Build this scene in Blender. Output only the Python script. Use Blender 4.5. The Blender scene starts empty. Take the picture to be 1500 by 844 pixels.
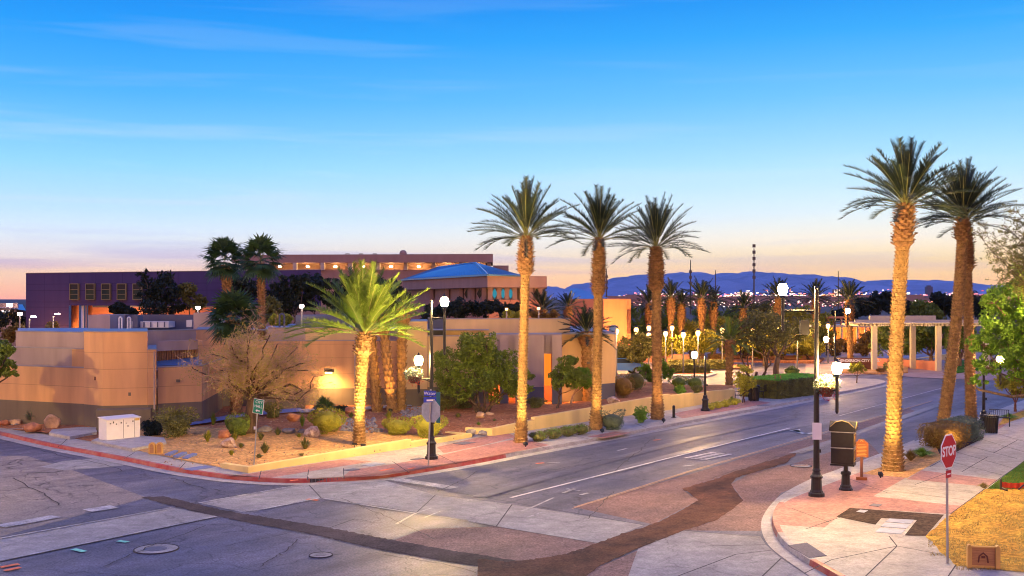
import bpy, bmesh, math, random
from mathutils import Vector, Matrix, noise
R = math.radians
S = bpy.context.scene
COL = S.collection
V = Vector
# ------------------------------------------------------------------ camera
F, CX, CY, H = 1590.0, 750.0, 438.0, 6.0
cam = bpy.data.cameras.new('camera'); camo = bpy.data.objects.new('camera', cam); COL.objects.link(camo)
camo.location = (0, 0, H); camo.rotation_euler = (R(90), 0, 0)
cam.sensor_width = 36; cam.lens = 36 * F / 1500; cam.shift_y = 16 / 1500
cam.clip_start = 0.1; cam.clip_end = 90000
S.camera = camo
S.view_settings.view_transform = 'Standard'; S.view_settings.look = 'None'
S.view_settings.exposure = 0.16; S.view_settings.gamma = 1.0; S.view_settings.use_curve_mapping = False
S.cycles.use_denoising = True; S.cycles.pixel_filter_type = 'BLACKMAN_HARRIS'; S.cycles.filter_width = 1.05
S.cycles.max_bounces = 5; S.cycles.diffuse_bounces = 3; S.cycles.glossy_bounces = 3
S.cycles.transmission_bounces = 3; S.cycles.transparent_max_bounces = 6; S.cycles.volume_bounces = 0
S.cycles.sample_clamp_indirect = 4.0
S.cycles.caustics_reflective = False; S.cycles.caustics_refractive = False
# ------------------------------------------------------------------ dusk sky
def lin(r, g, b):
    f = lambda c: (c / 255) / 12.92 if c / 255 <= 0.04045 else ((c / 255 + 0.055) / 1.055) ** 2.4
    return (f(r), f(g), f(b), 1)
W = bpy.data.worlds.new('World'); S.world = W; W.use_nodes = True
nt = W.node_tree; N = nt.nodes; L = nt.links; N.clear()
def wn(t, **k):
    n = N.new(t)
    for a, b in k.items(): setattr(n, a, b)
    return n
def wmath(op, a, b=None, c=None, clamp=False):
    n = wn('ShaderNodeMath', operation=op, use_clamp=clamp)
    for i, v in enumerate((a, b, c)):
        if v is None: continue
        if hasattr(v, 'links'): L.new(v, n.inputs[i])
        else: n.inputs[i].default_value = v
    return n.outputs[0]
def ramp(tree, fac, stops, interp='LINEAR'):
    n = tree.nodes.new('ShaderNodeValToRGB'); cr = n.color_ramp; cr.interpolation = interp
    while len(cr.elements) > 1: cr.elements.remove(cr.elements[-1])
    for i, (p, c) in enumerate(stops):
        e = cr.elements[0] if i == 0 else cr.elements.new(p)
        e.position = p; e.color = c
    tree.links.new(fac, n.inputs[0]); return n.outputs[0]
def wmix(f, a, b, bt='MIX'):
    n = wn('ShaderNodeMix', data_type='RGBA', blend_type=bt)
    for s, v in (('Factor', f), ('A', a), ('B', b)):
        i = [x for x in n.inputs if x.name == s and (x.type == 'RGBA' or s == 'Factor' and x.type == 'VALUE')][0]
        if hasattr(v, 'links'): L.new(v, i)
        else: i.default_value = v
    return [x for x in n.outputs if x.type == 'RGBA'][0]
tc = wn('ShaderNodeTexCoord'); sp = wn('ShaderNodeSeparateXYZ'); L.new(tc.outputs['Generated'], sp.inputs[0])
X_, Y_, Z_ = sp.outputs
zz = wmath('POWER', wmath('MAXIMUM', Z_, 0.0), 0.5)        # sqrt of the sine of the elevation
q = lambda py: math.sqrt(max(0, math.sin(math.atan((438 - py) / F))))
right = ramp(nt, zz, [(0, lin(255, 168, 92)), (q(412), lin(255, 200, 120)), (q(385), lin(255, 220, 142)), (q(352), lin(244, 232, 206)), (q(315), lin(216, 230, 232)),
                      (q(250), lin(176, 221, 246)), (q(150), lin(116, 199, 250)), (q(60), lin(60, 171, 248)), (q(-30), lin(20, 140, 240)), (0.75, lin(66, 104, 205)), (1, lin(80, 110, 190))])
left = ramp(nt, zz, [(0, lin(255, 165, 120)), (q(422), lin(255, 190, 135)), (q(400), lin(252, 210, 160)), (q(380), lin(235, 220, 208)), (q(345), lin(212, 225, 232)), (q(315), lin(186, 217, 240)),
                     (q(250), lin(144, 208, 247)), (q(150), lin(84, 182, 250)), (q(60), lin(40, 157, 247)), (q(-30), lin(16, 130, 236)), (0.75, lin(66, 104, 205)), (1, lin(80, 110, 190))])
side = wmath('MULTIPLY_ADD', X_, 1.7, 0.52, clamp=True)
front = wmix(side, left, right)
back = ramp(nt, zz, [(0, lin(230, 130, 85)), (0.25, lin(250, 165, 110)), (0.5, lin(215, 150, 130)), (0.75, lin(95, 115, 190)), (1, lin(80, 110, 190))])
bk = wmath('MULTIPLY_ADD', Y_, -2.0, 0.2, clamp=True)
sky = wmix(bk, front, back)
# thin streaks of cloud, laid out on the sky dome
cm = wn('ShaderNodeCombineXYZ')
dv = wmath('ADD', wmath('ABSOLUTE', Y_), 0.15)
L.new(wmath('MULTIPLY', wmath('DIVIDE', X_, dv), 1.6), cm.inputs[0]); L.new(wmath('MULTIPLY', Z_, 26.0), cm.inputs[1]); L.new(wmath('MULTIPLY', Y_, 0.6), cm.inputs[2])
n1 = wn('ShaderNodeTexNoise'); n1.inputs['Scale'].default_value = 1.7; n1.inputs['Detail'].default_value = 7; n1.inputs['Roughness'].default_value = 0.52; n1.inputs['Distortion'].default_value = 0.3
L.new(cm.outputs[0], n1.inputs['Vector'])
cl = ramp(nt, n1.outputs[0], [(0.50, (0, 0, 0, 1)), (0.66, (1, 1, 1, 1))], 'EASE')
lowm = ramp(nt, zz, [(0, (0.75,) * 3 + (1,)), (q(400), (0.9,) * 3 + (1,)), (q(340), (0.42,) * 3 + (1,)), (q(250), (0.30,) * 3 + (1,)), (q(100), (0.12,) * 3 + (1,)), (1, (0, 0, 0, 1))])
ccol = ramp(nt, zz, [(0, lin(226, 140, 120)), (q(418), lin(236, 160, 128)), (q(400), lin(214, 170, 175)), (q(360), lin(188, 195, 220)), (q(250), lin(214, 228, 240)), (1, lin(150, 190, 240))])
cw = wmath('MULTIPLY', wmath('MULTIPLY', cl, lowm), wmath('MULTIPLY_ADD', side, -0.55, 0.95))
sky = wmix(cw, sky, ccol)
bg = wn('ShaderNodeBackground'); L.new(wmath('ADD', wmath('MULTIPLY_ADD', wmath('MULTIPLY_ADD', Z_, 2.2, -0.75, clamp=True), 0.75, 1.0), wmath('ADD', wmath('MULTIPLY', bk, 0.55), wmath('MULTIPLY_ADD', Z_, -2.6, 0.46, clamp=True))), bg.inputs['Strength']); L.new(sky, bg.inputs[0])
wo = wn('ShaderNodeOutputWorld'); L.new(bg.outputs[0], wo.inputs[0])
# the last glow of the sun that has just set behind the mountains: very weak, very soft
sl = bpy.data.lights.new('sun', 'SUN'); sl.energy = 0.25; sl.angle = R(25); sl.color = (1, 0.62, 0.42)
so = bpy.data.objects.new('sun', sl); COL.objects.link(so); so.rotation_euler = (R(83), 0, R(180 - 12))

# ------------------------------------------------------------------ coordinates
def G(px, py, z=0.0):
    D = (H - z) * F / (py - CY); return V(((px - CX) / F * D, D, z))
def A(px, py, D): return V(((px - CX) / F * D, D, H - (py - CY) / F * D))
U1 = V((0.5906, 0.807, 0)); U2 = V((-0.807, 0.5906, 0))   # along the main street, along the side street
rnd = random.Random(7)
# ------------------------------------------------------------------ object helpers
ORG = {}
def tag(o, label=None, cat=None, group=None, kind=None):
    if label: o['label'] = label
    if cat: o['category'] = cat
    if group: o['group'] = group
    if kind: o['kind'] = kind
    return o
def thing(name, loc, label, cat, group=None, rz=0.0):
    o = bpy.data.objects.new(name, None); COL.objects.link(o); o.empty_display_size = 0.3
    o.location = loc; o.rotation_euler.z = rz; ORG[o.name] = V(loc)
    return tag(o, label, cat, group)
def copy_tree(o, loc, label, group=None, rz=None, sc=None):
    def rec(a, par):
        c = a.copy(); COL.objects.link(c); c.parent = par
        for ch in a.children: rec(ch, c)
        return c
    c = rec(o, None); c.location = loc
    if rz is not None: c.rotation_euler.z = rz
    if sc is not None: c.scale = (sc, sc, sc) if not isinstance(sc, tuple) else sc
    if label: c['label'] = label
    if group: c['group'] = group
    return c
class MB:
    def __init__(s, M=None): s.v = []; s.f = []; s.m = []; s.M = M; s.k = 0
    def add(s, vs, fs):
        n = len(s.v)
        s.v += [(s.M @ V(p)) if s.M else V(p) for p in vs]
        for f in fs: s.f.append([i + n for i in f]); s.m.append(s.k)
        return s
    def box(s, c, d, rz=0.0, ax=None):
        c = V(c); hx, hy, hz = d[0] / 2, d[1] / 2, d[2] / 2
        if ax is None: ax = (V((math.cos(rz), math.sin(rz), 0)), V((-math.sin(rz), math.cos(rz), 0)), V((0, 0, 1)))
        p = [c + ax[0] * x + ax[1] * y + ax[2] * z for z in (-hz, hz) for x, y in ((-hx, -hy), (hx, -hy), (hx, hy), (-hx, hy))]
        return s.add(p, [(3, 2, 1, 0), (4, 5, 6, 7), (0, 1, 5, 4), (1, 2, 6, 5), (2, 3, 7, 6), (3, 0, 4, 7)])
    def prism(s, poly, z0, z1):
        n = len(poly)
        if sum(poly[i][0] * poly[(i + 1) % n][1] - poly[(i + 1) % n][0] * poly[i][1] for i in range(n)) < 0: poly = poly[::-1]
        zf = z1 if callable(z1) else (lambda p: z1)
        return s.add([(p[0], p[1], z0) for p in poly] + [(p[0], p[1], zf(p)) for p in poly],
                     [tuple(range(n))[::-1], tuple(range(n, 2 * n))] + [(i, (i + 1) % n, n + (i + 1) % n, n + i) for i in range(n)])
    def sheet(s, poly, z=0.0):
        n = len(poly)
        if sum(poly[i][0] * poly[(i + 1) % n][1] - poly[(i + 1) % n][0] * poly[i][1] for i in range(n)) < 0: poly = poly[::-1]
        return s.add([(p[0], p[1], z) for p in poly], [tuple(range(n))])
    def tube(s, pts, rad, n=8, cap=True, flat=1.0):
        pts = [V(p) for p in pts]; m = len(pts)
        if not hasattr(rad, '__len__'): rad = [rad] * m
        vs = []; side = None
        for i, p in enumerate(pts):
            t = (pts[min(i + 1, m - 1)] - pts[max(i - 1, 0)])
            t = t.normalized() if t.length > 1e-9 else V((0, 0, 1))
            if side is None:
                side = t.orthogonal().normalized() if abs(t.z) < 0.9 else V((1, 0, 0))
            side = (side - t * side.dot(t)).normalized(); b = t.cross(side)
            for k in range(n):
                a = 2 * math.pi * k / n; vs.append(p + (side * math.cos(a) + b * math.sin(a) * flat) * rad[i])
        fs = [(i * n + k, i * n + (k + 1) % n, (i + 1) * n + (k + 1) % n, (i + 1) * n + k) for i in range(m - 1) for k in range(n)]
        if cap: fs += [tuple(range(n))[::-1], tuple(range((m - 1) * n, m * n))]
        return s.add(vs, fs)
    def lathe(s, prof, c=(0, 0, 0), n=16):
        c = V(c); return s.tube([c + V((0, 0, z)) for r, z in prof], [max(r, 1e-4) for r, z in prof], n)
    def build(s, name, mat, parent=None, smooth=False, label=None):
        o0 = V((0, 0, 0))
        if parent is not None: o0 = ORG.get(parent.name, o0)
        me = bpy.data.meshes.new(name); me.from_pydata([tuple(p - o0) for p in s.v], [], s.f)
        for m in (mat if isinstance(mat, (list, tuple)) else [mat]): me.materials.append(m)
        if isinstance(mat, (list, tuple)): me.polygons.foreach_set('material_index', s.m)
        if smooth: me.polygons.foreach_set('use_smooth', [True] * len(me.polygons))
        me.update()
        o = bpy.data.objects.new(name, me); COL.objects.link(o)
        if parent is not None: o.parent = parent; ORG[o.name] = o0
        if label: o['label'] = label
        return o
def struct(name, mb, mat, smooth=False): return tag(mb.build(name, mat, None, smooth), kind='structure')
def light(name, kind, loc, energy, color, parent, radius=0.1, target=None, size=40, blend=0.6):
    l = bpy.data.lights.new(name, kind); l.energy = energy; l.color = color; l.shadow_soft_size = radius
    o = bpy.data.objects.new(name, l); COL.objects.link(o)
    p = V(loc) - (ORG.get(parent.name, V((0, 0, 0))) if parent else V((0, 0, 0)))
    o.location = p
    if parent: o.parent = parent
    if target is not None: o.rotation_euler = (V(target) - V(loc)).to_track_quat('-Z', 'Y').to_euler()
    if kind == 'SPOT': l.spot_size = R(size); l.spot_blend = blend
    return o
def frame(o, right, up=V((0, 0, 1))):
    r = V(right).normalized(); f = r.cross(up).normalized()    # f points at the viewer of the sign's face
    return Matrix(((r.x, up.x, f.x, o[0]), (r.y, up.y, f.y, o[1]), (r.z, up.z, f.z, o[2]), (0, 0, 0, 1)))
def text(s, size, M, mat, name, parent, depth=0.004, sx=1.0, bold=0.0):
    c = bpy.data.curves.new('t', 'FONT'); c.body = s; c.size = size; c.extrude = depth; c.align_x = 'CENTER'; c.align_y = 'CENTER'; c.offset = bold
    o = bpy.data.objects.new('t', c); COL.objects.link(o)
    dg = bpy.context.evaluated_depsgraph_get(); me = bpy.data.meshes.new_from_object(o.evaluated_get(dg))
    COL.objects.unlink(o); bpy.data.objects.remove(o)
    o0 = ORG.get(parent.name, V((0, 0, 0))) if parent else V((0, 0, 0))
    me.transform(Matrix.Translation(-o0) @ M @ Matrix.Diagonal((sx, 1, 1, 1))); me.materials.clear(); me.materials.append(mat)
    r = bpy.data.objects.new(name, me); COL.objects.link(r)
    if parent: r.parent = parent
    return r
# ------------------------------------------------------------------ materials
def mat(name, col, rough=0.8, var=0.0, scale=1.0, bump=0.0, bscale=20.0, metal=0.0, spec=0.4, col2=None, detail=6, stretch=None, rot=0.0, emit=None, estr=0.0, trans=0.0):
    m = bpy.data.materials.new(name); m.use_nodes = True; t = m.node_tree; n = t.nodes; l = t.links
    b = n['Principled BSDF']; b.inputs['Roughness'].default_value = rough; b.inputs['Metallic'].default_value = metal
    b.inputs['Specular IOR Level'].default_value = spec
    c = tuple(col[:3]) + (1,); b.inputs['Base Color'].default_value = c
    if var or bump or col2:
        tcn = n.new('ShaderNodeTexCoord'); vec = tcn.outputs['Object']
        if stretch or rot:
            mp = n.new('ShaderNodeMapping'); l.new(vec, mp.inputs[0]); mp.inputs['Rotation'].default_value = (0, 0, rot)
            if stretch: mp.inputs['Scale'].default_value = stretch
            vec2 = mp.outputs[0]
        else: vec2 = vec
    if var or col2:
        nz = n.new('ShaderNodeTexNoise'); nz.inputs['Scale'].default_value = scale; nz.inputs['Detail'].default_value = detail; nz.inputs['Roughness'].default_value = 0.6
        l.new(vec2, nz.inputs['Vector'])
        c2 = tuple(col2[:3]) + (1,) if col2 else tuple(min(1, x * (1 + var)) for x in col[:3]) + (1,)
        c1 = c if col2 else tuple(x * (1 - var) for x in col[:3]) + (1,)
        o = ramp(t, nz.outputs[0], [(0.3, c1), (0.7, c2)]); l.new(o, b.inputs['Base Color'])
    if bump:
        nb = n.new('ShaderNodeTexNoise'); nb.inputs['Scale'].default_value = bscale; nb.inputs['Detail'].default_value = 4; l.new(vec, nb.inputs['Vector'])
        bp = n.new('ShaderNodeBump'); bp.inputs['Strength'].default_value = bump; bp.inputs['Distance'].default_value = 0.03
        l.new(nb.outputs[0], bp.inputs['Height']); l.new(bp.outputs[0], b.inputs['Normal'])
    if emit: b.inputs['Emission Color'].default_value = tuple(emit) + (1,); b.inputs['Emission Strength'].default_value = estr
    if trans:
        tr = n.new('ShaderNodeBsdfTranslucent'); mx = n.new('ShaderNodeMixShader'); mx.inputs[0].default_value = trans
        src = b.inputs['Base Color'].links
        if src: l.new(src[0].from_socket, tr.inputs[0])
        else: tr.inputs[0].default_value = c
        l.new(b.outputs[0], mx.inputs[1]); l.new(tr.outputs[0], mx.inputs[2]); l.new(mx.outputs[0], n['Material Output'].inputs[0])
    return m
ROTU = -math.atan2(U1.y, U1.x)
def ground_mat(name, base, blot, speck, rough=0.7, streak=0.35, specv=0.5, spsc=60, blsc=0.35, cracks=0.0, bump=0.25):
    """worn ground: broad blotches, wear along the street, aggregate speckle, optional cracks"""
    m = bpy.data.materials.new(name); m.use_nodes = True; t = m.node_tree; n = t.nodes; l = t.links; b = n['Principled BSDF']
    tcn = n.new('ShaderNodeTexCoord'); vec = tcn.outputs['Object']
    def nz(scale, detail=5, mapping=None, rg=0.6):
        v = vec
        if mapping:
            mp = n.new('ShaderNodeMapping'); mp.inputs['Rotation'].default_value = (0, 0, ROTU); l.new(vec, mp.inputs[0])
            mp2 = n.new('ShaderNodeMapping'); mp2.inputs['Scale'].default_value = mapping; l.new(mp.outputs[0], mp2.inputs[0]); v = mp2.outputs[0]
        k = n.new('ShaderNodeTexNoise'); k.inputs['Scale'].default_value = scale; k.inputs['Detail'].default_value = detail; k.inputs['Roughness'].default_value = rg
        l.new(v, k.inputs['Vector']); return k.outputs[0]
    def mix(f, a, bb, bt='MIX'):
        k = n.new('ShaderNodeMix'); k.data_type = 'RGBA'; k.blend_type = bt
        for i, v in ((0, f), (6, a), (7, bb)):
            if hasattr(v, 'links'): l.new(v, k.inputs[i])
            else: k.inputs[i].default_value = v
        return k.outputs[2]
    b4 = lambda c: tuple(c) + (1,)
    c = ramp(t, nz(blsc, 6), [(0.32, b4(base)), (0.68, b4(blot))])
    st = ramp(t, nz(0.7, 4, (0.06, 1.0, 1)), [(0.35, (1 - streak,) * 3 + (1,)), (0.65, (1 + streak,) * 3 + (1,))])
    c = mix(1.0, c, st, 'MULTIPLY')
    sk = ramp(t, nz(spsc * .3, 3, None, .75), [(0.38, (1 - speck,) * 3 + (1,)), (0.62, (1 + speck,) * 3 + (1,))])
    c = mix(1.0, c, sk, 'MULTIPLY')
    sk2 = ramp(t, nz(2.6, 7, None, .7), [(0.3, (0.74,) * 3 + (1,)), (0.7, (1.22,) * 3 + (1,))])
    c = mix(1.0, c, sk2, 'MULTIPLY')
    if cracks:
        vo = n.new('ShaderNodeTexVoronoi'); vo.feature = 'DISTANCE_TO_EDGE'; vo.inputs['Scale'].default_value = 0.35
        wv = n.new('ShaderNodeVectorMath'); wv.operation = 'MULTIPLY_ADD'
        k = n.new('ShaderNodeTexNoise'); k.inputs['Scale'].default_value = 1.2; k.inputs['Detail'].default_value = 6; l.new(vec, k.inputs['Vector'])
        l.new(k.outputs[1], wv.inputs[0]); wv.inputs[1].default_value = (1.6, 1.6, 0); l.new(vec, wv.inputs[2]); l.new(wv.outputs[0], vo.inputs['Vector'])
        cr = ramp(t, vo.outputs[0], [(0.0, (1 - cracks,) * 3 + (1,)), (0.012, (1, 1, 1, 1))])
        c = mix(1.0, c, cr, 'MULTIPLY')
    l.new(c, b.inputs['Base Color'])
    rr = ramp(t, nz(0.5, 5, (0.15, 1, 1)), [(0.3, (rough - 0.1,) * 3 + (1,)), (0.7, (rough + 0.12,) * 3 + (1,))]); l.new(rr, b.inputs['Roughness'])
    b.inputs['Specular IOR Level'].default_value = specv
    bp = n.new('ShaderNodeBump'); bp.inputs['Strength'].default_value = bump; bp.inputs['Distance'].default_value = 0.02
    l.new(nz(spsc * 0.7, 3), bp.inputs['Height']); l.new(bp.outputs[0], b.inputs['Normal'])
    return m
def lined_mat(name, col, var, zlines=(), xdir=None, xper=0, rough=0.85, lw=0.025, dark=0.55, stain=0.25, z0=0.0):
    """stucco or panel wall: fine grain, faint streaks running down, recessed joints at given heights"""
    m = bpy.data.materials.new(name); m.use_nodes = True; t = m.node_tree; n = t.nodes; l = t.links; b = n['Principled BSDF']
    g = n.new('ShaderNodeNewGeometry'); sx = n.new('ShaderNodeSeparateXYZ'); l.new(g.outputs['Position'], sx.inputs[0])
    def mt(op, a, bb=None, c=None):
        k = n.new('ShaderNodeMath'); k.operation = op
        for i, v in enumerate((a, bb, c)):
            if v is None: continue
            if hasattr(v, 'links'): l.new(v, k.inputs[i])
            else: k.inputs[i].default_value = v
        return k.outputs[0]
    mp = n.new('ShaderNodeMapping'); mp.inputs['Scale'].default_value = (1, 1, 0.18); l.new(g.outputs['Position'], mp.inputs[0])
    nz = n.new('ShaderNodeTexNoise'); nz.inputs['Scale'].default_value = 1.3; nz.inputs['Detail'].default_value = 7; l.new(mp.outputs[0], nz.inputs['Vector'])
    c = ramp(t, nz.outputs[0], [(0.3, tuple(x * (1 - var) for x in col) + (1,)), (0.7, tuple(x * (1 + var) for x in col) + (1,))])
    fac = None
    for z in zlines:
        k = mt('LESS_THAN', mt('ABSOLUTE', mt('SUBTRACT', sx.outputs[2], z)), lw)
        fac = k if fac is None else mt('MAXIMUM', fac, k)
    if xper:
        d = n.new('ShaderNodeVectorMath'); d.operation = 'DOT_PRODUCT'; l.new(g.outputs['Position'], d.inputs[0]); d.inputs[1].default_value = xdir
        k = mt('LESS_THAN', mt('PINGPONG', d.outputs['Value'], xper / 2), lw)
        fac = k if fac is None else mt('MAXIMUM', fac, k)
    if fac is not None:
        k = n.new('ShaderNodeMix'); k.data_type = 'RGBA'; k.blend_type = 'MULTIPLY'; l.new(fac, k.inputs[0]); l.new(c, k.inputs[6]); k.inputs[7].default_value = (dark,) * 3 + (1,)
        c = k.outputs[2]
    l.new(c, b.inputs['Base Color']); b.inputs['Roughness'].default_value = rough; b.inputs['Specular IOR Level'].default_value = 0.25
    nb = n.new('ShaderNodeTexNoise'); nb.inputs['Scale'].default_value = 25; l.new(g.outputs['Position'], nb.inputs['Vector'])
    bp = n.new('ShaderNodeBump'); bp.inputs['Strength'].default_value = 0.15; bp.inputs['Distance'].default_value = 0.02; l.new(nb.outputs[0], bp.inputs['Height']); l.new(bp.outputs[0], b.inputs['Normal'])
    return m
M = {}
M['asphalt'] = ground_mat('asphalt', (0.075, 0.08, 0.115), (0.145, 0.14, 0.165), 0.38, rough=0.6, streak=0.32, cracks=0.6, specv=0.35)
M['asphalt_old'] = ground_mat('asphalt_old', (0.17, 0.15, 0.135), (0.27, 0.225, 0.185), 0.34, rough=0.7, streak=0.15, cracks=0.6)
M['asphalt_rough'] = ground_mat('asphalt_rough', (0.16, 0.11, 0.105), (0.26, 0.165, 0.14), 0.36, rough=0.75, streak=0.12, spsc=50, bump=0.8, specv=0.12)
M['trench'] = ground_mat('trench', (0.06, 0.05, 0.05), (0.10, 0.08, 0.078), 0.25, rough=0.9, streak=0.15, specv=0.08)
M['channel'] = ground_mat('channel', (0.06, 0.036, 0.032), (0.15, 0.07, 0.045), 0.3, rough=0.85, streak=0.3, specv=0.1, blsc=0.8)
M['concrete'] = ground_mat('concrete', (0.24, 0.24, 0.24), (0.36, 0.35, 0.335), 0.16, rough=0.85, streak=0.1, cracks=0.3, bump=0.1, specv=0.15)
M['side_concrete'] = ground_mat('side_concrete', (0.35, 0.315, 0.26), (0.46, 0.41, 0.335), 0.16, rough=0.65, streak=0.08, bump=0.1, cracks=0.2)
M['pink_paving'] = ground_mat('pink_paving', (0.33, 0.145, 0.115), (0.43, 0.21, 0.16), 0.25, rough=0.65, streak=0.1, spsc=30, bump=0.15)
M['kerb_grey'] = ground_mat('kerb_grey', (0.34, 0.32, 0.29), (0.44, 0.41, 0.38), 0.15, rough=0.8, streak=0.1)
M['kerb_red'] = mat('kerb_red', (0.36, 0.02, 0.02), 0.6, col2=(0.44, 0.17, 0.12), scale=2.2, detail=9)
M['dirt'] = ground_mat('dirt', (0.50, 0.26, 0.09), (0.66, 0.38, 0.14), 0.3, rough=0.95, streak=0.05, spsc=24, specv=0.1, blsc=0.6, bump=0.8)
M['red_dirt'] = ground_mat('red_dirt', (0.32, 0.12, 0.05), (0.46, 0.20, 0.085), 0.3, rough=0.95, streak=0.05, spsc=24, specv=0.1, blsc=0.6, bump=0.8)
M['dry_grass'] = ground_mat('dry_grass', (0.46, 0.24, 0.04), (0.58, 0.36, 0.055), 0.4, rough=0.95, streak=0.05, spsc=34, specv=0.1, blsc=0.9, bump=0.9)
M['lawn'] = ground_mat('lawn', (0.04, 0.14, 0.012), (0.07, 0.22, 0.02), 0.4, rough=0.95, streak=0.05, spsc=40, specv=0.1, bump=0.9)
M['soil'] = ground_mat('soil', (0.05, 0.035, 0.028), (0.10, 0.065, 0.045), 0.4, rough=0.95, streak=0.05, spsc=30, specv=0.1, bump=0.9)
M['terrain'] = ground_mat('terrain', (0.10, 0.085, 0.075), (0.16, 0.13, 0.11), 0.1, rough=0.95, streak=0.0, specv=0.1, spsc=0.1, blsc=0.01, bump=0.0)
M['plaza'] = ground_mat('plaza', (0.30, 0.19, 0.17), (0.40, 0.28, 0.24), 0.1, rough=0.7, streak=0.1)
M['terrace'] = ground_mat('terrace', (0.13, 0.15, 0.2), (0.2, 0.21, 0.26), 0.1)
M['tyre_streak'] = ground_mat('tyre_streak', (0.06, 0.06, 0.085), (0.13, 0.125, 0.15), 0.3, rough=0.5, streak=0.3)
M['paint'] = ground_mat('paint', (0.50, 0.50, 0.50), (0.74, 0.73, 0.70), 0.3, rough=0.6, streak=0.1, blsc=2.5)
M['worn'] = ground_mat('worn', (0.20, 0.20, 0.21), (0.50, 0.50, 0.50), 0.4, rough=0.6, streak=0.2, blsc=1.7)
M['worn_yellow'] = ground_mat('worn_yellow', (0.32, 0.19, 0.12), (0.40, 0.27, 0.16), 0.3, rough=0.6, streak=0.2, blsc=2.5)
M['seam'] = mat('seam', (0.05, 0.045, 0.045), 0.8)
M['lid'] = mat('lid', (0.36, 0.40, 0.46), 0.45, var=0.2, scale=5, metal=0.2)
M['lid_dark'] = mat('lid_dark', (0.12, 0.12, 0.14), 0.5, var=0.2, scale=12, bump=0.5, bscale=30)
M['orange_paint'] = mat('orange_paint', (0.75, 0.17, 0.06), 0.7, var=0.3, scale=8)
M['green_paint'] = mat('green_paint', (0.2, 0.6, 0.45), 0.7, var=0.3, scale=8)
M['stucco'] = lined_mat('stucco', (0.64, 0.36, 0.165), 0.17, zlines=(2.02, 2.87, 3.6), lw=0.012, dark=0.7)
M['stucco_plain'] = lined_mat('stucco_plain', (0.62, 0.43, 0.22), 0.12)
M['stucco_grey'] = lined_mat('stucco_grey', (0.40, 0.31, 0.27), 0.14)  # greyer stucco; on the upper tiers it paints in the lack of light
M['band'] = lined_mat('band', (0.17, 0.14, 0.10), 0.15)
M['coping'] = mat('coping', (0.30, 0.27, 0.27), 0.5, var=0.1, scale=2)
M['roofing'] = mat('roofing', (0.30, 0.33, 0.38), 0.8, var=0.15, scale=1)
M['screen_blue'] = mat('screen_blue', (0.10, 0.105, 0.15), 0.7, var=0.15, scale=0.6)
M['blue_metal'] = mat('blue_metal', (0.10, 0.27, 0.46), 0.35, var=0.08, scale=0.3, metal=0.5)
M['purple_panel'] = lined_mat('purple_panel', (0.075, 0.058, 0.155), 0.08, zlines=(7.35, 6.75, 5.72, 5.25, 3.6), xdir=(0.99, -0.1, 0), xper=2.9, lw=0.02, dark=0.6, stain=0)
M['terra'] = lined_mat('terra', (0.42, 0.20, 0.13), 0.08)
M['tan_far'] = lined_mat('tan_far', (0.36, 0.24, 0.19), 0.08)
M['orange_wall'] = lined_mat('orange_wall', (0.55, 0.22, 0.10), 0.08)
M['salmon'] = mat('salmon', (0.50, 0.20, 0.13), 0.8, var=0.1, scale=1)
M['yellow_wall'] = lined_mat('yellow_wall', (0.74, 0.56, 0.23), 0.10)
M['glass_dark'] = mat('glass_dark', (0.012, 0.02, 0.025), 0.3, spec=0.3)
M['glass_cyan'] = mat('glass_cyan', (0.10, 0.36, 0.45), 0.15, spec=0.8)
M['glass_amber'] = mat('glass_amber', (0.16, 0.11, 0.04), 0.15, spec=0.6)
M['glass_green'] = mat('glass_green', (0.012, 0.035, 0.03), 0.5, spec=0.25, col2=(0.06, 0.08, 0.03), scale=0.6)
M['frame_yellow'] = mat('frame_yellow', (0.24, 0.21, 0.10), 0.5)
M['white'] = mat('white', (0.78, 0.76, 0.72), 0.5, var=0.05, scale=3)
M['cream'] = mat('cream', (0.50, 0.45, 0.35), 0.6, var=0.08, scale=3, bump=0.1)
M['white_metal'] = mat('white_metal', (0.62, 0.62, 0.60), 0.4, var=0.06, scale=2)
M['galv'] = mat('galv', (0.42, 0.42, 0.43), 0.4, metal=0.7, var=0.15, scale=10)
M['black_metal'] = mat('black_metal', (0.012, 0.011, 0.012), 0.45, spec=0.5, var=0.3, scale=10)
M['bronze_metal'] = mat('bronze_metal', (0.05, 0.035, 0.025), 0.35, spec=0.6)
M['gold'] = mat('gold', (0.60, 0.42, 0.14), 0.4, metal=0.5)
M['wood'] = mat('wood', (0.40, 0.20, 0.08), 0.7, var=0.25, scale=4, stretch=(1, 1, 8))
M['wood_dark'] = mat('wood_dark', (0.14, 0.05, 0.03), 0.6, var=0.25, scale=4)
M['ochre_plastic'] = mat('ochre_plastic', (0.58, 0.34, 0.09), 0.6, var=0.1, scale=5)
M['marker_brown'] = mat('marker_brown', (0.30, 0.09, 0.025), 0.5, var=0.1, scale=5)
M['sign_red'] = mat('sign_red', (0.48, 0.015, 0.015), 0.4)
M['sign_green'] = mat('sign_green', (0.01, 0.26, 0.14), 0.4)
M['sign_blue'] = mat('sign_blue', (0.02, 0.05, 0.45), 0.4)
M['sign_white'] = mat('sign_white', (0.80, 0.80, 0.80), 0.4)
M['teal'] = mat('teal', (0.02, 0.12, 0.16), 0.5)
M['blue_paver'] = mat('blue_paver', (0.16, 0.19, 0.34), 0.7, var=0.2, scale=8)
M['red_fabric'] = mat('red_fabric', (0.60, 0.06, 0.02), 0.8, var=0.2, scale=8)
M['car_blue'] = mat('car_blue', (0.06, 0.16, 0.45), 0.25, spec=0.7)
M['tyre'] = mat('tyre', (0.015, 0.015, 0.015), 0.8)
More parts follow.
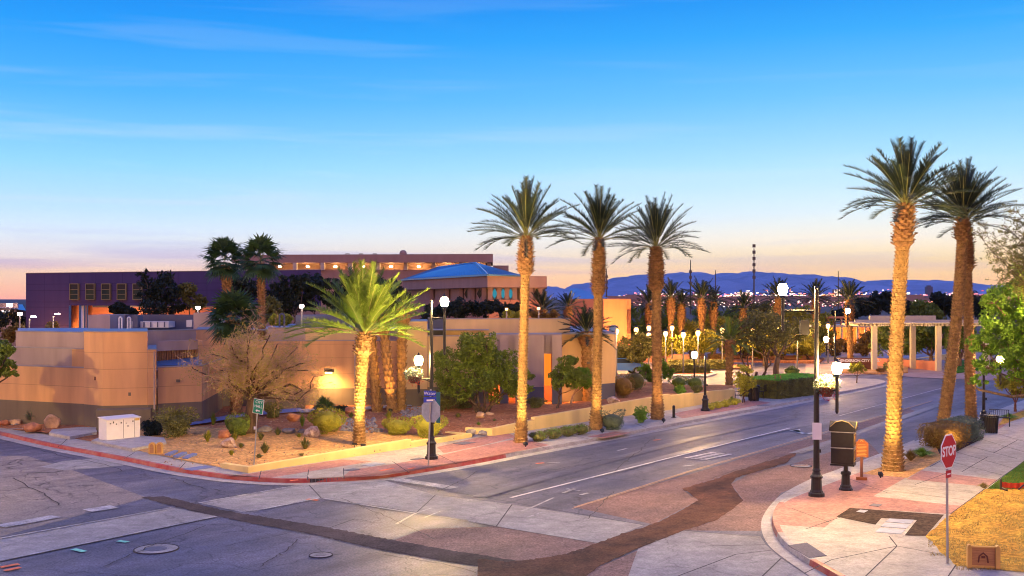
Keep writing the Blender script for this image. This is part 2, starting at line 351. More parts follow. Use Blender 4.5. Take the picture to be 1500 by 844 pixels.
M['bark'] = mat('bark', (0.20, 0.13, 0.08), 0.9, var=0.45, scale=9, bump=0.8, bscale=16, stretch=(1, 1, 0.3))
M['bark_dark'] = mat('bark_dark', (0.10, 0.065, 0.045), 0.9, var=0.4, scale=9, bump=0.8, bscale=16, stretch=(1, 1, 0.3))
M['palm_bark'] = mat('palm_bark', (0.34, 0.20, 0.075), 0.9, var=0.4, scale=7, bump=0.7, bscale=22)
M['palm_boot'] = mat('palm_boot', (0.30, 0.16, 0.07), 0.9, var=0.45, scale=6, bump=0.7, bscale=22)
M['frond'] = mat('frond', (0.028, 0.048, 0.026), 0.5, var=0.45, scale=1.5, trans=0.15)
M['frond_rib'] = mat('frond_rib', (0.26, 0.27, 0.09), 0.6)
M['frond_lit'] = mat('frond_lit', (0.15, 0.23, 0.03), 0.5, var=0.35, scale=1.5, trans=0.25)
M['fan_leaf'] = mat('fan_leaf', (0.045, 0.10, 0.035), 0.5, var=0.4, scale=2, trans=0.15)
M['dead_leaf'] = mat('dead_leaf', (0.22, 0.12, 0.05), 0.9, var=0.3, scale=3)
def leafmat(n, c, v=0.4, t=0.25): M[n] = mat(n, c, 0.6, var=v, scale=1.6, trans=t)
leafmat('leaf_lit_top', (0.16, 0.42, 0.03)); leafmat('leaf_green', (0.15, 0.21, 0.025)); leafmat('leaf_dark', (0.02, 0.034, 0.02)); leafmat('leaf_bright', (0.15, 0.29, 0.022)); leafmat('leaf_olive', (0.15, 0.15, 0.035))
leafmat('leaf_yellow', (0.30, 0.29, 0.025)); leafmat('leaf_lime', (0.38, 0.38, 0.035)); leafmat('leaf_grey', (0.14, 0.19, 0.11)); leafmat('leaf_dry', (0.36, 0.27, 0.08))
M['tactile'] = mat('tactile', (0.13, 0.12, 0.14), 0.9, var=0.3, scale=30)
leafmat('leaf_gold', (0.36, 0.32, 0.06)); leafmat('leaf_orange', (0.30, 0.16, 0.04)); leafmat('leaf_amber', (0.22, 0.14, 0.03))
M['rock_red'] = mat('rock_red', (0.38, 0.16, 0.08), 0.9, var=0.4, scale=3, bump=0.8, bscale=6)
M['rock_tan'] = mat('rock_tan', (0.46, 0.30, 0.18), 0.9, var=0.4, scale=3, bump=0.8, bscale=6)
M['rock_grey'] = mat('rock_grey', (0.22, 0.20, 0.21), 0.9, var=0.4, scale=4, bump=0.8, bscale=6)
M['rock_speckled'] = mat('rock_speckled', (0.20, 0.10, 0.09), 0.9, col2=(0.60, 0.48, 0.40), scale=7, bump=0.8, bscale=6)
M['mountain'] = mat('mountain', (0.31, 0.34, 0.46), 1.0, var=0.3, scale=0.0016, spec=0.0)  # bluer than rock: the blue of the far air is painted in
M['flower_white'] = mat('flower_white', (0.75, 0.72, 0.62), 0.7); M['flower_red'] = mat('flower_red', (0.65, 0.06, 0.03), 0.7)
def emis(name, col, s):
    m = bpy.data.materials.new(name); m.use_nodes = True; t = m.node_tree; t.nodes.clear()
    e = t.nodes.new('ShaderNodeEmission'); e.inputs[0].default_value = tuple(col) + (1,); e.inputs[1].default_value = s
    o = t.nodes.new('ShaderNodeOutputMaterial'); t.links.new(e.outputs[0], o.inputs[0]); M[name] = m
    return m
emis('lamp_glow', (1.0, 0.64, 0.24), 2700); emis('lamp_glow_soft', (1.0, 0.58, 0.2), 800); emis('plaza_glow', (1.0, 0.52, 0.17), 7)
emis('sconce_glow', (1.0, 0.58, 0.22), 160); emis('orange_strip', (1.0, 0.22, 0.02), 1.15); emis('cyan_window', (0.06, 0.42, 0.55), 0.55); emis('white_dot', (1.0, 0.8, 0.7), 60)
emis('city_pink', (1.0, 0.26, 0.30), 2.6); emis('city_white', (1.0, 0.76, 0.58), 4.0); emis('city_orange', (1.0, 0.35, 0.14), 2.2); emis('city_green', (0.1, 1.0, 0.3), 1.6); emis('city_red', (1.0, 0.10, 0.07), 1.6)
emis('lit_panel', (1.0, 0.86, 0.9), 2.0)
#@@SETTING
# ================================================================== SETTING: ground, streets, pavements
PL = lambda pts, z=0.0: [G(x, y, z) for x, y in pts]
struct('terrain', MB().sheet([(-14000, -200), (14000, -200), (14000, 15600), (-14000, 15600)], -0.08), M['terrain'])
struct('road', MB().sheet([(-140, -60), (150, -60), (150, 150), (-140, 150)], 0.0), M['asphalt'])
def ragged(pts, a, s):
    r = random.Random(s); out = []
    for (x0, y0), (x1, y1) in zip(pts, pts[1:] + pts[:1]):
        n = max(1, int(math.hypot(x1 - x0, y1 - y0) / 4)) if max(x0, x1) < 1520 else 1
        out += [(x0 + (x1 - x0) * k / n + (r.gauss(0, a) if k else 0), y0 + (y1 - y0) * k / n + (r.gauss(0, a * .5) if k else 0)) for k in range(n)]
    return out
layer = [0]
def patch(name, pts, m, z=None):
    layer[0] += 1
    if z is None: z = 0.004
    o = struct(name, MB().sheet(PL(pts, z), z), M[m]); return o
patch('asphalt_patch', [(-220, 860), (-220, 670), (-60, 668), (40, 668), (110, 690), (215, 729), (0, 786)], 'asphalt_old', 0.004)
patch('asphalt_patch', [(727, 771), (876, 796), (820, 814), (760, 824), (700, 820), (560, 798), (620, 775)], 'asphalt_rough', 0.004)
patch('asphalt_patch', [(841, 743), (1000, 698), (1100, 668), (1190, 641), (1270, 616), (1330, 598), (1345, 604), (1240, 640), (1100, 684), (999, 717), (1023, 733), (956, 768)], 'asphalt_rough', 0.0045)
patch('asphalt_patch', [(1071, 709), (1100, 693), (1160, 680), (1270, 645), (1292, 669), (1144, 722), (1116, 759), (1114, 778), (1001, 777), (1047, 763), (1089, 733)], 'asphalt_rough', 0.005)
patch('asphalt_patch', [(640, 900), (860, 838), (935, 806), (985, 816), (900, 900)], 'asphalt_rough', 0.005)
patch('asphalt_patch', [(60, 684), (94, 675), (132, 672), (150, 671), (187, 676), (180, 682), (150, 685), (95, 689)], 'concrete', 0.006)
patch('concrete_band', [(-220, 830), (0, 787), (249, 743), (320, 757), (0, 823), (-220, 872)], 'concrete', 0.008)
patch('concrete_band', [(289, 736), (350, 725), (430, 711), (523, 706), (560, 703), (638, 725), (727, 736), (750, 739), (943, 769), (876, 796), (727, 771), (657, 757), (470, 729), (382, 747), (353, 750)], 'concrete', 0.008)
patch('concrete_band', [(935, 803), (1001, 777), (1114, 786), (1122, 798), (1144, 818), (1208, 860), (1150, 900), (900, 900)], 'concrete', 0.008)
# dark repair trench across the junction and the brown wheel-worn channel it runs into
patch('repair_trench', ragged([(207, 729), (240, 727), (330, 748), (483, 773), (585, 793), (660, 806), (760, 822), (835, 826), (835, 838), (740, 836), (640, 820), (560, 806), (460, 783), (350, 763), (280, 748)], .8, 5), 'trench', 0.012)
patch('dark_channel', ragged([(700, 819), (745, 823), (790, 818), (830, 811), (876, 795), (915, 781), (956, 768), (990, 752), (1023, 733), (1010, 722), (999, 716), (1040, 704), (1100, 683), (1170, 662), (1150, 679), (1100, 693), (1078, 700), (1071, 709), (1078, 720), (1089, 733), (1072, 747), (1047, 763), (1001, 777), (935, 803), (880, 828), (850, 850), (700, 850)], .8, 5), 'channel', 0.016)
def line(name, pts, w, m, z=0.02):
    pts = PL(pts, z); mb = MB()
    for a, b in zip(pts[:-1], pts[1:]):
        d = (b - a).normalized(); n = V((-d.y, d.x, 0)) * w / 2
        mb.add([a - n, b - n, b + n, a + n], [(0, 1, 2, 3)])
    return struct(name, mb, M[m])
Z = 0.024
line('lane_line', [(748, 729), (860, 701), (980, 671), (1100, 641), (1157, 627)], 0.11, 'paint', Z)
line('lane_line', [(841, 743), (925, 717), (1010, 690), (1100, 664), (1190, 638), (1290, 609), (1366, 587)], 0.07, 'worn_yellow', Z)
line('lane_line', [(838, 745), (924, 719), (1008, 692), (1098, 666), (1188, 640), (1288, 611), (1364, 588)], 0.05, 'worn_yellow', Z)
line('lane_line', [(1230, 609), (1300, 590), (1400, 563)], 0.1, 'worn', Z)
line('lane_line', [(0, 771), (40, 764), (82, 756)], 0.5, 'worn', Z); line('lane_line', [(128, 748), (168, 742)], 0.55, 'worn', Z)
line('lane_line', [(575, 701), (620, 708), (665, 715)], 0.5, 'worn', Z)
for a in ([(580, 768), (606, 753), (632, 744)], [(622, 758), (650, 747), (662, 744)], [(757, 751), (782, 742), (811, 729)], [(772, 758), (795, 750)]): line('lane_line', a, 0.07, 'worn', Z)
for a in ([(1000, 716 - 33), (1018, 681)], [(802, 678), (820, 677)], [(905, 660), (918, 657)], [(830, 716), (850, 719)], [(825, 722), (842, 716)], [(850, 725), (862, 722)]): line('surveyor_mark', a, 0.12, 'worn', Z)
for a in ([(785, 679), (797, 678)], [(957, 645), (967, 644)], [(0, 831), (28, 826)], [(6, 836), (30, 831)], [(556, 690), (576, 686)], [(598, 687), (608, 685)], [(425, 704), (437, 703)], [(450, 731), (466, 733)]):
    line('utility_mark', a, 0.16, 'orange_paint', 0.15 if a[0][1] < 705 and a[0][0] < 620 and a[0][1] > 680 else Z)
for a in ([(107, 804), (124, 808)], [(173, 792), (187, 794)]): line('utility_mark', a, 0.16, 'green_paint', Z)
# worn word ONLY in the turn lane, four tall letters read from the far end, and the turn arrow beyond it
for i in range(9):
    t = i / 8; x0 = 1003 + 26 * t; y0 = 671 + 4.5 * t - 0.2 * i
    if i in (2, 6): continue
    line('lane_lettering', [(x0, y0), (x0 + 42, y0 - 8.8)], 0.11, 'worn' if i % 2 else 'paint', Z)
line('lane_lettering', [(1045, 663), (1060, 665.5)], 0.11, 'worn', Z); line('lane_lettering', [(1022, 671), (1040, 674.5)], 0.11, 'worn', Z)
line('turn_arrow', [(1194, 634), (1180, 635.5), (1170, 633), (1166, 630)], 0.28, 'paint', Z)
struct('turn_arrow', MB().sheet(PL([(1156, 631), (1172, 628.5), (1173, 633.5)], Z), Z), M['paint'])
for i, a in enumerate(([(249, 743), (0, 787)], [(320, 757), (0, 823)], [(289, 736), (430, 711)], [(470, 729), (382, 747)], [(470, 729), (876, 796)], [(560, 703), (943, 769)], [(453, 711), (470, 729)], [(610, 751), (638, 725)], [(727, 771), (750, 739)],
          [(935, 803), (1001, 777), (1114, 787)], [(1030, 800), (1122, 798)], [(950, 860), (1078, 812), (1130, 806)], [(1144, 818), (1100, 860)], [(520, 660 + 100), (480, 774)])):
    line('pavement_joint', a, 0.035, 'seam', 0.012)
r = random.Random(31)
for (x0, y0), (x1, y1) in (((40, 716), (205, 700)), ((250, 700), (330, 690 + 30)), ((150, 830), (300, 770)), ((330, 800), (470, 775)), ((560, 812), (700, 840)), ((500, 730), (640, 790)), ((760, 700), (930, 668)), ((900, 690), (960, 640)), ((1000, 650), (1180, 605)), ((640, 720), (700, 690)), ((20, 700), (90, 740)), ((1040, 700), (1180, 660)), ((380, 830), (440, 790)), ((860, 760), (900, 720)), ((60, 660), (180, 690))):
    pts, yy = [], 0
    for k in range(19):
        t = k / 18; yy += r.gauss(0, .7); pts.append((x0 + (x1 - x0) * t + r.gauss(0, 1.6), y0 + (y1 - y0) * t + yy * math.sin(t * math.pi)))
    line('road_crack', pts, r.uniform(.018, .04), 'seam', 0.0285)
for a in ([(-60, 797.5), (0, 788.5), (248, 744.5)], [(-60, 832), (0, 821), (316, 756.5)], [(291, 736.5), (428, 712)], [(384, 746), (468, 729.5)], [(474, 730), (610, 752)]): line('crossing_line', a, .09, 'worn', 0.0255)
for a in ([(1165, 664), (1230, 643), (1300, 619), (1390, 588)], [(1160, 612), (1000, 646), (840, 688), (700, 728)], [(1180, 622), (1030, 655), (900, 690)]): line('tyre_streak', a, .5, 'tyre_streak', 0.0235)
def disc(name, px, py, r, m, z, ring=None):
    c = G(px, py, z); mb = MB(); n = 28
    mb.add([(c.x + r * math.cos(2 * math.pi * k / n), c.y + r * math.sin(2 * math.pi * k / n), z) for k in range(n)], [tuple(range(n))])
    return mb.build(name, M[m])
for px, py, r, lab in ((229, 805, 0.5, 'round manhole in a pale concrete collar left of the crossing'), (470, 814, 0.26, 'small round manhole in the lane below the dark trench'), (1173, 711 - 28, 0.36, 'round valve cover with worn yellow paint in the right lane')):
    t = thing('manhole', G(px, py, 0.02), lab, 'manhole')
    c = G(px, py, 0)
    MB().lathe([(r, 0.0), (r, 0.019)], c, 28).build('collar', M['concrete'], t)
    MB().lathe([(r * 0.5, 0.019), (r * 0.5, 0.026)], c, 24).build('lid', M['lid_dark'], t)
    mb = MB(); mb.tube([c + V((r * 1.03 * math.cos(a * .2618), r * 1.03 * math.sin(a * .2618), 0.012)) for a in range(25)], 0.02, 4); mb.build('seal', M['seam'], t)
    if px > 1000: MB().sheet([c + V((-.3, -.15, 0)), c + V((.25, -.1, 0)), c + V((.3, .2, 0)), c + V((-.2, .15, 0))], 0.03).build('yellow_mark', M['worn_yellow'], t)

# ---- pavements with kerbs
def offset(pts, d):
    out = []
    for i, p in enumerate(pts):
        a = pts[max(i - 1, 0)]; b = pts[min(i + 1, len(pts) - 1)]; t = (b - a); t.z = 0; t.normalize()
        out.append(p + V((-t.y, t.x, 0)) * d)
    return out
def smooth(pts, k=2):
    for _ in range(k):
        o = [pts[0]]
        for a, b in zip(pts[:-1], pts[1:]): o += [a * .75 + b * .25, a * .25 + b * .75]
        o.append(pts[-1]); pts = o
    return pts
kl = smooth(PL([(-140, 610), (0, 638), (23, 644), (80, 657), (139, 668), (197, 679), (251, 691), (307, 699.5), (347, 704.5), (400, 708), (440, 708.5), (480, 707), (523, 705), (570, 700.5), (620, 693), (690, 681.5), (733, 673), (790, 662), (850, 651), (950, 632), (1050, 613), (1120, 600), (1190, 586), (1240, 576), (1290, 566), (1300, 562), (1288, 558), (1240, 556.5)]))
def kerb(pts, m, side, z=0.145, w=0.17, a=0, b=None, name='kerb'):
    p = pts[a:b]; qn = offset(p, side * w); mb = MB()
    lip = offset(p, side * 0.03)
    n = len(p)
    vs = [(v.x, v.y, -0.02) for v in p] + [(v.x, v.y, z) for v in lip] + [(v.x, v.y, z) for v in qn]
    fs = []
    for i in range(n - 1):
        f1 = (i, i + 1, n + i + 1, n + i); f2 = (n + i, n + i + 1, 2 * n + i + 1, 2 * n + i)
        fs += [f1[::-1], f2[::-1]] if side < 0 else [f1, f2]
    mb.add(vs, fs); return struct(name, mb, M[m])
n_red = next(i for i, p in enumerate(kl) if p.x / p.y * F + CX > 733)
kerb(kl, 'kerb_red', 1, b=n_red + 1); kerb(kl, 'kerb_grey', 1, a=n_red)
gl = offset(kl, -0.45)
mb = MB(); n = len(kl); mb.add([(p.x, p.y, 0.018) for p in gl] + [(p.x, p.y, 0.018) for p in kl], [(i, i + 1, n + i + 1, n + i) for i in range(n - 1)]); struct('gutter', mb, M['kerb_grey'])
inner = offset(kl, 0.16)
back = PL([(1200, 556), (1083, 576), (1000, 588), (870, 604), (720, 632), (690, 636), (363, 686), (200, 652), (72, 632), (0, 622), (-140, 596)])
struct('pavement', MB().prism(inner + back, -0.05, 0.14), M['side_concrete'])
z = 0.145
for pts in ([(330, 697), (365, 694), (430, 684), (500, 673), (545, 676), (470, 688), (395, 700)], [(500, 700), (515, 688), (575, 680), (640, 668), (700, 655), (760, 642), (805, 652), (733, 667), (640, 684), (560, 697)],
            [(640, 655), (690, 643), (742, 634), (757, 640), (700, 654), (650, 664)], [(985, 606), (1040, 595), (1100, 586), (1130, 590), (1060, 603), (1000, 613)], [(860, 640), (900, 632), (925, 634), (885, 642)]):
    patch('paving_band', pts, 'pink_paving', z)
for a in ([(383, 688), (379, 703)], [(452, 688), (450, 704)], [(503, 686), (504, 702)], [(575, 676), (600, 693)], [(197, 663), (180, 673)], [(100, 642), (85, 655)], [(640, 665), (670, 680)], [(850, 640), (870, 645)], [(780, 650), (800, 657)], [(930, 620), (952, 629)], [(272, 677), (262, 688)]):
    line('pavement_joint', a, 0.03, 'seam', 0.149)
for px, py, w, d, m, lab, cat in ((546, 680.5, .75, .5, 'lid', 'pale blue utility cover set in the pavement left of the back-turned stop sign', 'utility cover'), (516, 688.5, .45, .35, 'lid_dark', 'small dark slotted cover beside the drain inlet', 'utility cover'),
        (680, 649.5, .8, .55, 'lid_dark', 'dark rectangular cover in the pavement between the two low walls', 'utility cover'), (612, 672.5, .5, .3, 'lid_dark', 'dark stained cover just left of the corner lamp post', 'utility cover'),
        (291, 686, .95, .55, 'blue_paver', 'blue tactile square in the pavement near the first wall corner', 'tactile paving'), 
        (1283, 740.5, .36, .26, 'lid_dark', 'small dark cover in the pink paving above the soil patch', 'utility cover'), (1263, 749.5, .36, .22, 'lid', 'small pale cover at the edge of the soil patch', 'utility cover'), (1120, 594, .9, .5, 'lid_dark', 'dark grate in the far pavement by the bench', 'utility cover')):
    c = G(px, py, 0.14); mb = MB()
    mb.box(c + V((0, 0, 0.007)), (w, d, 0.016), rz=math.atan2(U1.y, U1.x)); tag(mb.build('utility_cover' if 'tactile' not in cat else 'tactile_plate', M[m]), lab, cat)
# drain inlet
t = thing('drain_inlet', G(477, 706, 0), 'storm drain inlet with a dark barred mouth in the corner kerb', 'drain')
a, b = G(454, 707.8), G(502, 705.5); d = (b - a).normalized(); nn = V((d.y, -d.x, 0))
mb = MB(); mb.box((a + b) / 2 + V((0, 0, 0.075)) + nn * 0.012, ((b - a).length, 0.03, 0.11), ax=(d, nn, V((0, 0, 1)))); mb.build('mouth', M['seam'], t)
for i in range(9): MB().box(a + (b - a) * ((i + .5) / 9) + V((0, 0, 0.075)) + nn * 0.035, (0.02, 0.02, 0.11), ax=(d, nn, V((0, 0, 1)))).build('bar', M['lid_dark'], t)
mb = MB(); mb.box((a + b) / 2 + V((0, 0, 0.157)) - nn * 0.28, ((b - a).length + .06, 0.62, 0.03), ax=(d, nn, V((0, 0, 1)))); mb.build('cover_slab', M['side_concrete'], t)
# right-hand corner
kr = smooth(PL([(1300, 900), (1215, 846), (1180, 827), (1155, 809), (1138, 791), (1130, 772), (1131, 756), (1141, 741), (1158, 727), (1185, 714), (1218, 700), (1255, 685), (1292, 670), (1340, 651), (1431, 616), (1500, 589), (1580, 562)]))
kerb(kr, 'kerb_grey', -1, name='kerb')
ra = next(i for i, p in enumerate(kr) if p.x / p.y * F + CX < 1140); rb = next(i for i, p in enumerate(kr) if i > ra + 3 and p.x / p.y * F + CX > 1141)
ky = [438 + H / p.y * F for p in kr]; ks = [i for i, y_ in enumerate(ky) if y_ > 826]; kerb(kr, 'kerb_red', -1, z=0.149, a=0, b=max(ks) + 1, name='kerb_paint'); ks = [i for i, y_ in enumerate(ky) if 742 < y_ < 792]; kerb(kr, 'pink_paving', -1, z=0.149, a=min(ks), b=max(ks) + 1, name='kerb_paint')
tag(MB().prism(PL([(1154, 799), (1182, 795), (1211, 814), (1185, 817)], .15), .141, .153).build('tactile_plate', M['tactile']), 'grey studded tactile plate on the right corner ramp', 'tactile paving')
gr = PL([(1260, 900), (1208, 860), (1144, 817), (1122, 797), (1114, 775), (1116, 759), (1127, 742), (1144, 725), (1185, 703), (1218, 692), (1292, 664), (1340, 645)]); gr = smooth(gr)
struct('gutter', MB().sheet(gr + [p for p in kr if p.x / p.y * F + CX < 1340][::-1], 0.022), M['kerb_grey'])
struct('pavement', MB().prism(offset(kr, -0.16) + PL([(1900, 562), (1900, 900)]), -0.05, 0.14), M['side_concrete'])
patch('paving_band', [(1141, 742), (1160, 730), (1190, 718), (1262, 691), (1330, 698), (1279, 727), (1245, 744), (1207, 773), (1140, 769), (1138, 755)], 'pink_paving', z)
patch('paving_band', [(1245, 744), (1279, 727), (1408, 741), (1392, 753)], 'pink_paving', 0.1455)
patch('paving_band', [(1328, 702), (1350, 689), (1463, 703), (1447, 713)], 'pink_paving', 0.1455)
patch('paving_band', [(1445, 632), (1470, 612), (1520, 590), (1530, 600), (1480, 618), (1455, 634)], 'pink_paving', 0.1455)
patch('flower_bed', [(1225, 757), (1245, 744), (1383, 754), (1356, 785), (1312, 784), (1289, 770)], 'soil', 0.152)
patch('flower_bed', [(1262, 694), (1329, 700), (1380, 672), (1372, 656), (1340, 668), (1300, 681)], 'dirt', 0.150)
patch('flower_bed', [(1380, 672), (1442, 641), (1425, 634), (1372, 656)], 'soil', 0.151)
patch('flower_bed', [(1462, 624), (1500, 611), (1540, 598), (1530, 590), (1470, 612)], 'dry_grass', 0.151)
patch('dry_verge', ragged([(1440, 718), (1393, 753), (1356, 785), (1376, 808), (1400, 828), (1500, 838), (1700, 856), (1900, 856), (1900, 700), (1600, 716), (1446, 716)], 1.0, 3), 'dry_grass', 0.156)
patch('lawn', [(1446, 716), (1500, 675), (1560, 642), (1640, 600), (1900, 600), (1900, 716)], 'lawn', 0.162)
for a in ([(1178, 840), (1218, 820), (1314, 800)], [(1268, 844), (1314, 800), (1290, 770)], [(1314, 800), (1380, 812)], [(1385, 850), (1400, 828)], [(1230, 758), (1180, 775)], [(1295, 718), (1412, 732)], [(1312, 710), (1425, 722)], [(1362, 684), (1440, 640)],
          [(1409, 691), (1447, 669)], [(1455, 664), (1490, 645)], [(1340, 710), (1390, 692)], [(1380, 673), (1468, 696)], [(1400, 662), (1478, 684)], [(1418, 653), (1490, 672)], [(1436, 643), (1500, 662)], [(1452, 633), (1512, 650)], [(1392, 753), (1440, 718), (1500, 676)], [(1240, 700), (1300, 722)], [(1160, 745), (1215, 765)]):
    line('pavement_joint', a, 0.03, 'seam', 0.168 if a == [(1392, 753), (1440, 718), (1500, 676)] else 0.149)
t = thing('utility_vault', G(1303, 771, .14), 'three pale blue vault lids side by side in a concrete frame on the right corner', 'utility vault')
mb = MB(); mb.sheet(PL([(1270, 783), (1291, 759), (1343, 762), (1323, 787)], .158), .158); mb.build('frame', M['side_concrete'], t)
for p in ([(1297, 764), (1303, 759.5), (1339, 761.5), (1334, 767)], [(1290, 771), (1296, 765.5), (1333, 768.5), (1327, 774)], [(1282, 779), (1289, 773), (1326, 776), (1320, 782)]):
    MB().prism(PL(p, .17), .155, .17).build('lid', M['lid'], t)

# ---- raised desert bed left of the street
CP = [(-140, 596, .155), (0, 627, .155), (133, 647, .155), (213, 663, .155), (320, 685, .155), (363, 690, .20), (480, 670, .24), (602, 653, .24), (686, 638, .22), (721, 636, .27), (783, 625, .42), (864, 616, .58), (930, 606, .68),
      (1013, 592, .70), (1083, 577, .55), (905, 560, .3), (1000, 565, .3), (140, 622, .3), (470, 596, .36), (800, 592, .33), (890, 585, .33), (420, 640, .26), (620, 625, .3), (700, 605, .35)]
CPW = [(G(a, b, .14), c) for a, b, c in CP]
def bedz(x, y):
    sw = sz = 0
    for p, c in CPW:
        w = 1 / (((p.x - x) ** 2 + (p.y - y) ** 2) ** 1.6 + 0.02); sw += w; sz += w * c
    return sz / sw
def GB(px, py):
    z = .3
    for _ in range(6): p = G(px, py, z); z = bedz(p.x, p.y)
    return V((p.x, p.y, z))
edge = [(-140, 596), (0, 627), (72, 637), (133, 647), (187, 657), (213, 663), (272, 676), (323, 685), (363, 689.5), (480, 671), (602, 652.5), (684, 638), (700, 635), (722, 636.5), (783, 627), (864, 614), (930, 605.5), (1013, 592), (1074, 581), (1083, 575), (1040, 571), (1000, 567), (950, 563), (905, 558)]
poly = [G(*e, .14) + (V((-.06, .10, 0)) if e[0] > 362 and e[0] < 1080 and e[1] > 574 else V((0, 0, 0))) for e in edge] + [V((0, 95, 0)), V((-60, 100, 0)), V((-70, 70, 0))]
bm = bmesh.new(); f = bm.faces.new([bm.verts.new((p.x, p.y, 0)) for p in poly])
for ax, lo, hi in ((0, -70, 22), (1, 28, 100)):
    c = lo
    while c < hi:
        no = (1, 0, 0) if ax == 0 else (0, 1, 0); co = (c, 0, 0) if ax == 0 else (0, c, 0)
        bmesh.ops.bisect_plane(bm, geom=bm.verts[:] + bm.edges[:] + bm.faces[:], plane_co=co, plane_no=no); c += 0.6
for v in bm.verts:
    nz = noise.noise(v.co * 0.6) * 0.05 + noise.noise(v.co * 1.7) * 0.025
    v.co.z = bedz(v.co.x, v.co.y) + (nz if len(v.link_faces) > 3 else 0)
if f.normal.z < 0 or sum(ff.normal.z for ff in bm.faces) < 0: bmesh.ops.reverse_faces(bm, faces=bm.faces[:])
bm.normal_update()
if sum(ff.normal.z for ff in bm.faces) < 0: bmesh.ops.reverse_faces(bm, faces=bm.faces[:])
me = bpy.data.meshes.new('desert_bed'); bm.to_mesh(me); bm.free(); me.materials.append(M['dirt']); me.materials.append(M['red_dirt'])
me.polygons.foreach_set('use_smooth', [True] * len(me.polygons))
for pl in me.polygons:
    cx, cy = pl.center.x / pl.center.y * F + CX, 438 + (H - pl.center.z) / pl.center.y * F
    # the redder soil lies in the upper bed, by the building and behind the second wall
    far = pl.center.y + 0.25 * pl.center.x + noise.noise(pl.center * .4) * 1.2
    if far > 45.5 or pl.center.x < -16.5 and pl.center.y > 44.5: pl.material_index = 1
ob = bpy.data.objects.new('desert_bed', me); COL.objects.link(ob); tag(ob, kind='structure')
for nm, pts, m in (('garden_path', [(265, 621), (300, 617), (345, 609), (400, 603), (440, 600), (445, 605), (400, 608.5), (350, 614), (310, 621), (270, 627)], 'blue_paver'), ('garden_path', [(436, 602), (470, 600.5), (540, 598), (600, 594), (604, 597), (545, 602), (480, 606), (440, 607)], 'side_concrete')):
    mb = MB(); pp = [GB(*e) for e in pts]; n = len(pp) // 2
    mb.add([p + V((0, 0, .09)) for p in pp], [(i, i + 1, len(pp) - 2 - i, len(pp) - 1 - i)[::-1] for i in range(n - 1)]); struct(nm, mb, M[m])
def low_wall(label, segs, m, th=.22):
    mb = MB()
    for a, b in segs:
        p0, p1 = G(a[0], a[1], .14), G(b[0], b[1], .14); z0, z1 = A(a[0], a[2], p0.y).z, A(b[0], b[2], p1.y).z
        d = (p1 - p0).normalized(); nn = V((-d.y, d.x, 0)) * th
        if nn.y < 0 and abs(d.x) > .3: nn = -nn
        q0, q1 = p0 + nn, p1 + nn
        mb.add([(p0.x, p0.y, .1), (p1.x, p1.y, .1), (q1.x, q1.y, .1), (q0.x, q0.y, .1), (p0.x, p0.y, z0), (p1.x, p1.y, z1), (q1.x, q1.y, z1), (q0.x, q0.y, z0)],
               [(3, 2, 1, 0), (4, 5, 6, 7), (0, 1, 5, 4), (1, 2, 6, 5), (2, 3, 7, 6), (3, 0, 4, 7)])
    return tag(mb.build('retaining_wall', M[m]), label, 'low wall')
low_wall('low yellow stucco wall edging the desert bed at the street corner', [((323, 685.5, 678.5), (363, 693, 684.5)), ((363.3, 693, 684.5), (602, 656, 643.5)), ((602.2, 656, 647.5), (686, 641.5, 635.5)), ((686, 641.3, 635.5), (652, 637, 632.5))], 'yellow_wall')
low_wall('taller stepped cream wall rising beside the pavement behind the tall palms', [((681, 634, 626.5), (721, 639, 628)), ((721.3, 639, 628), (783, 629.4, 615)), ((783.2, 629.4, 611.5), (880, 614.5, 595.2)), ((880.2, 614.5, 595.2), (982, 600.3, 577.4)), ((982.2, 600.3, 579.6), (1016, 594.8, 575.3)),
          ((1016.2, 594.8, 577.5), (1036, 591, 575.5)), ((1036.2, 591, 573.5), (1076, 583.5, 570.5)), ((1076, 583.3, 570.5), (1070, 576, 568))], 'yellow_wall')

# ---- plaza and drive islands in the distance
patch('plaza', [(700, 534), (1180, 531), (1400, 536), (1900, 545), (1900, 492), (700, 492)], 'plaza', 0.03)
patch('plaza', [(1180, 553), (1290, 547.5), (1340, 553), (1440, 557), (1560, 562), (1900, 562), (1900, 540), (1180, 533)], 'plaza', 0.036)
for pts, m in (([(955, 550), (1036, 551), (1050, 547), (1038, 540), (960, 538)], 'kerb_grey'), ([(965, 547.5), (1034, 548.5), (1044, 546), (1034, 541), (966, 540)], 'red_dirt')):
    struct('planting_island' if m == 'red_dirt' else 'kerb', MB().prism(PL(pts, .12), -.02, .12 if m == 'kerb_grey' else .15), M[m])
struct('planting_island', MB().prism(PL([(1040, 538), (1100, 540), (1100, 535), (1040, 533)], .12), -.02, .14), M['red_dirt'])
struct('planting_island', MB().prism(PL([(1050, 529), (1200, 531), (1210, 524), (1050, 521)], .12), -.02, .2), M['red_dirt'])
struct('planting_island', MB().prism(PL([(1228, 545.5), (1290, 546.5), (1330, 545), (1330, 537), (1228, 537)], .12), -.02, .14), M['dirt'])
struct('concrete_terrace', MB().prism(PL([(1140, 523), (1240, 524), (1370, 527), (1370, 507), (1240, 504), (1140, 504)], .25), -.02, .3), M['terrace'])
struct('lawn', MB().prism(PL([(1385, 548), (1440, 541), (1500, 536), (1500, 528), (1385, 528)], .1), -.02, .12), M['lawn'])

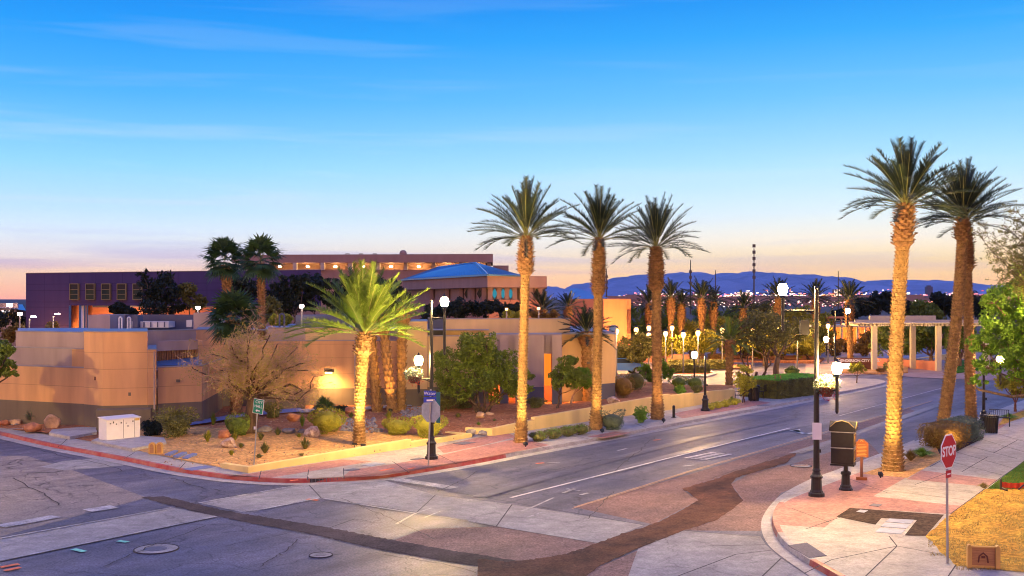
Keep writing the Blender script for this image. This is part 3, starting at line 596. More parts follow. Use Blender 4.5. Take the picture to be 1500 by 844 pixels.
# ---- mountains and the far city
def ridge(name, prof, D, depth, seed):
    mb = MB(); n = 620; rows = 26; vs = []
    for j in range(rows + 1):
        t = j / rows
        for i in range(n + 1):
            px = -500 + 2500 * i / n
            for (a, ya), (b, yb) in zip(prof[:-1], prof[1:]):
                if a <= px <= b: py = ya + (yb - ya) * (px - a) / (b - a); break
            else: py = prof[0][1] if px < prof[0][0] else prof[-1][1]
            hz = max(0, (438 - py)) / F * D
            x = (px - CX) / F * D; y = D - depth * (1 - t)
            env = math.sin(t * math.pi / 2) ** 1.3
            rg = noise.fractal(V((x / 900 + seed, y / 1500, 0)), 0.9, 2.1, 6) * 0.32 * (1 - t) * hz + noise.fractal(V((x / 260 + seed, y / 300, 3)), 1, 2, 4) * 0.03 * hz
            hgt = hz * env + rg * math.sin(t * math.pi) * 1.2 + (noise.noise(V((px / 11, seed, 0))) * .09 + noise.noise(V((px / 4.5, seed, 4))) * .05) * hz * t
            vs.append((x, y, hgt - 6))
    mb.add(vs, [(j * (n + 1) + i, j * (n + 1) + i + 1, (j + 1) * (n + 1) + i + 1, (j + 1) * (n + 1) + i) for j in range(rows) for i in range(n)])
    mb.build(name, M['mountain'], None, True)['kind'] = 'structure'
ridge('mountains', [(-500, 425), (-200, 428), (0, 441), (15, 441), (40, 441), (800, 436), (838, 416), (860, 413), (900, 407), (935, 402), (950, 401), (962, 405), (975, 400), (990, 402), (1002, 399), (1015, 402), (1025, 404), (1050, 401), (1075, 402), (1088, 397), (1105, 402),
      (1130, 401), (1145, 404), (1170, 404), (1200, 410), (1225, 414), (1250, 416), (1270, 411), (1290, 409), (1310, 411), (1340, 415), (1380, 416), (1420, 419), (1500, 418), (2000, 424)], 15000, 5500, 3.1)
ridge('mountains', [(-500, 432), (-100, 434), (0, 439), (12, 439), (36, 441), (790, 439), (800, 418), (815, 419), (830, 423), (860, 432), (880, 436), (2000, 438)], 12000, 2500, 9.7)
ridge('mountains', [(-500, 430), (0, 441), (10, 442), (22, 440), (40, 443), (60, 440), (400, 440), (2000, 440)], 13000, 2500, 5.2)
mbs = {k: MB() for k in ('city_pink', 'city_white', 'city_orange', 'city_green', 'city_red')}
blk = MB(); r = random.Random(5)
for i in range(5200):
    px = r.uniform(905, 1640); D = r.uniform(1500, 3000); dens = 1 if px > 930 else .3
    if r.random() > dens: continue
    ht = abs(r.gauss(0, 1)) * 6 + 2; sz = r.uniform(.7, 2.0)
    k = r.choices(['city_pink', 'city_white', 'city_orange', 'city_green', 'city_red'], [5, 6, 2.2, .25, 1.4])[0]
    x = (px - CX) / F * D; mbs[k].box((x, D, ht), (sz * r.uniform(1, 2.4), sz, sz * r.uniform(.6, 1.3)))
for i in range(700):
    px = r.uniform(920, 1640); D = r.uniform(420, 1300); sz = r.uniform(.3, .6) * D / 800
    k = r.choices(['city_pink', 'city_white', 'city_orange'], [3, 6, 1])[0]
    mbs[k].box(((px - CX) / F * D, D, r.uniform(.5, 5)), (sz * 1.5, sz, sz))
for i in range(420):
    px = r.uniform(900, 1650); D = r.uniform(900, 3100); w = r.uniform(14, 60)
    blk.box(((px - CX) / F * D, D, 2), (w, w * .6, r.uniform(4, 16)))
for a, b, y0, y1 in ((1222, 1232, 424, 440), (1196, 1221, 432, 440), (1130, 1150, 429, 440), (965, 985, 430, 440), (1080, 1100, 428, 440), (1405, 1428, 430, 440), (1066, 1076, 431, 440), (1016, 1030, 430, 440), (1160, 1180, 432, 440), (1300, 1325, 431, 440)):
    D = 3200; c = A((a + b) / 2, y0, D); blk.box((c.x, D, (c.z - 6) / 2), ((b - a) / F * D, 40, c.z + 6))
    k = r.choice(['city_pink', 'city_orange', 'city_red', 'city_white']); nx = max(3, int((b - a) / 1.6)); nz_ = int((440 - y0) / 2)
    for i in range(nx):
        for j in range(nz_):
            if r.random() < .75: p = A(a + (i + .5) * (b - a) / nx, y0 + 1 + j * 2, D - 22); mbs[k].box(p, (2, .6, 1.6))
for k, mb in mbs.items(): tag(mb.build('city_lights', M[k]), kind='stuff')
tag(blk.build('distant_city', M['tan_far']), kind='stuff')
# ================================================================== BUILDINGS
def W2(px, D): return V(((px - CX) / F * D, D, 0))
def seg(parent, name, pts, th, z0, z1, m, zb=None, mband='band', cope=True, back=None):
    """a run of wall: plan points (px, depth), given thickness away from the viewer"""
    p = [W2(*q) for q in pts]; bk = V((p[-1].x / p[-1].y * th, th, 0)) if back is None else V(back)
    poly_ = p + [a + bk for a in p[::-1]]
    mb = MB()
    if zb: mb.prism(poly_, z0, zb); mb.k = 1; z0 = zb
    mb.m = [1] * len(mb.m) if zb else mb.m; mb.k = 0
    mb.prism(poly_, z0, z1)
    o = mb.build(name, [M[m], M[mband]], parent)
    if cope:
        c = MB(); pc = [q + V((0, -.03, 0)) for q in p] + [a + bk for a in p[::-1]]
        pc[0].x -= .02; pc[len(p) - 1].x += .02
        c.prism(pc, z1 + .001, z1 + .05); ORG[o.name] = ORG.get(parent.name, V((0, 0, 0))); c.build('coping', M['coping'], o)
    return o
def boxpart(parent, name, px0, px1, D, y0, y1, dep, m, zmin=None):
    a, b = A(px0, y0, D), A(px1, y1, D); zl = b.z if zmin is None else zmin
    return MB().box(((a.x + b.x) / 2, D + dep / 2, (a.z + zl) / 2), (b.x - a.x, dep, a.z - zl)).build(name, M[m], parent)
# ---- long low civic building behind the desert bed
cb = thing('civic_building', (-12, 55, 0), 'long low tan stucco building with a grey brown base behind the desert garden', 'building')
zb = 1.25
seg(cb, 'left_wing', [(-90, 53.0), (123, 49.1)], .3, -.1, 2.86, 'stucco', zb)
seg(cb, 'upper_wall', [(13, 51.9), (105, 50.2)], .3, 2.3, 3.68, 'stucco_grey'); seg(cb, 'upper_wall', [(105.2, 50.2), (124, 49.85)], .3, 2.3, 3.68, 'stucco')
seg(cb, 'upper_wall', [(23, 52.6), (124, 50.7)], .3, 2.6, 4.41, 'stucco_grey'); seg(cb, 'upper_wall', [(216.3, 54), (287, 56)], .4, 2.0, 4.38, 'stucco_grey')  # upper tiers where unlit: shade put into the greyer stucco colour
seg(cb, 'upper_wall', [(287.3, 56.0), (345, 57.5)], 5, 2.4, 4.38, 'stucco')
tw = seg(cb, 'tower', [(123, 49.0), (151, 48.2), (216, 48.66)], 4.5, -.1, 4.51, 'stucco', zb); seg(cb, 'tower', [(216.2, 48.66), (229, 48.8)], 4.5, -.1, 3.70, 'stucco', zb)
boxpart(cb, 'vent_grille', 186, 191.5, 48.46, 575, 580, .05, 'band'); boxpart(cb, 'vent_grille', 138, 142, 48.5, 552, 557, .05, 'wood_dark')
seg(cb, 'plinth', [(141, 47.4), (221, 47.9)], 1.3, -.1, 1.13, 'band', None, cope=False)
seg(cb, 'right_wing', [(231, 49.2), (296, 50.3)], 4.6, -.1, 2.88, 'stucco', zb)
seg(cb, 'recess_wall', [(296.4, 50.35), (326, 56.5)], .4, -.1, 2.88, 'stucco', zb)
seg(cb, 'recess_back', [(326.3, 57.2), (352, 57.6)], .3, -.1, 3.7, 'stucco_grey', zb)
mb = MB()
for i in range(4): c = W2(302 + i * 3.4, 51.3 + i * .68); mb.box((c.x - .05, c.y - .12, 1.35), (.05, .05, 2.1))
mb.build('gate', M['white_metal'], cb)
t_ = MB()
for i in range(16): c = W2(232.5 + i * 3.7, 51.0 + i * .12); t_.box((c.x, c.y, 3.30), (.055, .4, .48))
t_.build('trellis_slats', M['wood'], cb)
seg(cb, 'trellis_beam', [(231, 50.7), (290, 52.6)], .3, 3.56, 4.02, 'stucco_grey', cope=False)
MB().add([W2(230, 49.6) + V((0, 0, 2.95)), W2(291, 50.7) + V((0, 0, 2.95)), W2(291, 53.8) + V((0, 0, 3.3)), W2(230, 52.6) + V((0, 0, 3.3))], [(0, 1, 2, 3)]).build('sloped_roof', M['blue_metal'], cb)
seg(cb, 'long_wall', [(345, 57.3), (597, 57.9)], .4, -.1, 3.76, 'stucco', zb)
seg(cb, 'upper_wall', [(392, 58.4), (447, 58.5)], .4, 3.2, 4.42, 'stucco_grey'); seg(cb, 'upper_wall', [(447.3, 58.5), (521, 58.6)], .4, 3.2, 4.42, 'stucco_plain'); seg(cb, 'upper_wall', [(521.3, 58.6), (571, 58.8)], .4, 3.2, 4.42, 'stucco_grey')
seg(cb, 'low_wall', [(378, 55.2), (447, 55.6)], .3, -.1, 1.2, 'band', cope=False)
seg(cb, 'stair_block', [(594.5, 57.0), (626, 57.2)], 4, -.1, 4.80, 'stucco_plain', zb)
seg(cb, 'middle_wall', [(626.3, 58.4), (716, 58.6)], .4, -.1, 3.98, 'stucco_plain', zb)
seg(cb, 'upper_wall', [(653, 59.9), (835, 60.8)], .4, 3.5, 4.87, 'stucco_plain'); seg(cb, 'upper_wall', [(627, 61), (652.6, 61)], .4, 3.5, 4.9, 'screen_blue')
# columns with deep slots between them; the slots are lit orange from inside
for a, b, w in ((732, 745, 58.6), (755, 797, 58.5), (808.5, 823, 58.5)):
    seg(cb, 'column', [(a, w), (b, w)], 1.2, -.1, 4.08, 'stucco_grey', zb, 'screen_blue', cope=False)
seg(cb, 'slot_header', [(716.3, 58.9), (796.5, 58.9)], .8, 1.35, 4.07, 'stucco_grey', cope=False)
seg(cb, 'wall', [(823.3, 59.6), (868, 60.2)], .5, -.1, 4.08, 'stucco_plain', zb)
seg(cb, 'end_wall', [(868.3, 60.2), (901, 61.4)], .5, -.1, 4.12, 'stucco_plain', zb, 'screen_blue')
seg(cb, 'end_wall', [(901, 61.4), (903, 78)], .3, -.1, 4.12, 'stucco_plain', zb, cope=False, back=(-.4, .1, 0))
seg(cb, 'inner_wall', [(716, 60.2), (823, 60.4)], .3, -.1, 4.07, 'salmon', cope=False)
boxpart(cb, 'roof', 716, 903, 59.4, 488.5, 490, 16, 'roofing'); boxpart(cb, 'roof', 345, 716, 59.2, 483, 484, 14, 'roofing'); MB().prism([W2(26, 53.5), W2(124, 51.5), W2(216, 54.6), W2(345, 58.2), W2(345, 72), W2(26, 70)], 4.05, 4.12).build('roof', M['roofing'], cb)
MB().prism([W2(-90, 55), W2(216, 53), W2(290, 56), W2(345, 58), W2(345, 70), W2(-90, 70)], 2.4, 2.5).build('roof', M['roofing'], cb)
seg(cb, 'slot_header', [(797.2, 58.9), (808.3, 58.9)], .4, 3.03, 4.07, 'stucco_grey', cope=False)
sp_ = MB().box((W2(802, 60.05).x, 60.1, 2.1), (.40, .08, 1.8)).build('light_panel', M['orange_strip'], cb)
for px in (723.5, 750): light('slot_light', 'POINT', (W2(px, 59.7).x, 59.7, 1.15), 60, (1, .35, .08), cb, .1)
light('slot_light', 'POINT', (W2(835, 59.1).x, 59.1, .8), 60, (1, .35, .08), cb, .1)
light('slot_light', 'POINT', (W2(802, 59.3).x, 59.3, .9), 80, (1, .35, .08), cb, .1)
for px, D, ya, yb in ((226, 48.55, 515, 600), (520, 57.1, 500, 590), (700, 58.2, 492, 590)):
    a, b = A(px, ya, D), A(px, yb, D); MB().tube([b, a], .035, 8).build('downpipe', M['stucco_grey'], cb)
for px, py, D, w in ((60, 552, 50.3, 5), (100, 575, 49.5, 4), (258, 556, 49.5, 5), (425, 548, 57.1, 5), (545, 520, 57.2, 6), (860, 530, 59.3, 4)): boxpart(cb, 'wall_vent', px, px + w, D, py, py + w * .8, .06, 'band')
# roof plant
boxpart(cb, 'plant_screen', 129, 161, 62, 461.5, 486, 3, 'stucco_grey'); boxpart(cb, 'plant_screen', 161.4, 283, 64.5, 461, 486, .3, 'screen_blue'); boxpart(cb, 'plant_screen', 283.3, 311, 61.5, 458.5, 486, 3, 'stucco_grey')
boxpart(cb, 'plant_screen', 433, 501, 64, 462, 481, 3, 'screen_blue')
u = boxpart(cb, 'air_unit', 193, 247, 63, 471, 480, 1.2, 'white_metal'); boxpart(cb, 'air_unit', 194, 202, 62.6, 462.5, 480, .9, 'screen_blue'); boxpart(cb, 'air_unit', 273, 281, 62.6, 469, 479, .9, 'white_metal')
boxpart(cb, 'air_unit', 141, 163, 59.6, 482.2, 485, .8, 'white_metal'); boxpart(cb, 'air_unit', 486, 501, 60.5, 476.5, 482, .5, 'band')
for i, px in enumerate((200, 210, 220, 230, 240)): boxpart(cb, 'fan_guard', px, px + 1.2, 62.9, 471.5, 479.5, .05, 'screen_blue')
def hoop(px, ya, yb, w, D, m='white_metal'):
    a = A(px, ya, D); b = A(px, yb, D); ww = w / F * D / 2
    pts = [(a.x - ww, D, b.z), (a.x - ww, D, a.z - ww)] + [(a.x - ww * math.cos(t * .314), D, a.z - ww + ww * math.sin(t * .314)) for t in range(1, 10)] + [(a.x + ww, D, a.z - ww), (a.x + ww, D, b.z)]
    MB().tube(pts, .05, 6).build('ladder_hoop', M[m], cb)
for px in (176.5, 189): hoop(px, 465, 484, 4, 59)
hoop(413, 460, 480, 7, 60, 'screen_blue')
# the wall lamp
t = thing('wall_lamp', A(482, 546, 57.15), 'half round wall lamp throwing warm light down the long stucco wall', 'wall lamp')
c = A(482, 545, 57.2)
MB().prism([(c.x - .28, c.y, 0), (c.x + .28, c.y, 0), (c.x + .2, c.y - .3, 0), (c.x - .2, c.y - .3, 0)], c.z, c.z + .2).build('hood', M['bronze_metal'], t)
MB().box(c + V((0, -.14, -.03)), (.3, .16, .05)).build('bulb', M['sconce_glow'], t)
light('wall_lamp_light', 'SPOT', c + V((0, -.35, -.1)), 620, (1, .52, .17), t, .08, target=c + V((0, .15, -2.0)), size=150, blend=1.0)

# ---- dark two-storey building at the left
ob_ = thing('office_building', (W2(190, 95).x, 95, 0), 'wide dark purple two storey office block with an open lit undercroft', 'building')
D0, D1 = 100.0, 91.0
def fl(px): return 1 / (1 / 100 + (px - 38) / 432 * (1 / 87.6 - 1 / 100))
zt = 6 + 37.3 * D0 / F
def zc(py, px=38): return 6 - (py - 438) / F * fl(px)
seg(ob_, 'upper_storey', [(38, fl(38)), (470, fl(470))], 14, zc(447.5, 101), zt, 'purple_panel')
seg(ob_, 'corner_wall', [(38, fl(38)), (101, fl(101))], 14, -.1, zc(447.5, 101) - .002, 'purple_panel', cope=False)
for i, px in enumerate((101, 124.5, 147.5, 170.5, 193.5, 216.5)):
    D = fl(px + 8) - .16; a, b = A(px, 416, D), A(px + 16, 439, D); D += 0
    fr = MB(); w, h = b.x - a.x, a.z - b.z; c = (a + b) / 2
    wd = (W2(470, fl(470)) - W2(38, fl(38))).normalized(); wn_ = V((wd.y, -wd.x, 0)); wax = (wd, -wn_, V((0, 0, 1)))
    for dx, dz, sx_, sz_ in ((-w / 2, 0, .07, h + .07), (w / 2, 0, .07, h + .07), (0, h / 2, w - .07, .07), (0, -h / 2, w - .07, .07), (0, h * .14, w - .07, .05), (0, -h * .16, w - .07, .05)): fr.box(c + wd * dx + V((0, 0, dz)), (sx_, .16, sz_), ax=wax)
    win = fr.build('window', M['frame_yellow'], ob_); ORG[win.name] = ORG[ob_.name]
    MB().box(c + V((0, 0, h * .32)), (w - .08, .08, h * .34), ax=wax).build('pane', M['glass_dark'], win)
    MB().box(c - V((0, 0, h * .18)), (w - .08, .08, h * .62), ax=wax).build('pane', M['glass_green'], win)
for px0, px1, D, m in ((101.5, 112, 99, 'orange_wall'), (116, 119.5, 97.3, 'white'), (121.5, 124, 97, 'tan_far'), (126, 132, 98.5, 'orange_wall')):  # lamp-lit pillars: the orange light is put into the column colour
    a, b = W2(px0, D), W2(px1, D); MB().lathe([((b.x - a.x) / 2, -.1), ((b.x - a.x) / 2, zc(447.5, 101) - .01)], ((a.x + b.x) / 2, D + .5, 0), 16).build('column', M[m], ob_, True)
boxpart(ob_, 'rear_wall', 134, 318, 104, 450.5, 500, .5, 'salmon'); boxpart(ob_, 'roof_canopy', 132, 330, 103.5, 448, 450.2, 4, 'screen_blue')
for px in (106, 118, 129): light('undercroft_light', 'POINT', (W2(px, 97.5).x, 97.3, .8), 900, (1, .45, .1), ob_, .2)
light('wall_washer', 'SPOT', (W2(75, 97).x, 97.2, .5), 1500, (1, .35, .08), ob_, .2, target=(W2(75, 99).x, 99.3, 3.2), size=110, blend=1)
light('undercroft_light', 'POINT', (W2(180, 101).x, 101, 3.8), 800, (1, .45, .2), ob_, .2); light('undercroft_light', 'POINT', (W2(290, 98).x, 99, 3.8), 700, (1, .45, .2), ob_, .2)
# ---- long upper building on the skyline
ub = thing('long_building', (W2(560, 150).x, 150, 0), 'long flat topped building on the skyline with lit bays under its roof', 'building')
def zu(py, D=150.0): return 6 - (py - 438) / F * D
rs = seg(ub, 'roof_slab', [(340, 150.8), (722, 148)], 16, zu(385), zu(373.5), 'tan_far')
seg(ub, 'bay_wall', [(352, 154.5), (712, 152)], 8, zu(396), zu(385) - .01, 'tan_far', cope=False)
seg(ub, 'lower_wall', [(352, 151.2), (730, 149.2)], 15, -.1, zu(395.2), 'tan_far', cope=False)
seg(ub, 'end_block', [(722.4, 153), (745, 153)], 10, -.1, zu(388), 'tan_far', cope=False)
for i in range(9):
    px = 390.5 + i * 40.7; MB().box((W2(px, 149.6).x, 149.8 + .4, (zu(396) + zu(385)) / 2), (.5, 1.0, zu(385) - zu(396) - .02)).build('pier', M['cream'], ub)
    px += 19.5
    if px < 712:
        c = A(px, 390.5, 151.3); MB().box(c, (.35, .3, .12)).build('bay_lamp', M['sconce_glow'], ub)
        light('bay_light', 'SPOT', c + V((0, -.1, -.15)), 110, (1, .5, .22), ub, .2, target=c + V((0, 1.6, -1.5)), size=150, blend=1)
MB().lathe([(.48, 0), (.52, .25), (.46, .5), (.25, .68), (0.03, .72)], A(590.5, 374, 152), 14).build('roof_dome', M['tan_far'], ub, True)
for px in (509, 529, 549):
    a = A(px, 373.5, 151); MB().tube([a + V((-.25, 0, -.2)), a + V((-.25, 0, .15)), a + V((.25, 0, .15)), a + V((.25, 0, -.2))], .06, 6).build('roof_vent', M['band'], ub)
# ---- pavilion with a blue hipped metal roof
pv = thing('pavilion_building', (W2(714, 105).x, 105, 0), 'pavilion with a ribbed blue hipped roof and diamond windows behind columns', 'building')
c0, c1, c2 = (590, 126.0), (714, 100.0), (801, 103.2)
seg(pv, 'fascia_wall', [c0, c1, c2], 14, 7.07, 8.16, 'tan_far', cope=False)
seg(pv, 'colonnade_wall', [(596, 127.5), (712, 102.2), (799, 105.2)], 10, 5.9, 7.06, 'tan_far', cope=False)
seg(pv, 'base_wall', [(592, 126.2), (714, 100.2), (800, 103.4)], 12, -.1, 5.92, 'terra', cope=False)
def lp(a, b, t): return (a[0] + (b[0] - a[0]) * t, a[1] + (b[1] - a[1]) * t)
for px, D in ((692, 104.6), (709, 101.4), (718, 100.5), (731, 100.9), (742.5, 101.3), (754, 101.7), (765, 102.1), (778, 102.6), (792, 103), (675, 108), (655, 112), (632, 117)):
    MB().box((W2(px, D).x, D + .35, 6.49), (.42, .42, 1.13)).build('column', M['tan_far'], pv)
for px, D, m in ((702.5, 103.8, 'glass_dark'), (724.5, 102.6, 'cyan_window'), (737, 103.1, 'cyan_window'), (748, 103.5, 'cyan_window'), (684, 107.6, 'glass_dark'), (786, 104.6, 'glass_dark')):
    c = A(px, 430, D - .35); c.z = 6.5; MB().add([c + V((0, 0, .5)), c + V((-.28, 0, 0)), c + V((0, 0, -.5)), c + V((.28, 0, 0)), c + V((0, -.06, .5)), c + V((-.28, -.05, -0.01)), c + V((0, -.06, -.5)), c + V((.28, -.07, 0.01))],
        [(4, 5, 6, 7), (0, 1, 5, 4), (1, 2, 6, 5), (2, 3, 7, 6), (3, 0, 4, 7)]).build('diamond_window', M[m], pv)
e0, e1, e2 = A(588, 410.2, 126), A(714.5, 403.2, 99.6), A(762, 402.8, 101.6)
for e in (e0, e1, e2): e.z = 8.2
r1, r2 = A(640, 391, 128), A(697, 386.8, 112); r1.z = r2.z = 9.7
e3, e4 = e2 + V((0.5, 12, 0)), e0 + V((4, 12, 0))
mb = MB(); mb.add([e0, e1, e2, e3, e4, r1, r2], [(0, 1, 6, 5), (1, 2, 6), (2, 3, 6), (3, 4, 5, 6), (4, 0, 5)])
def ribs(a, b, c, d, n):
    for i in range(n + 1):
        t = i / n; p, q_ = a.lerp(b, t), d.lerp(c, t); mb.tube([p + V((0, 0, .03)), q_ + V((0, 0, .03))], .05, 4)
ribs(e0, e1, r2, r1, 34); ribs(e1, e2, r2, r2, 12); ribs(e2, e3, r2, r2, 12)
mb.tube([e1, r2, r1], .12, 6); mb.build('hip_roof', M['blue_metal'], pv)
MB().tube([e0, e1, e2], .12, 4).build('gutter', M['blue_metal'], pv)
# ---- orange building further right
og = thing('orange_building', (W2(905, 100).x, 100, 0), 'glowing orange stucco block with a dark portal beyond the palm trunks', 'building')
seg(og, 'main_wall', [(884, 99.5), (918, 100)], 8, -.1, 6.0, 'orange_wall', cope=False); seg(og, 'portal_wall', [(918.2, 100.6), (924, 100.8)], 7.2, -.1, 5.98, 'orange_wall', cope=False)
MB().box((W2(921, 100.4).x, 100.35, 3.9), (.32, .3, 2.2)).build('portal', M['wood_dark'], og)
MB().add([A(834, 438, 103), A(893, 437, 101), A(846, 422.5, 108), A(834, 423, 110), A(893, 437, 112)], [(0, 1, 2, 3), (1, 4, 2)]).build('sloped_roof', M['blue_metal'], og)
seg(og, 'side_wall', [(830, 103.5), (884, 100.2)], 7, -.1, 6.0, 'terra', cope=False)
light('facade_light', 'POINT', (W2(896, 96).x, 96, 3.0), 1600, (1, .42, .12), og, .3)
# ---- low houses at the far left
hb = thing('far_house', (W2(22, 130).x, 130, 0), 'low dark house with a lit strip of windows at the far left edge', 'building')
seg(hb, 'wall', [(-60, 130), (26, 130)], 8, -.1, 6 - 16 / F * 130 + .8, 'tan_far', cope=False); boxpart(hb, 'window_band', 2, 14, 129.8, 455, 462, .1, 'lit_panel')
MB().add([A(-60, 449, 129), A(28, 452, 129), A(28, 446, 140), A(-60, 441, 140)], [(0, 1, 2, 3)]).build('roof', M['roofing'], hb)
hc = thing('far_house', (W2(30, 150).x, 150, 0), 'small blue roofed shed between the far left house and the office block', 'building')
MB().box((W2(29, 150).x, 152, 2.3), (2.6, 4, 4.6)).build('wall', M['screen_blue'], hc); MB().add([A(15, 452, 148), A(38, 455, 148), A(33, 446, 156), A(20, 446, 156)], [(0, 1, 2, 3)]).build('roof', M['blue_metal'], hc)
t = thing('flood_lamp', A(14, 447, 128), 'bright flood lamp on the roof of the far left house', 'lamp'); MB().box(A(14, 447, 128), (.5, .3, .4)).build('lens', M['white_dot'], t); MB().tube([A(14, 447.5, 128), A(14, 451, 128)], .05, 6).build('post', M['black_metal'], t)

# ---- city hall sign wall, pergola, garden walls
sg = thing('city_hall_sign', G(1256, 543), 'dark stone sign wall with white city hall lettering in the garden', 'sign')
DS = G(1256, 543).y
MB().box((W2(1256, DS).x, DS + .3, A(0, 525, DS).z / 2), (57 / F * DS, .6, A(0, 525, DS).z)).build('stone_wall', M['wood_dark'], sg)
text('HENDERSON CITY HALL', .30, frame(A(1258, 528.6, DS - .02), (1, 0, 0)), M['sign_white'], 'lettering', sg, .02, 1.05, .012)
boxpart(sg, 'lit_panel', 1231, 1245, DS - .08, 532.5, 541, .05, 'lit_panel')
pg = thing('pergola', G(1340, 545), 'white pergola on tall square posts with a wavy lit canopy edge across the plaza', 'pergola')
for px, yb, y0 in ((1280.5, 544, 478), (1337, 540.5, 478), (1374.5, 544, 477), (1445, 546, 478)):
    p = G(px, yb); h = A(px, y0, p.y).z
    MB().box((p.x, p.y, h / 2), (.40, .40, h)).build('post', M['cream'], pg)
Dp = G(1300, 544).y
for i, dy in enumerate((0, 3.2)):
    a, b = W2(1252 + 0 * i, Dp + dy), W2(1450, Dp + dy - 1)
    mb = MB(); n = 40
    zt_, zb_ = A(0, 469 + i * .5, Dp).z, A(0, 476 + i * .5, Dp).z
    MB().box(((a.x + b.x) / 2, Dp + dy, (zt_ + zb_) / 2), (b.x - a.x, .22, zt_ - zb_)).build('beam', M['cream'], pg)
mb = MB()
for i in range(44):
    x = W2(1253, Dp).x + i * (W2(1450, Dp).x - W2(1253, Dp).x) / 43; o_ = .35 * math.sin(i * .8)
    mb.box((x, Dp + 1.4 + o_, zb_ + .02), (.1, 4.4, .16))
mb.build('slats', M['cream'], pg)
mb = MB()
for i in range(15):
    x = W2(1250, Dp).x + i * .82; mb.lathe([(.5, 0), (.62, .08), (.5, .16)], (x, Dp - .6 - .3 * math.sin(i * 1.3), zb_ + .14), 12)
mb.build('wavy_edge', M['cream'], pg, True)
a = A(1277, 463, Dp - .2); b = A(1374, 469, Dp - .2); MB().box(((a.x + b.x) / 2, Dp + .4, (a.z + b.z) / 2 + .02), (b.x - a.x, .3, a.z - b.z)).build('top_fascia', M['cream'], pg)
for px in (1265, 1290, 1312, 1335, 1358, 1390, 1415): light('pergola_light', 'POINT', V((W2(px, Dp - 1).x, Dp - 1.6, zb_ - .45)), 35, (1, .62, .3), pg, .1)
sh = thing('stage_shelter', G(1225, 521), 'low orange lit shelter with white posts behind the plaza palms', 'building')
Dh = G(1225, 521).y
boxpart(sh, 'rear_wall', 1186, 1282, Dh + 4, 479, 521, .4, 'orange_wall', 0); boxpart(sh, 'roof', 1182, 1284, Dh, 476.5, 479.5, 5, 'cream')
for i in range(9): boxpart(sh, 'post', 1186 + i * 11.6, 1188 + i * 11.6, Dh + .2, 479.5, 521, .3, 'cream', 0)
for px in (1212, 1221, 1232, 1240): boxpart(sh, 'roof_frame', px, px + 2, Dh + .5, 466, 476.5, .3, 'terra')
boxpart(sh, 'roof_frame', 1210, 1243, Dh + .5, 463.5, 466.5, .3, 'terra')
for px in (1195, 1215, 1235, 1255, 1274): light('shelter_light', 'POINT', (W2(px, Dh + 2).x, Dh + 2, A(0, 486, Dh).z), 260, (1, .42, .1), sh, .15)
tag(MB().box((W2(1240, Dh + 22).x, Dh + 22, .5), (30, 2, 5.0)).build('far_hall', M['tan_far']), 'plain pinkish hall wall behind the lit shelter', 'building')
# curved brown wall below the pergola
def curved_wall(lab, pts, y_top, th, m, name='garden_wall'):
    mb = MB(); pw = [G(*p) for p in pts]
    for a_, b_, ya, yb in zip(pw[:-1], pw[1:], y_top[:-1], y_top[1:]):
        za, zb2 = 6 - (ya - CY) / F * a_.y, 6 - (yb - CY) / F * b_.y
        mb.add([(a_.x, a_.y, -.05), (b_.x, b_.y, -.05), (b_.x, b_.y + th, -.05), (a_.x, a_.y + th, -.05), (a_.x, a_.y, za), (b_.x, b_.y, zb2), (b_.x, b_.y + th, zb2), (a_.x, a_.y + th, za)], [(4, 5, 6, 7), (0, 1, 5, 4), (1, 2, 6, 5), (2, 3, 7, 6), (3, 0, 4, 7)])
    return tag(mb.build(name, M[m]), lab, 'wall')
curved_wall('low reddish timber faced wall curving under the pergola', [(1284, 536), (1300, 538), (1320, 539), (1345, 541), (1372, 544)], [525, 525.5, 527, 528, 529], .4, 'salmon')
curved_wall('pale sloping wall with a tan rim rising behind the reddish curved wall', [(1340, 530), (1365, 529), (1395, 527), (1430, 525)], [526, 522, 518, 515], .5, 'yellow_wall')
curved_wall('brick red low wall along the far edge of the drive', [(1050, 527), (1100, 528), (1150, 529), (1200, 530)], [519, 520, 521, 521], .5, 'terra')
curved_wall('thin brown wall between the drive and the clipped hedge', [(1124, 554), (1160, 554.5), (1192, 554.5)], [551.5, 551.8, 551.8], .3, 'terra')
curved_wall('pinkish low wall in front of the plaza beside the drive', [(905, 531), (950, 531), (1010, 531.5)], [519, 519, 519.5], .4, 'terra')
# radio masts
for px, yt, D, lab in ((888.5, 394, 420, 'radio mast standing behind the blue roof, leftmost of the masts'), (1011.5, 381, 420, 'radio mast rising over the mountains between the two clumps of plaza palms'), (1104.5, 364, 380, 'tallest radio mast, with stacked aerial drums'), (1048, 396, 500, 'thin plain radio mast right of the tallest plaza palm'), (1228, 397, 500, 'thin mast rising behind the palm right of the lamp')):
    t = thing('radio_mast', (W2(px, D).x, D, 0), lab, 'mast'); h = A(px, yt, D).z
    MB().tube([(W2(px, D).x, D, 0), (W2(px, D).x, D, h)], [.32, .16], 6).build('pole', M['bronze_metal'], t)
    if px not in (1048, 1228):
        mb = MB()
        for k in range(3 if px < 1100 else 6): mb.lathe([(.55, 0), (.55, 1.1)], (W2(px, D).x, D, h * .55 + k * 2.2), 8)
        mb.build('aerial_drums', M['band'], t)
# dark tower in the city
t = thing('city_tower', (W2(1361, 2600).x, 2600, 0), 'dark slab tower on the horizon right of the brightly lit palm trunk', 'tower')
a = A(1356, 420, 2600); b = A(1365, 440, 2600); MB().box(((a.x + b.x) / 2, 2600, a.z / 2), (b.x - a.x, 12, a.z)).build('shaft', M['screen_blue'], t); MB().box(((a.x + b.x) / 2, 2600, a.z + 1.5), ((b.x - a.x) * .6, 8, 3)).build('crown', M['screen_blue'], t)
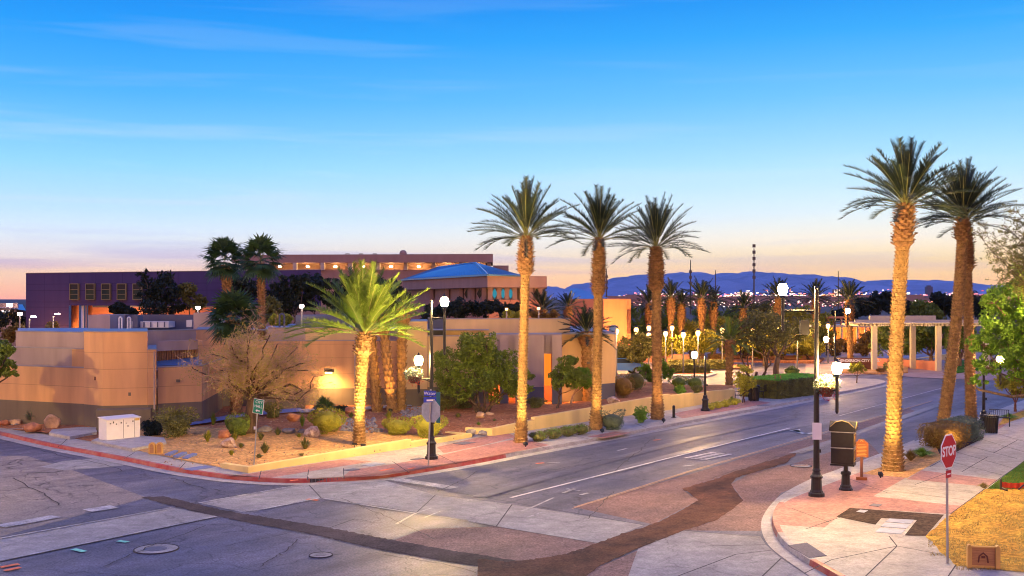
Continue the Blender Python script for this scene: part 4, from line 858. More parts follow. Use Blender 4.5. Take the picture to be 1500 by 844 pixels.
# ================================================================== VEGETATION
def mesh_obj(name, vs, fs, mats, parent, mi=None, smooth=False):
    mb = MB(); mb.v = [V(v) for v in vs]; mb.f = fs; mb.m = mi or [0] * len(fs)
    return mb.build(name, mats, parent, smooth)
def frond_into(vs, fs, mi, base, az, el, Ln, droop, r, nleaf=34, leafl=.42, lw=.045, start=.2, rib=.014, twist=0, vee=.45):
    hd = V((math.cos(az), math.sin(az), 0)); p = V(base); seg_n = 12; pts = [p.copy()]; e = el
    for i in range(seg_n):
        e = el - droop * ((i + 1) / seg_n) ** 1.5
        p = p + (hd * math.cos(e) + V((0, 0, 1)) * math.sin(e)) * (Ln / seg_n); pts.append(p.copy())
    sd = V((-hd.y, hd.x, 0))
    for i in range(seg_n):                                          # rachis as a tapering three sided strip
        a, b = pts[i], pts[i + 1]; ra, rb_ = rib * (1.6 - i / seg_n * 1.3), rib * (1.6 - (i + 1) / seg_n * 1.3); n = len(vs)
        vs += [a - sd * ra, a + sd * ra, a + V((0, 0, ra)), b - sd * rb_, b + sd * rb_, b + V((0, 0, rb_))]
        for f in ((0, 1, 4, 3), (1, 2, 5, 4), (2, 0, 3, 5)): fs.append([k + n for k in f]); mi.append(1)
    for k in range(nleaf):
        t = start + (1 - start) * (k + r.random() * .6) / nleaf; u = t * seg_n; i = min(int(u), seg_n - 1)
        c = pts[i].lerp(pts[i + 1], u - i); tg = (pts[i + 1] - pts[i]).normalized(); up = sd.cross(tg)
        if up.z < 0: up = -up
        lf = leafl * min(1, .45 + 2.2 * (t - start)) * (1 - .55 * max(0, t - .55) / .45) * r.uniform(.8, 1.1)
        for s_ in (-1, 1):
            d = (tg * r.uniform(.55, .95) + sd * s_ * r.uniform(.5, .85) + up * r.uniform(vee - .3, vee + .15)).normalized()
            tip = c + d * lf + V((0, 0, -.12 * lf)); n = len(vs)
            vs += [c - tg * lw * .5, c + tg * lw * .5, tip]; fs.append([n, n + 1, n + 2]); mi.append(0)
def date_crown(parent, top, seed, nf=58, Ln=2.7, leaf='frond', spread=(3, 89), droop=(18, 56), nleaf=52, leafl=.45, bias=.9, lw=.042):
    nf = int(nf * 1.08); Ln *= .93
    r = random.Random(seed); vs, fs, mi = [], [], []; az0 = r.uniform(0, 6.28)
    for i in range(nf):
        t = ((i + .5) / nf) ** bias; el = R(spread[1] + (spread[0] - spread[1]) * t + r.uniform(-5, 5)); az = az0 + i * 2.39996 + r.uniform(-.4, .4)
        ll = Ln * r.uniform(.78, 1.1) * (1 - .12 * (1 - t)); dr = R(droop[0] + (droop[1] - droop[0]) * r.random()) * (.35 + .65 * t)
        rr = .10 * (.3 + t)
        frond_into(vs, fs, mi, V(top) + V((math.cos(az) * rr, math.sin(az) * rr, .15 - .3 * t)), az, el, ll, dr, r, nleaf, leafl, lw)
    return mesh_obj('crown', vs, fs, [M[leaf], M['frond_rib']], parent, mi)
def scaly_trunk(parent, pts, rad, seed, pitch=.13, nsc=11, out=.05, m='palm_bark', name='trunk', rag=.3):
    """palm trunk: a core tube covered with rings of overlapping leaf scars standing off it"""
    r = random.Random(seed); mb = MB(); mb.tube(pts, [x * .93 for x in rad], 12)
    ln = [0]
    for a, b in zip(pts[:-1], pts[1:]): ln.append(ln[-1] + (V(b) - V(a)).length)
    tot = ln[-1]; rows = int(tot / pitch); vs, fs = [], []
    def at(s):
        for i in range(len(ln) - 1):
            if s <= ln[i + 1]: t = (s - ln[i]) / max(1e-6, ln[i + 1] - ln[i]); return V(pts[i]).lerp(V(pts[i + 1]), t), rad[i] + (rad[i + 1] - rad[i]) * t
        return V(pts[-1]), rad[-1]
    for j in range(rows):
        s = tot * j / rows; c, ra = at(s)
        for k in range(nsc):
            a = 2 * math.pi * (k + .5 * (j % 2)) / nsc + r.uniform(-.05, .05); w = 2 * math.pi / nsc * .52; o_ = out * r.uniform(1 - rag, 1 + rag); hh = pitch * r.uniform(1.0, 1.0 + rag)
            e = V((math.cos(a), math.sin(a), 0)); el_, er = V((math.cos(a - w), math.sin(a - w), 0)), V((math.cos(a + w), math.sin(a + w), 0))
            n = len(vs); b0 = c - V((0, 0, pitch * .15)); t0 = c + V((0, 0, hh * .7))
            vs += [b0 + el_ * ra * .9, b0 + er * ra * .9, t0 + e * (ra + o_), t0 + el_.lerp(e, .35) * (ra + o_ * .8), t0 + er.lerp(e, .35) * (ra + o_ * .8), t0 + e * ra * .85 + V((0, 0, .02))]
            fs += [[n, n + 1, n + 4, n + 2, n + 3], [n + 3, n + 2, n + 5], [n + 2, n + 4, n + 5]]
    mb.add(vs, fs); return mb.build(name, M[m], parent)
def curve(a, b, bend, n=10):
    a, b = V(a), V(b); return [a.lerp(b, i / n) + V((bend * math.sin(math.pi * i / n), 0, 0)) for i in range(n + 1)]
def date_palm(label, base, neck, r0, r1, flare, rb, blen, seed, nf=58, Ln=2.7, leaf='frond', bend=0.0, group='tall date palms along the street', **k):
    """base: point on the ground; neck: px, py of the crown's base at the same depth; blen: length of the thick collar of old leaf stubs"""
    r0 *= .88; r1 *= .86; flare *= .93; rb *= .95
    t = thing('date_palm', base, label, 'palm tree', group); top = A(neck[0], neck[1], base.y)
    pts = curve(base - V((0, 0, .05)), top, bend, 14); tot = (top - base).length; rad = []
    for i in range(15):
        h = tot * i / 14; x = r0 + (r1 - r0) * (i / 14)
        if flare: x += (flare - r0) * math.exp(-(h / .8) ** 3)
        rad.append(x)
    cut = tot - blen; ic = 14 * cut / tot; i0 = int(ic)
    body = pts[:i0 + 1] + [V(pts[i0]).lerp(V(pts[i0 + 1]), ic - i0)]; rb0 = rad[:i0 + 1] + [r1]
    scaly_trunk(t, body, rb0, seed, out=.045)
    bp = [body[-1].lerp(top + V((0, 0, .12)), x) for x in (-.03, .06, .3, .55, .8, 1)]
    scaly_trunk(t, bp, [r1, rb * 1.05, rb, rb * 1.0, rb * .82, rb * .62], seed + 1, pitch=.10, nsc=9, out=.11, m='palm_boot', name='leaf_base_collar', rag=.7)
    date_crown(t, top + V((0, 0, .12)), seed + 2, nf, Ln * (.94 if leaf == 'frond' else 1.0), leaf, **k)
    return t
date_palm('tall date palm with yellow lit trunk, leftmost of the three beside the left pavement', G(763, 648, .14), (771, 350), .21, .2, .30, .31, 1.45, 11, Ln=2.75)
date_palm('tall date palm beside the trimmed bowl shaped bush, middle of the three', G(873, 629, .14), (878, 352), .24, .22, .34, .30, 2.4, 21, Ln=2.8, nf=54)
date_palm('darker trunked tall date palm right of the small oleander', G(963, 614, .14), (961, 365), .28, .26, .37, .38, 2.0, 31, Ln=3.0, nf=54)
date_palm('largest date palm with a glowing yellow trunk and bulging foot on the right pavement', G(1308, 689, .14), (1327, 303), .29, .25, .42, .34, 1.35, 41, Ln=2.75, nf=64, bend=-.1)
date_palm('slanting date palm rising out of the clipped hedge on the right', G(1379, 634, .14), (1411, 322), .30, .25, .0, .33, .9, 51, Ln=3.0, nf=62, bend=.15)
date_palm('upright date palm at the far end of the clipped hedge behind the slanting one', G(1423, 630, .14), (1415, 330), .26, .22, .3, .30, 2.0, 61, Ln=2.9, nf=30)
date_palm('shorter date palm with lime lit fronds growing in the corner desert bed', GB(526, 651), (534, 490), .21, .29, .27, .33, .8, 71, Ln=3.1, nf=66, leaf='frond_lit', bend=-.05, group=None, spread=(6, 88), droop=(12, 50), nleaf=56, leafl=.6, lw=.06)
def mid_palm(label, px, py, neck, rpx, seed, D=None, group='smaller palms around the plaza and building', leaf='frond', r=.24, nf=34, boot=1.0, droop=(20, 62), spread=(-8, 88)):
    b = G(px, py, .05) if D is None else V((W2(px, D).x, D, .1))
    t = thing('date_palm', b, label, 'palm tree', group); top = A(neck[0], neck[1], b.y); Lf = rpx / F * b.y * 1.12
    n = 8; pts = curve(b, top, 0, n); rad = [r * (1.25 if i == 0 else 1) for i in range(n)] + [r * 1.25]
    scaly_trunk(t, pts, rad, seed, pitch=.3, nsc=8, out=.08)
    scaly_trunk(t, [top - V((0, 0, boot)), top - V((0, 0, boot * .5)), top + V((0, 0, .1))], [r * 1.1, r * 1.8, r * 1.1], seed + 1, pitch=.25, nsc=8, out=.14, m='palm_boot', name='leaf_base_collar')
    date_crown(t, top, seed + 2, nf, Lf, leaf, spread, droop, 26, Lf * .2, .8, .042 * Lf)
    return t
PB = [  # plaza palms: label, base, neck, crown radius
    ('plaza palm half hidden by the dark date palm trunk, lowest of its clump', 951, 528, (951, 446), 31), ('plaza palm left of the first radio mast, second in its clump', 982, 529, (983, 437), 30),
    ('short crowned plaza palm with an orange lit trunk', 998, 528, (998, 446), 25), ('tallest plaza palm in the clump before the bright part of the city', 1028, 529, (1028, 438), 33),
    ('plaza palm just right of the tallest one', 1045, 528, (1045, 443), 25), ('plaza palm standing alone before the tallest radio mast', 1092, 526, (1089, 452), 28),
    ('hazy plaza palm behind the upper lantern of the near right lamp post', 1141, 527, (1140, 437), 33), ('plaza palm just right of the near right lamp post top', 1193, 526, (1195, 437), 30),
    ('plaza palm in front of the dark stone sign wall', 1246, 541, (1244, 440), 34)]
for i, (lab, px, py, nk, rp) in enumerate(PB): mid_palm(lab, px, py, nk, rp, 100 + 7 * i, leaf='frond' if i % 2 else 'frond', boot=2.2, nf=36)
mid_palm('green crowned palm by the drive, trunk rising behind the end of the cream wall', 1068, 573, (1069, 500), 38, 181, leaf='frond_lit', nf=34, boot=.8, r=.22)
mid_palm('palm with a full green crown in front of the building, behind the middle tall trunk', 861, 596, (859, 488), 44, 191, leaf='frond', nf=46, boot=.7, r=.27)
mid_palm('dark palm behind the flat roof, left of the green crowned one', 795, 540, (795, 455), 34, 201, D=88, nf=36); mid_palm('reddish dark palm rising between the dark palm and the green crowned one', 832, 540, (832, 450), 26, 211, D=92, nf=34)
mid_palm('small dark palm showing above the flat roof below the diamond windows', 742, 540, (742, 462), 20, 221, D=88, nf=30)
mid_palm('leaning palm against the long wall, left of three behind the lime lit palm', 553, 594, (541, 464), 22, 231, D=54.6, nf=22, r=.24); mid_palm('palm in the middle of three along the long wall', 575, 595, (560, 462), 32, 241, D=54.2, nf=34, r=.23)
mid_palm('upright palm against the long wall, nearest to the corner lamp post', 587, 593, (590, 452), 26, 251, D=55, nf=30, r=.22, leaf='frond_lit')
# fan palms
def fan_crown(parent, top, seed, n=34, Ln=1.0, pet=.7, low=-60):
    r = random.Random(seed); vs, fs, mi = [], [], []
    for i in range(n):
        t = (i + .5) / n; el = R(85 + (low - 85) * t); az = i * 2.39996 + r.uniform(-.2, .2); d = V((math.cos(az) * math.cos(el), math.sin(az) * math.cos(el), math.sin(el)))
        c = V(top) + d * pet * r.uniform(.8, 1.1); sd = V((-math.sin(az), math.cos(az), 0)); up = sd.cross(d)
        k0 = len(vs); vs += [V(top) - sd * .015, V(top) + sd * .015, c + sd * .015, c - sd * .015]; fs.append([k0, k0 + 1, k0 + 2, k0 + 3]); mi.append(1)
        for k in range(19):
            a = R(-115 + 230 * k / 18); dd = (d * math.cos(a) + sd * math.sin(a) + up * (.18 * abs(math.sin(a))) ).normalized(); dn = (sd * math.cos(a) - d * math.sin(a)).normalized()
            l_ = Ln * (1 - .3 * abs(k - 9) / 9) * r.uniform(.75, 1.12); m_ = c + dd * l_ * .5; n0 = len(vs)
            vs += [c, m_ - dn * .05 * Ln * 1.3, m_ + dn * .05 * Ln * 1.3, c + dd * l_ + V((0, 0, -.18 * Ln))]; fs += [[n0, n0 + 1, n0 + 2], [n0 + 1, n0 + 3, n0 + 2]]; mi += [0, 0]
    return mesh_obj('crown', vs, fs, [M['fan_leaf'], M['frond_rib']], parent, mi)
for lab, px, D, nk, yb, Ln, r0, sd, n in (('fan palm with a leaning shaggy trunk, left of the two above the bare tree', 343, 62, (329, 388), 560, .78, .26, 301, 40), ('fan palm with a slim trunk, right of the two above the bare tree', 379, 60, (382, 388), 600, .76, .18, 311, 38), ('stout low fan palm with a dense crown behind the bare tree', 345, 53, (343, 474), 600, .88, .24, 321, 46)):
    b = V((W2(px, D).x, D, .2)); t = thing('fan_palm', b, lab, 'palm tree', 'fan palms behind the bare tree'); top = A(nk[0], nk[1], D)
    scaly_trunk(t, curve(b, top, .1, 8), [r0 * 1.1] * 8 + [r0 * 1.3], sd, pitch=.16, nsc=8, out=.09, m='palm_boot'); fan_crown(t, top + V((0, 0, .25)), sd + 1, int(n * .85), Ln * 1.22, .8, -50)
t = thing('fan_palm', GB(475, 606), 'young stemless fan palm with broad bright leaves below the wall lamp', 'palm tree')
fan_crown(t, GB(475, 606) + V((0, 0, .12)), 331, 13, .55, .38, 5)
# ---- broadleaf trees
def leaves(mb, c, rad, n, sz, r, shell=.55, flat=1.0):
    for _ in range(n):
        d = V((r.gauss(0, 1), r.gauss(0, 1), r.gauss(0, 1))).normalized(); q_ = r.random() ** (1 / 3) * (1 - shell) + shell if r.random() < .75 else r.random()
        p = c + V((d.x * rad[0], d.y * rad[1], d.z * rad[2])) * q_ * r.uniform(.85, 1.08)
        a = V((r.gauss(0, 1), r.gauss(0, 1), r.gauss(0, 1) * flat)).normalized(); b = a.orthogonal().normalized(); b = (Matrix.Rotation(r.uniform(0, 6.28), 3, a) @ b); s_ = sz * r.uniform(.6, 1.25)
        n0 = len(mb.v); mb.v += [p - a * s_, p + b * s_ * .45, p + a * s_, p - b * s_ * .45]; mb.f.append([n0, n0 + 1, n0 + 2, n0 + 3]); mb.m.append(0)
def limb(mb, a, b, r0, r1, r, wob=.12, n=6):
    a, b = V(a), V(b); L_ = (b - a).length; pts = [a]; off = V((0, 0, 0))
    for i in range(1, n):
        off += V((r.gauss(0, 1), r.gauss(0, 1), r.gauss(0, .6))) * wob * L_ / n; t = i / n; pts.append(a.lerp(b, t) + off * math.sin(t * math.pi))
    pts.append(b); mb.tube(pts, [r0 + (r1 - r0) * i / n for i in range(n + 1)], 7); return pts
def tree(label, base, blobs, seed, leaf='leaf_green', bark='bark', tr=.14, ln=2600, sz=.09, fork=.35, name='tree', group=None, cat='tree', D=None, stems=1, sub=26, shell=.3, dj=.5, holes=1.0, lean=0.0):
    """blobs: crown masses (px, py, radius px, radius px down); each mass is broken into many leaf clusters carried by twigs"""
    r = random.Random(seed); base = V(base); D = base.y if D is None else D; t = thing(name, base, label, cat, group); s = D / F
    tm, cm_ = MB(), MB(); B = []
    for b in blobs:
        px, py, rx = b[:3]; ry = b[3] if len(b) > 3 else rx; c = A(px, py, D); c.y += r.uniform(-dj, dj) * rx * s; B.append((c, rx * s, ry * s))
    low = min(c.z - rz for c, _, rz in B); fz = base.z + (low - base.z) * (fork + .3) if low > base.z else base.z + .25
    cxm = sum(c.x for c, _, _ in B) / len(B)
    starts = []
    for k in range(stems):
        a = V(base) + V((.12 * (k - (stems - 1) / 2), 0, -.1)); e = V((base.x + (cxm - base.x) * .25 + (k - (stems - 1) / 2) * .45 * (fz - base.z + .3), base.y + r.uniform(-.15, .15) * stems, fz)); pts = limb(tm, a, e, tr * (1.25 if stems == 1 else .8), tr * .75, r, .1); starts.append((e, tr * .75))
    tot = sum(rx * rx * rz for _, rx, rz in B)
    for c, rx, rz in B:
        e, er = min(starts, key=lambda s_: (s_[0] - c).length); limb(tm, e, c - V((0, 0, rz * .3)), er * .6, max(.012, er * .18), r, .3)
        nl = int(ln * 1.3 * rx * rx * rz / tot) + 20; k = max(5, int(sub * (rx * rx * rz / tot) ** .5 * 2))
        for _ in range(k):
            d = V((r.gauss(0, 1), r.gauss(0, 1), r.gauss(0, 1))).normalized() * r.uniform(.45, 1.0); cc = c + V((d.x * rx, d.y * rx, d.z * rz)); cr = rx * r.uniform(.22, .42) * holes
            if r.random() < .5: limb(tm, c - V((0, 0, rz * .3)), cc, max(.008, er * .14), .004, r, .3, 4)
            leaves(cm_, cc, (cr, cr, cr * .75), nl // k, sz, r, shell)
    tm.build('trunk', M[bark], t, True); cm_.build('crown', M[leaf], t)
    return t
tree('big spreading green tree with several stems before the columned end of the building', GB(706, 604), [(655, 535, 28, 26), (690, 515, 30, 28), (720, 530, 32, 28), (700, 555, 34, 20), (745, 550, 26, 30), (660, 560, 24, 16), (735, 575, 22, 14), (768, 560, 16, 24), (712, 502, 20, 16), (676, 575, 18, 12)], 1, 'leaf_green', 'bark_dark', tr=.13, ln=15000, sz=.085, stems=4, sub=46)
tree('small green tree standing right beside the glowing orange slot', GB(816, 598), [(832, 535, 16, 16), (824, 552, 18, 16), (843, 552, 17, 14), (816, 562, 13, 8)], 2, 'leaf_green', 'bark_dark', tr=.06, ln=4200, sz=.075)
tree('slim tree with a pale bent trunk and round crown before the recessed wall', GB(836, 591), [(855, 550, 16, 14), (848, 560, 12, 10), (861, 562, 10, 8)], 3, 'leaf_bright', 'rock_tan', tr=.05, ln=2600, sz=.07, dj=.3)
tree('dark olive tree with a bent lit trunk beyond the round orange topped bush', G(932, 548), [(915, 510, 20, 16), (938, 505, 22, 18), (926, 520, 26, 12), (952, 512, 18, 14), (905, 520, 12, 10)], 4, 'leaf_olive', 'bark', tr=.14, ln=5200, sz=.13, stems=2)
tree('bright green hanging bush-like tree partly hidden by the third tall trunk', G(948, 563), [(945, 545, 12, 12), (978, 545, 10, 10), (968, 535, 12, 10), (955, 553, 10, 8)], 5, 'leaf_bright', 'bark', tr=.05, ln=2600, sz=.10)
tree('bright leafy foreground tree leaning in at the right edge of the view', V((22.6, 40.0, .14)), [(1462, 470, 30, 26), (1500, 440, 40, 30), (1440, 500, 22, 18), (1475, 510, 32, 20), (1520, 500, 40, 40), (1448, 535, 22, 14), (1432, 556, 15, 10), (1500, 540, 30, 14), (1490, 480, 34, 26), (1545, 440, 40, 50), (1455, 440, 20, 12), (1510, 400, 26, 22)], 6, 'leaf_bright', 'bark', tr=.17, ln=24000, sz=.066, D=38, sub=60, shell=.1, holes=1.0, dj=.6)
bt = thing('tree', V((19.6, 33.0, .14)), 'nearly bare branchy tree reaching over the bright leafy tree at the right edge', 'tree'); r = random.Random(66); tm, cm_ = MB(), MB()
stem = limb(tm, V((19.6, 33, .1)), A(1560, 420, 33), .12, .06, r, .1)
for px, py in ((1448, 318 + 30), (1470, 330), (1490, 310), (1480, 365), (1455, 375), (1500, 350), (1498, 385), (1510, 300), (1440, 352), (1475, 395), (1520, 330), (1465, 410), (1500, 420)):
    e = A(px, py, 33 + r.uniform(-1, 1)); pts = limb(tm, stem[-1 - r.randrange(2)], e, .03, .006, r, .25, 9)
    for p in pts[3:]:
        for _ in range(5):
            q_ = p + V((r.gauss(0, .22), r.gauss(0, .3), r.gauss(.05, .18))); limb(tm, p, q_, .007, .003, r, .3, 3); leaves(cm_, q_, (.1, .1, .08), 9, .035, r, .1)
            for _ in range(2):
                q2 = q_ + V((r.gauss(0, .12), r.gauss(0, .2), r.gauss(.03, .1))); limb(tm, q_, q2, .004, .002, r, .3, 2); leaves(cm_, q2, (.07, .07, .06), 6, .035, r, .1)
tm.build('trunk', M['bark_dark'], bt); cm_.build('crown', M['leaf_olive'], bt)
tree('small young tree with yellowing leaves and a reddish stem by the far right bench', G(1487, 603, .14), [(1478, 562, 16, 14), (1492, 552, 14, 12), (1466, 560, 11, 9), (1492, 575, 14, 9), (1505, 560, 16, 14)], 7, 'leaf_yellow', 'wood_dark', tr=.07, ln=3000, sz=.085)
tree('gnarled dark thin-leaved tree left of the clipped hedge', G(1106, 569, .05), [(1080, 480, 26, 16), (1110, 472, 30, 18), (1140, 482, 24, 15), (1098, 495, 34, 10), (1128, 500, 30, 8)], 8, 'leaf_olive', 'bark_dark', tr=.13, ln=2600, sz=.11, stems=3, sub=40, fork=.1, cat='tree', dj=.4)
tree('spreading tree with a thick curved trunk just left of the hedge', G(1137, 560, .05), [(1130, 470, 22, 14), (1155, 490, 24, 12), (1175, 478, 22, 16), (1120, 488, 18, 10)], 9, 'leaf_olive', 'bark_dark', tr=.22, ln=2200, sz=.12, sub=30)
tree('slender staked sapling with lime yellow leaves behind the far bench', G(1090, 590, .14), [(1090, 545, 13, 14), (1084, 560, 12, 12), (1097, 562, 12, 11), (1090, 572, 9, 8)], 10, 'leaf_lime', 'wood_dark', tr=.035, ln=2000, sz=.065)
tree('tiny lime leaved tree in front of the sign wall lettering', G(1254, 562, .1), [(1256, 537, 9, 6), (1264, 541, 6, 5), (1250, 541, 7, 5)], 12, 'leaf_lime', 'bark', tr=.05, ln=700, sz=.10)
tree('broad tree with lit yellow green clusters under the pergola beam', G(1365, 535), [(1345, 490, 24, 16), (1365, 500, 22, 14), (1340, 505, 16, 8), (1385, 490, 20, 18), (1362, 480, 16, 10)], 13, 'leaf_green', 'bark', tr=.2, ln=3000, sz=.2)
tree('green tree between the two slanting palm trunks and the lawn', G(1405, 538), [(1395, 500, 16, 18), (1412, 495, 18, 20), (1400, 480, 18, 12), (1425, 500, 16, 16)], 14, 'leaf_green', 'bark', tr=.2, ln=2800, sz=.2)
tree('spiky amber lit shrub-like tree just left of the plaza sign palm', G(1226, 526), [(1226, 505, 11, 13), (1222, 512, 11, 9)], 15, 'leaf_amber', 'bark', tr=.08, ln=900, sz=.22)
tree('amber leaved tree between the sign palm and the first pergola post', G(1268, 526), [(1270, 505, 16, 14), (1280, 495, 12, 12), (1262, 512, 10, 8)], 16, 'leaf_amber', 'bark', tr=.1, ln=1400, sz=.22)
# background trees: each its own masses; (base px, base py, leaf, blobs, label)
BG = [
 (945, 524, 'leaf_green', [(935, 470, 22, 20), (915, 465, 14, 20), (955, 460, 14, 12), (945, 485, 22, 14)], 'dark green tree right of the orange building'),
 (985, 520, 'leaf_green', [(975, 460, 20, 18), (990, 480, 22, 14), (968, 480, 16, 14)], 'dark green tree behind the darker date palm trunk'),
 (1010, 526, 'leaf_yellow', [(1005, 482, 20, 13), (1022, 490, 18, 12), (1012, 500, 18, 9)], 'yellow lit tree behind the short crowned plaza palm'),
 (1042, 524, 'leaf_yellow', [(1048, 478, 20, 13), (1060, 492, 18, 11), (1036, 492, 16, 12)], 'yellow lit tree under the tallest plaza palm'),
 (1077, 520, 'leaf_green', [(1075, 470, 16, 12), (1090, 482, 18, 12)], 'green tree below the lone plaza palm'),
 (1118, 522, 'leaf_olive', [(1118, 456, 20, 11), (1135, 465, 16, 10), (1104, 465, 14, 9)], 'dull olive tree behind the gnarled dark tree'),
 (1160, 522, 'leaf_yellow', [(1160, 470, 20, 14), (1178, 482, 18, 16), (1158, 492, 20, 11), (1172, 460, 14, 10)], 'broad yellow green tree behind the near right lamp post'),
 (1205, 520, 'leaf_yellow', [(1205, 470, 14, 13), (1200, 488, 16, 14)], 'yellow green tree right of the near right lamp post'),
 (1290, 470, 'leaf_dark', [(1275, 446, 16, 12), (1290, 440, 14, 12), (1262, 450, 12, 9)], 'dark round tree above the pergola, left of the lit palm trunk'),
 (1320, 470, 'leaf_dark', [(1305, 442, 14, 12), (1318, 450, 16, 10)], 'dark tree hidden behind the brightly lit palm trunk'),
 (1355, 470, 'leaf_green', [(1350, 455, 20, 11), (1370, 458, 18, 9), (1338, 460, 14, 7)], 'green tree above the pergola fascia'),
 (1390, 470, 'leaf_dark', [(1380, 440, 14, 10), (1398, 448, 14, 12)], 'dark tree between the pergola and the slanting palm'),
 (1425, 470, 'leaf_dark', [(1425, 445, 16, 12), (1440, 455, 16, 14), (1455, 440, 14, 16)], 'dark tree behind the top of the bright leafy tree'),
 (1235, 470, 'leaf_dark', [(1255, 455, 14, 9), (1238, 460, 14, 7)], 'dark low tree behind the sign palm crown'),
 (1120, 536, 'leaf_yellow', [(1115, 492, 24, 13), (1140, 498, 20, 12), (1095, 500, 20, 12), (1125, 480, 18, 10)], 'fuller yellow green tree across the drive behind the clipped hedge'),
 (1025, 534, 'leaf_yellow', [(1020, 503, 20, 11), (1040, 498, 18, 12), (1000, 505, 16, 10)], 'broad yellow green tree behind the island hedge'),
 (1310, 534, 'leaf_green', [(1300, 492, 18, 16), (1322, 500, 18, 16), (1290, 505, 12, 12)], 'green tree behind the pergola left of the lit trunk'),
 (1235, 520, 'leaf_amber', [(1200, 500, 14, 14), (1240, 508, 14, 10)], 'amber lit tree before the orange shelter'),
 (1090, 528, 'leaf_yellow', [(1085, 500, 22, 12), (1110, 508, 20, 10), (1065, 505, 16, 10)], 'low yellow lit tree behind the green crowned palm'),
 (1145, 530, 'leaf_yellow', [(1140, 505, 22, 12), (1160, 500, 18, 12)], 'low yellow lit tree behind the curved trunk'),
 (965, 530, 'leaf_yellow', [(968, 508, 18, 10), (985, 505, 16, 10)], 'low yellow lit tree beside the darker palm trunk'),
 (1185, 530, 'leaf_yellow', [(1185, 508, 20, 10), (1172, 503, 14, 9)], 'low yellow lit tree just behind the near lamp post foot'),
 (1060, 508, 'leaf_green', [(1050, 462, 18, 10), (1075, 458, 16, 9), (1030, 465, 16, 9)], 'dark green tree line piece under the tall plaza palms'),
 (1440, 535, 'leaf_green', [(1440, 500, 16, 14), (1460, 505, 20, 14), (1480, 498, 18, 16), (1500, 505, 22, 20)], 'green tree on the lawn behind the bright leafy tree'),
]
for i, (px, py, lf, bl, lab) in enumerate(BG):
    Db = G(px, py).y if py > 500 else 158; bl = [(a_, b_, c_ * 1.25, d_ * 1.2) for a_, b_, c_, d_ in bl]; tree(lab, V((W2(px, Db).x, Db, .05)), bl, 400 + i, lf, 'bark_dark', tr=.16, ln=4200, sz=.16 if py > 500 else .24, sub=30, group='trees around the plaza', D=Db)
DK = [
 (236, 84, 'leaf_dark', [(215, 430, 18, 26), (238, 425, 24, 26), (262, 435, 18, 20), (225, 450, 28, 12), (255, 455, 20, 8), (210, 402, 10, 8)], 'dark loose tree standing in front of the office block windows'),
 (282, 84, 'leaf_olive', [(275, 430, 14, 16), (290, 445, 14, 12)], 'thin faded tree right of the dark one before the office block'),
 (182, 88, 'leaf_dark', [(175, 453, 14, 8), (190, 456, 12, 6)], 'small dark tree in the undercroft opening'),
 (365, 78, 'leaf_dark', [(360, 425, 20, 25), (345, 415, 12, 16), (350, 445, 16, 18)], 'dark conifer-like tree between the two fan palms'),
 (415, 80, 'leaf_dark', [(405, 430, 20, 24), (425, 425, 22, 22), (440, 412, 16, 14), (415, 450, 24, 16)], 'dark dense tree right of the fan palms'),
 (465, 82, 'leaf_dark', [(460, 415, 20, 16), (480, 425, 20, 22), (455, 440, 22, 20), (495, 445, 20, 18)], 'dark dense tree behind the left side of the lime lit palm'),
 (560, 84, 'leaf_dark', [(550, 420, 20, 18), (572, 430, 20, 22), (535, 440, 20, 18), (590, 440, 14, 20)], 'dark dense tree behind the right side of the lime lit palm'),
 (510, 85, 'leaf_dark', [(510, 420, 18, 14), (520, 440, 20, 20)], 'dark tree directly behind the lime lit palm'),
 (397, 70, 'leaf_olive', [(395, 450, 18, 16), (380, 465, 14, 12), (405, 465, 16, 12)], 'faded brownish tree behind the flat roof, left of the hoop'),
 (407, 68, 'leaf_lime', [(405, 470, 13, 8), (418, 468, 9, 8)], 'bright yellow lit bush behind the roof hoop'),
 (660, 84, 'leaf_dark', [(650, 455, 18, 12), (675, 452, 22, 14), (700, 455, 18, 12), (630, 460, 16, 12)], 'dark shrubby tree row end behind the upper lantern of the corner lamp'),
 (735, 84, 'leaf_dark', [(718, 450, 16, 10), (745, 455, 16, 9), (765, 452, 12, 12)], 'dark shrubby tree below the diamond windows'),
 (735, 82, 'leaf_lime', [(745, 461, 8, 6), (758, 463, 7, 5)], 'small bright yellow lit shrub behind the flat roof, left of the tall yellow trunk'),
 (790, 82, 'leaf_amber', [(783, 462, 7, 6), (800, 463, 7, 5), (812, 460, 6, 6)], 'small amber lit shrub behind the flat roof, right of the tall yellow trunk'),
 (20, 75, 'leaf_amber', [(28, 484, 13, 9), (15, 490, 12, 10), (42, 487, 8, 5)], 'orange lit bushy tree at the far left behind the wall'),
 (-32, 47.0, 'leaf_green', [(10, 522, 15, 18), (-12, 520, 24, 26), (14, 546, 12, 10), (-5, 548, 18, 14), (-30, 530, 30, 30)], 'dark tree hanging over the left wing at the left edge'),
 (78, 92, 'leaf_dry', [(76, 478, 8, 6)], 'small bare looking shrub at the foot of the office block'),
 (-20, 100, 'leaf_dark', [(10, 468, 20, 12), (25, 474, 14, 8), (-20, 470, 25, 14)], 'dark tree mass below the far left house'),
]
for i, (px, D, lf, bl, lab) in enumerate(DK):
    tree(lab, V((W2(px, D).x, D, .1)), bl, 500 + i, lf, 'bark_dark', tr=.14, ln=9000 if i == 15 else 3400 if lf == 'leaf_dark' else 1500, sz=.15 if i != 15 else .08, sub=30, shell=.1)
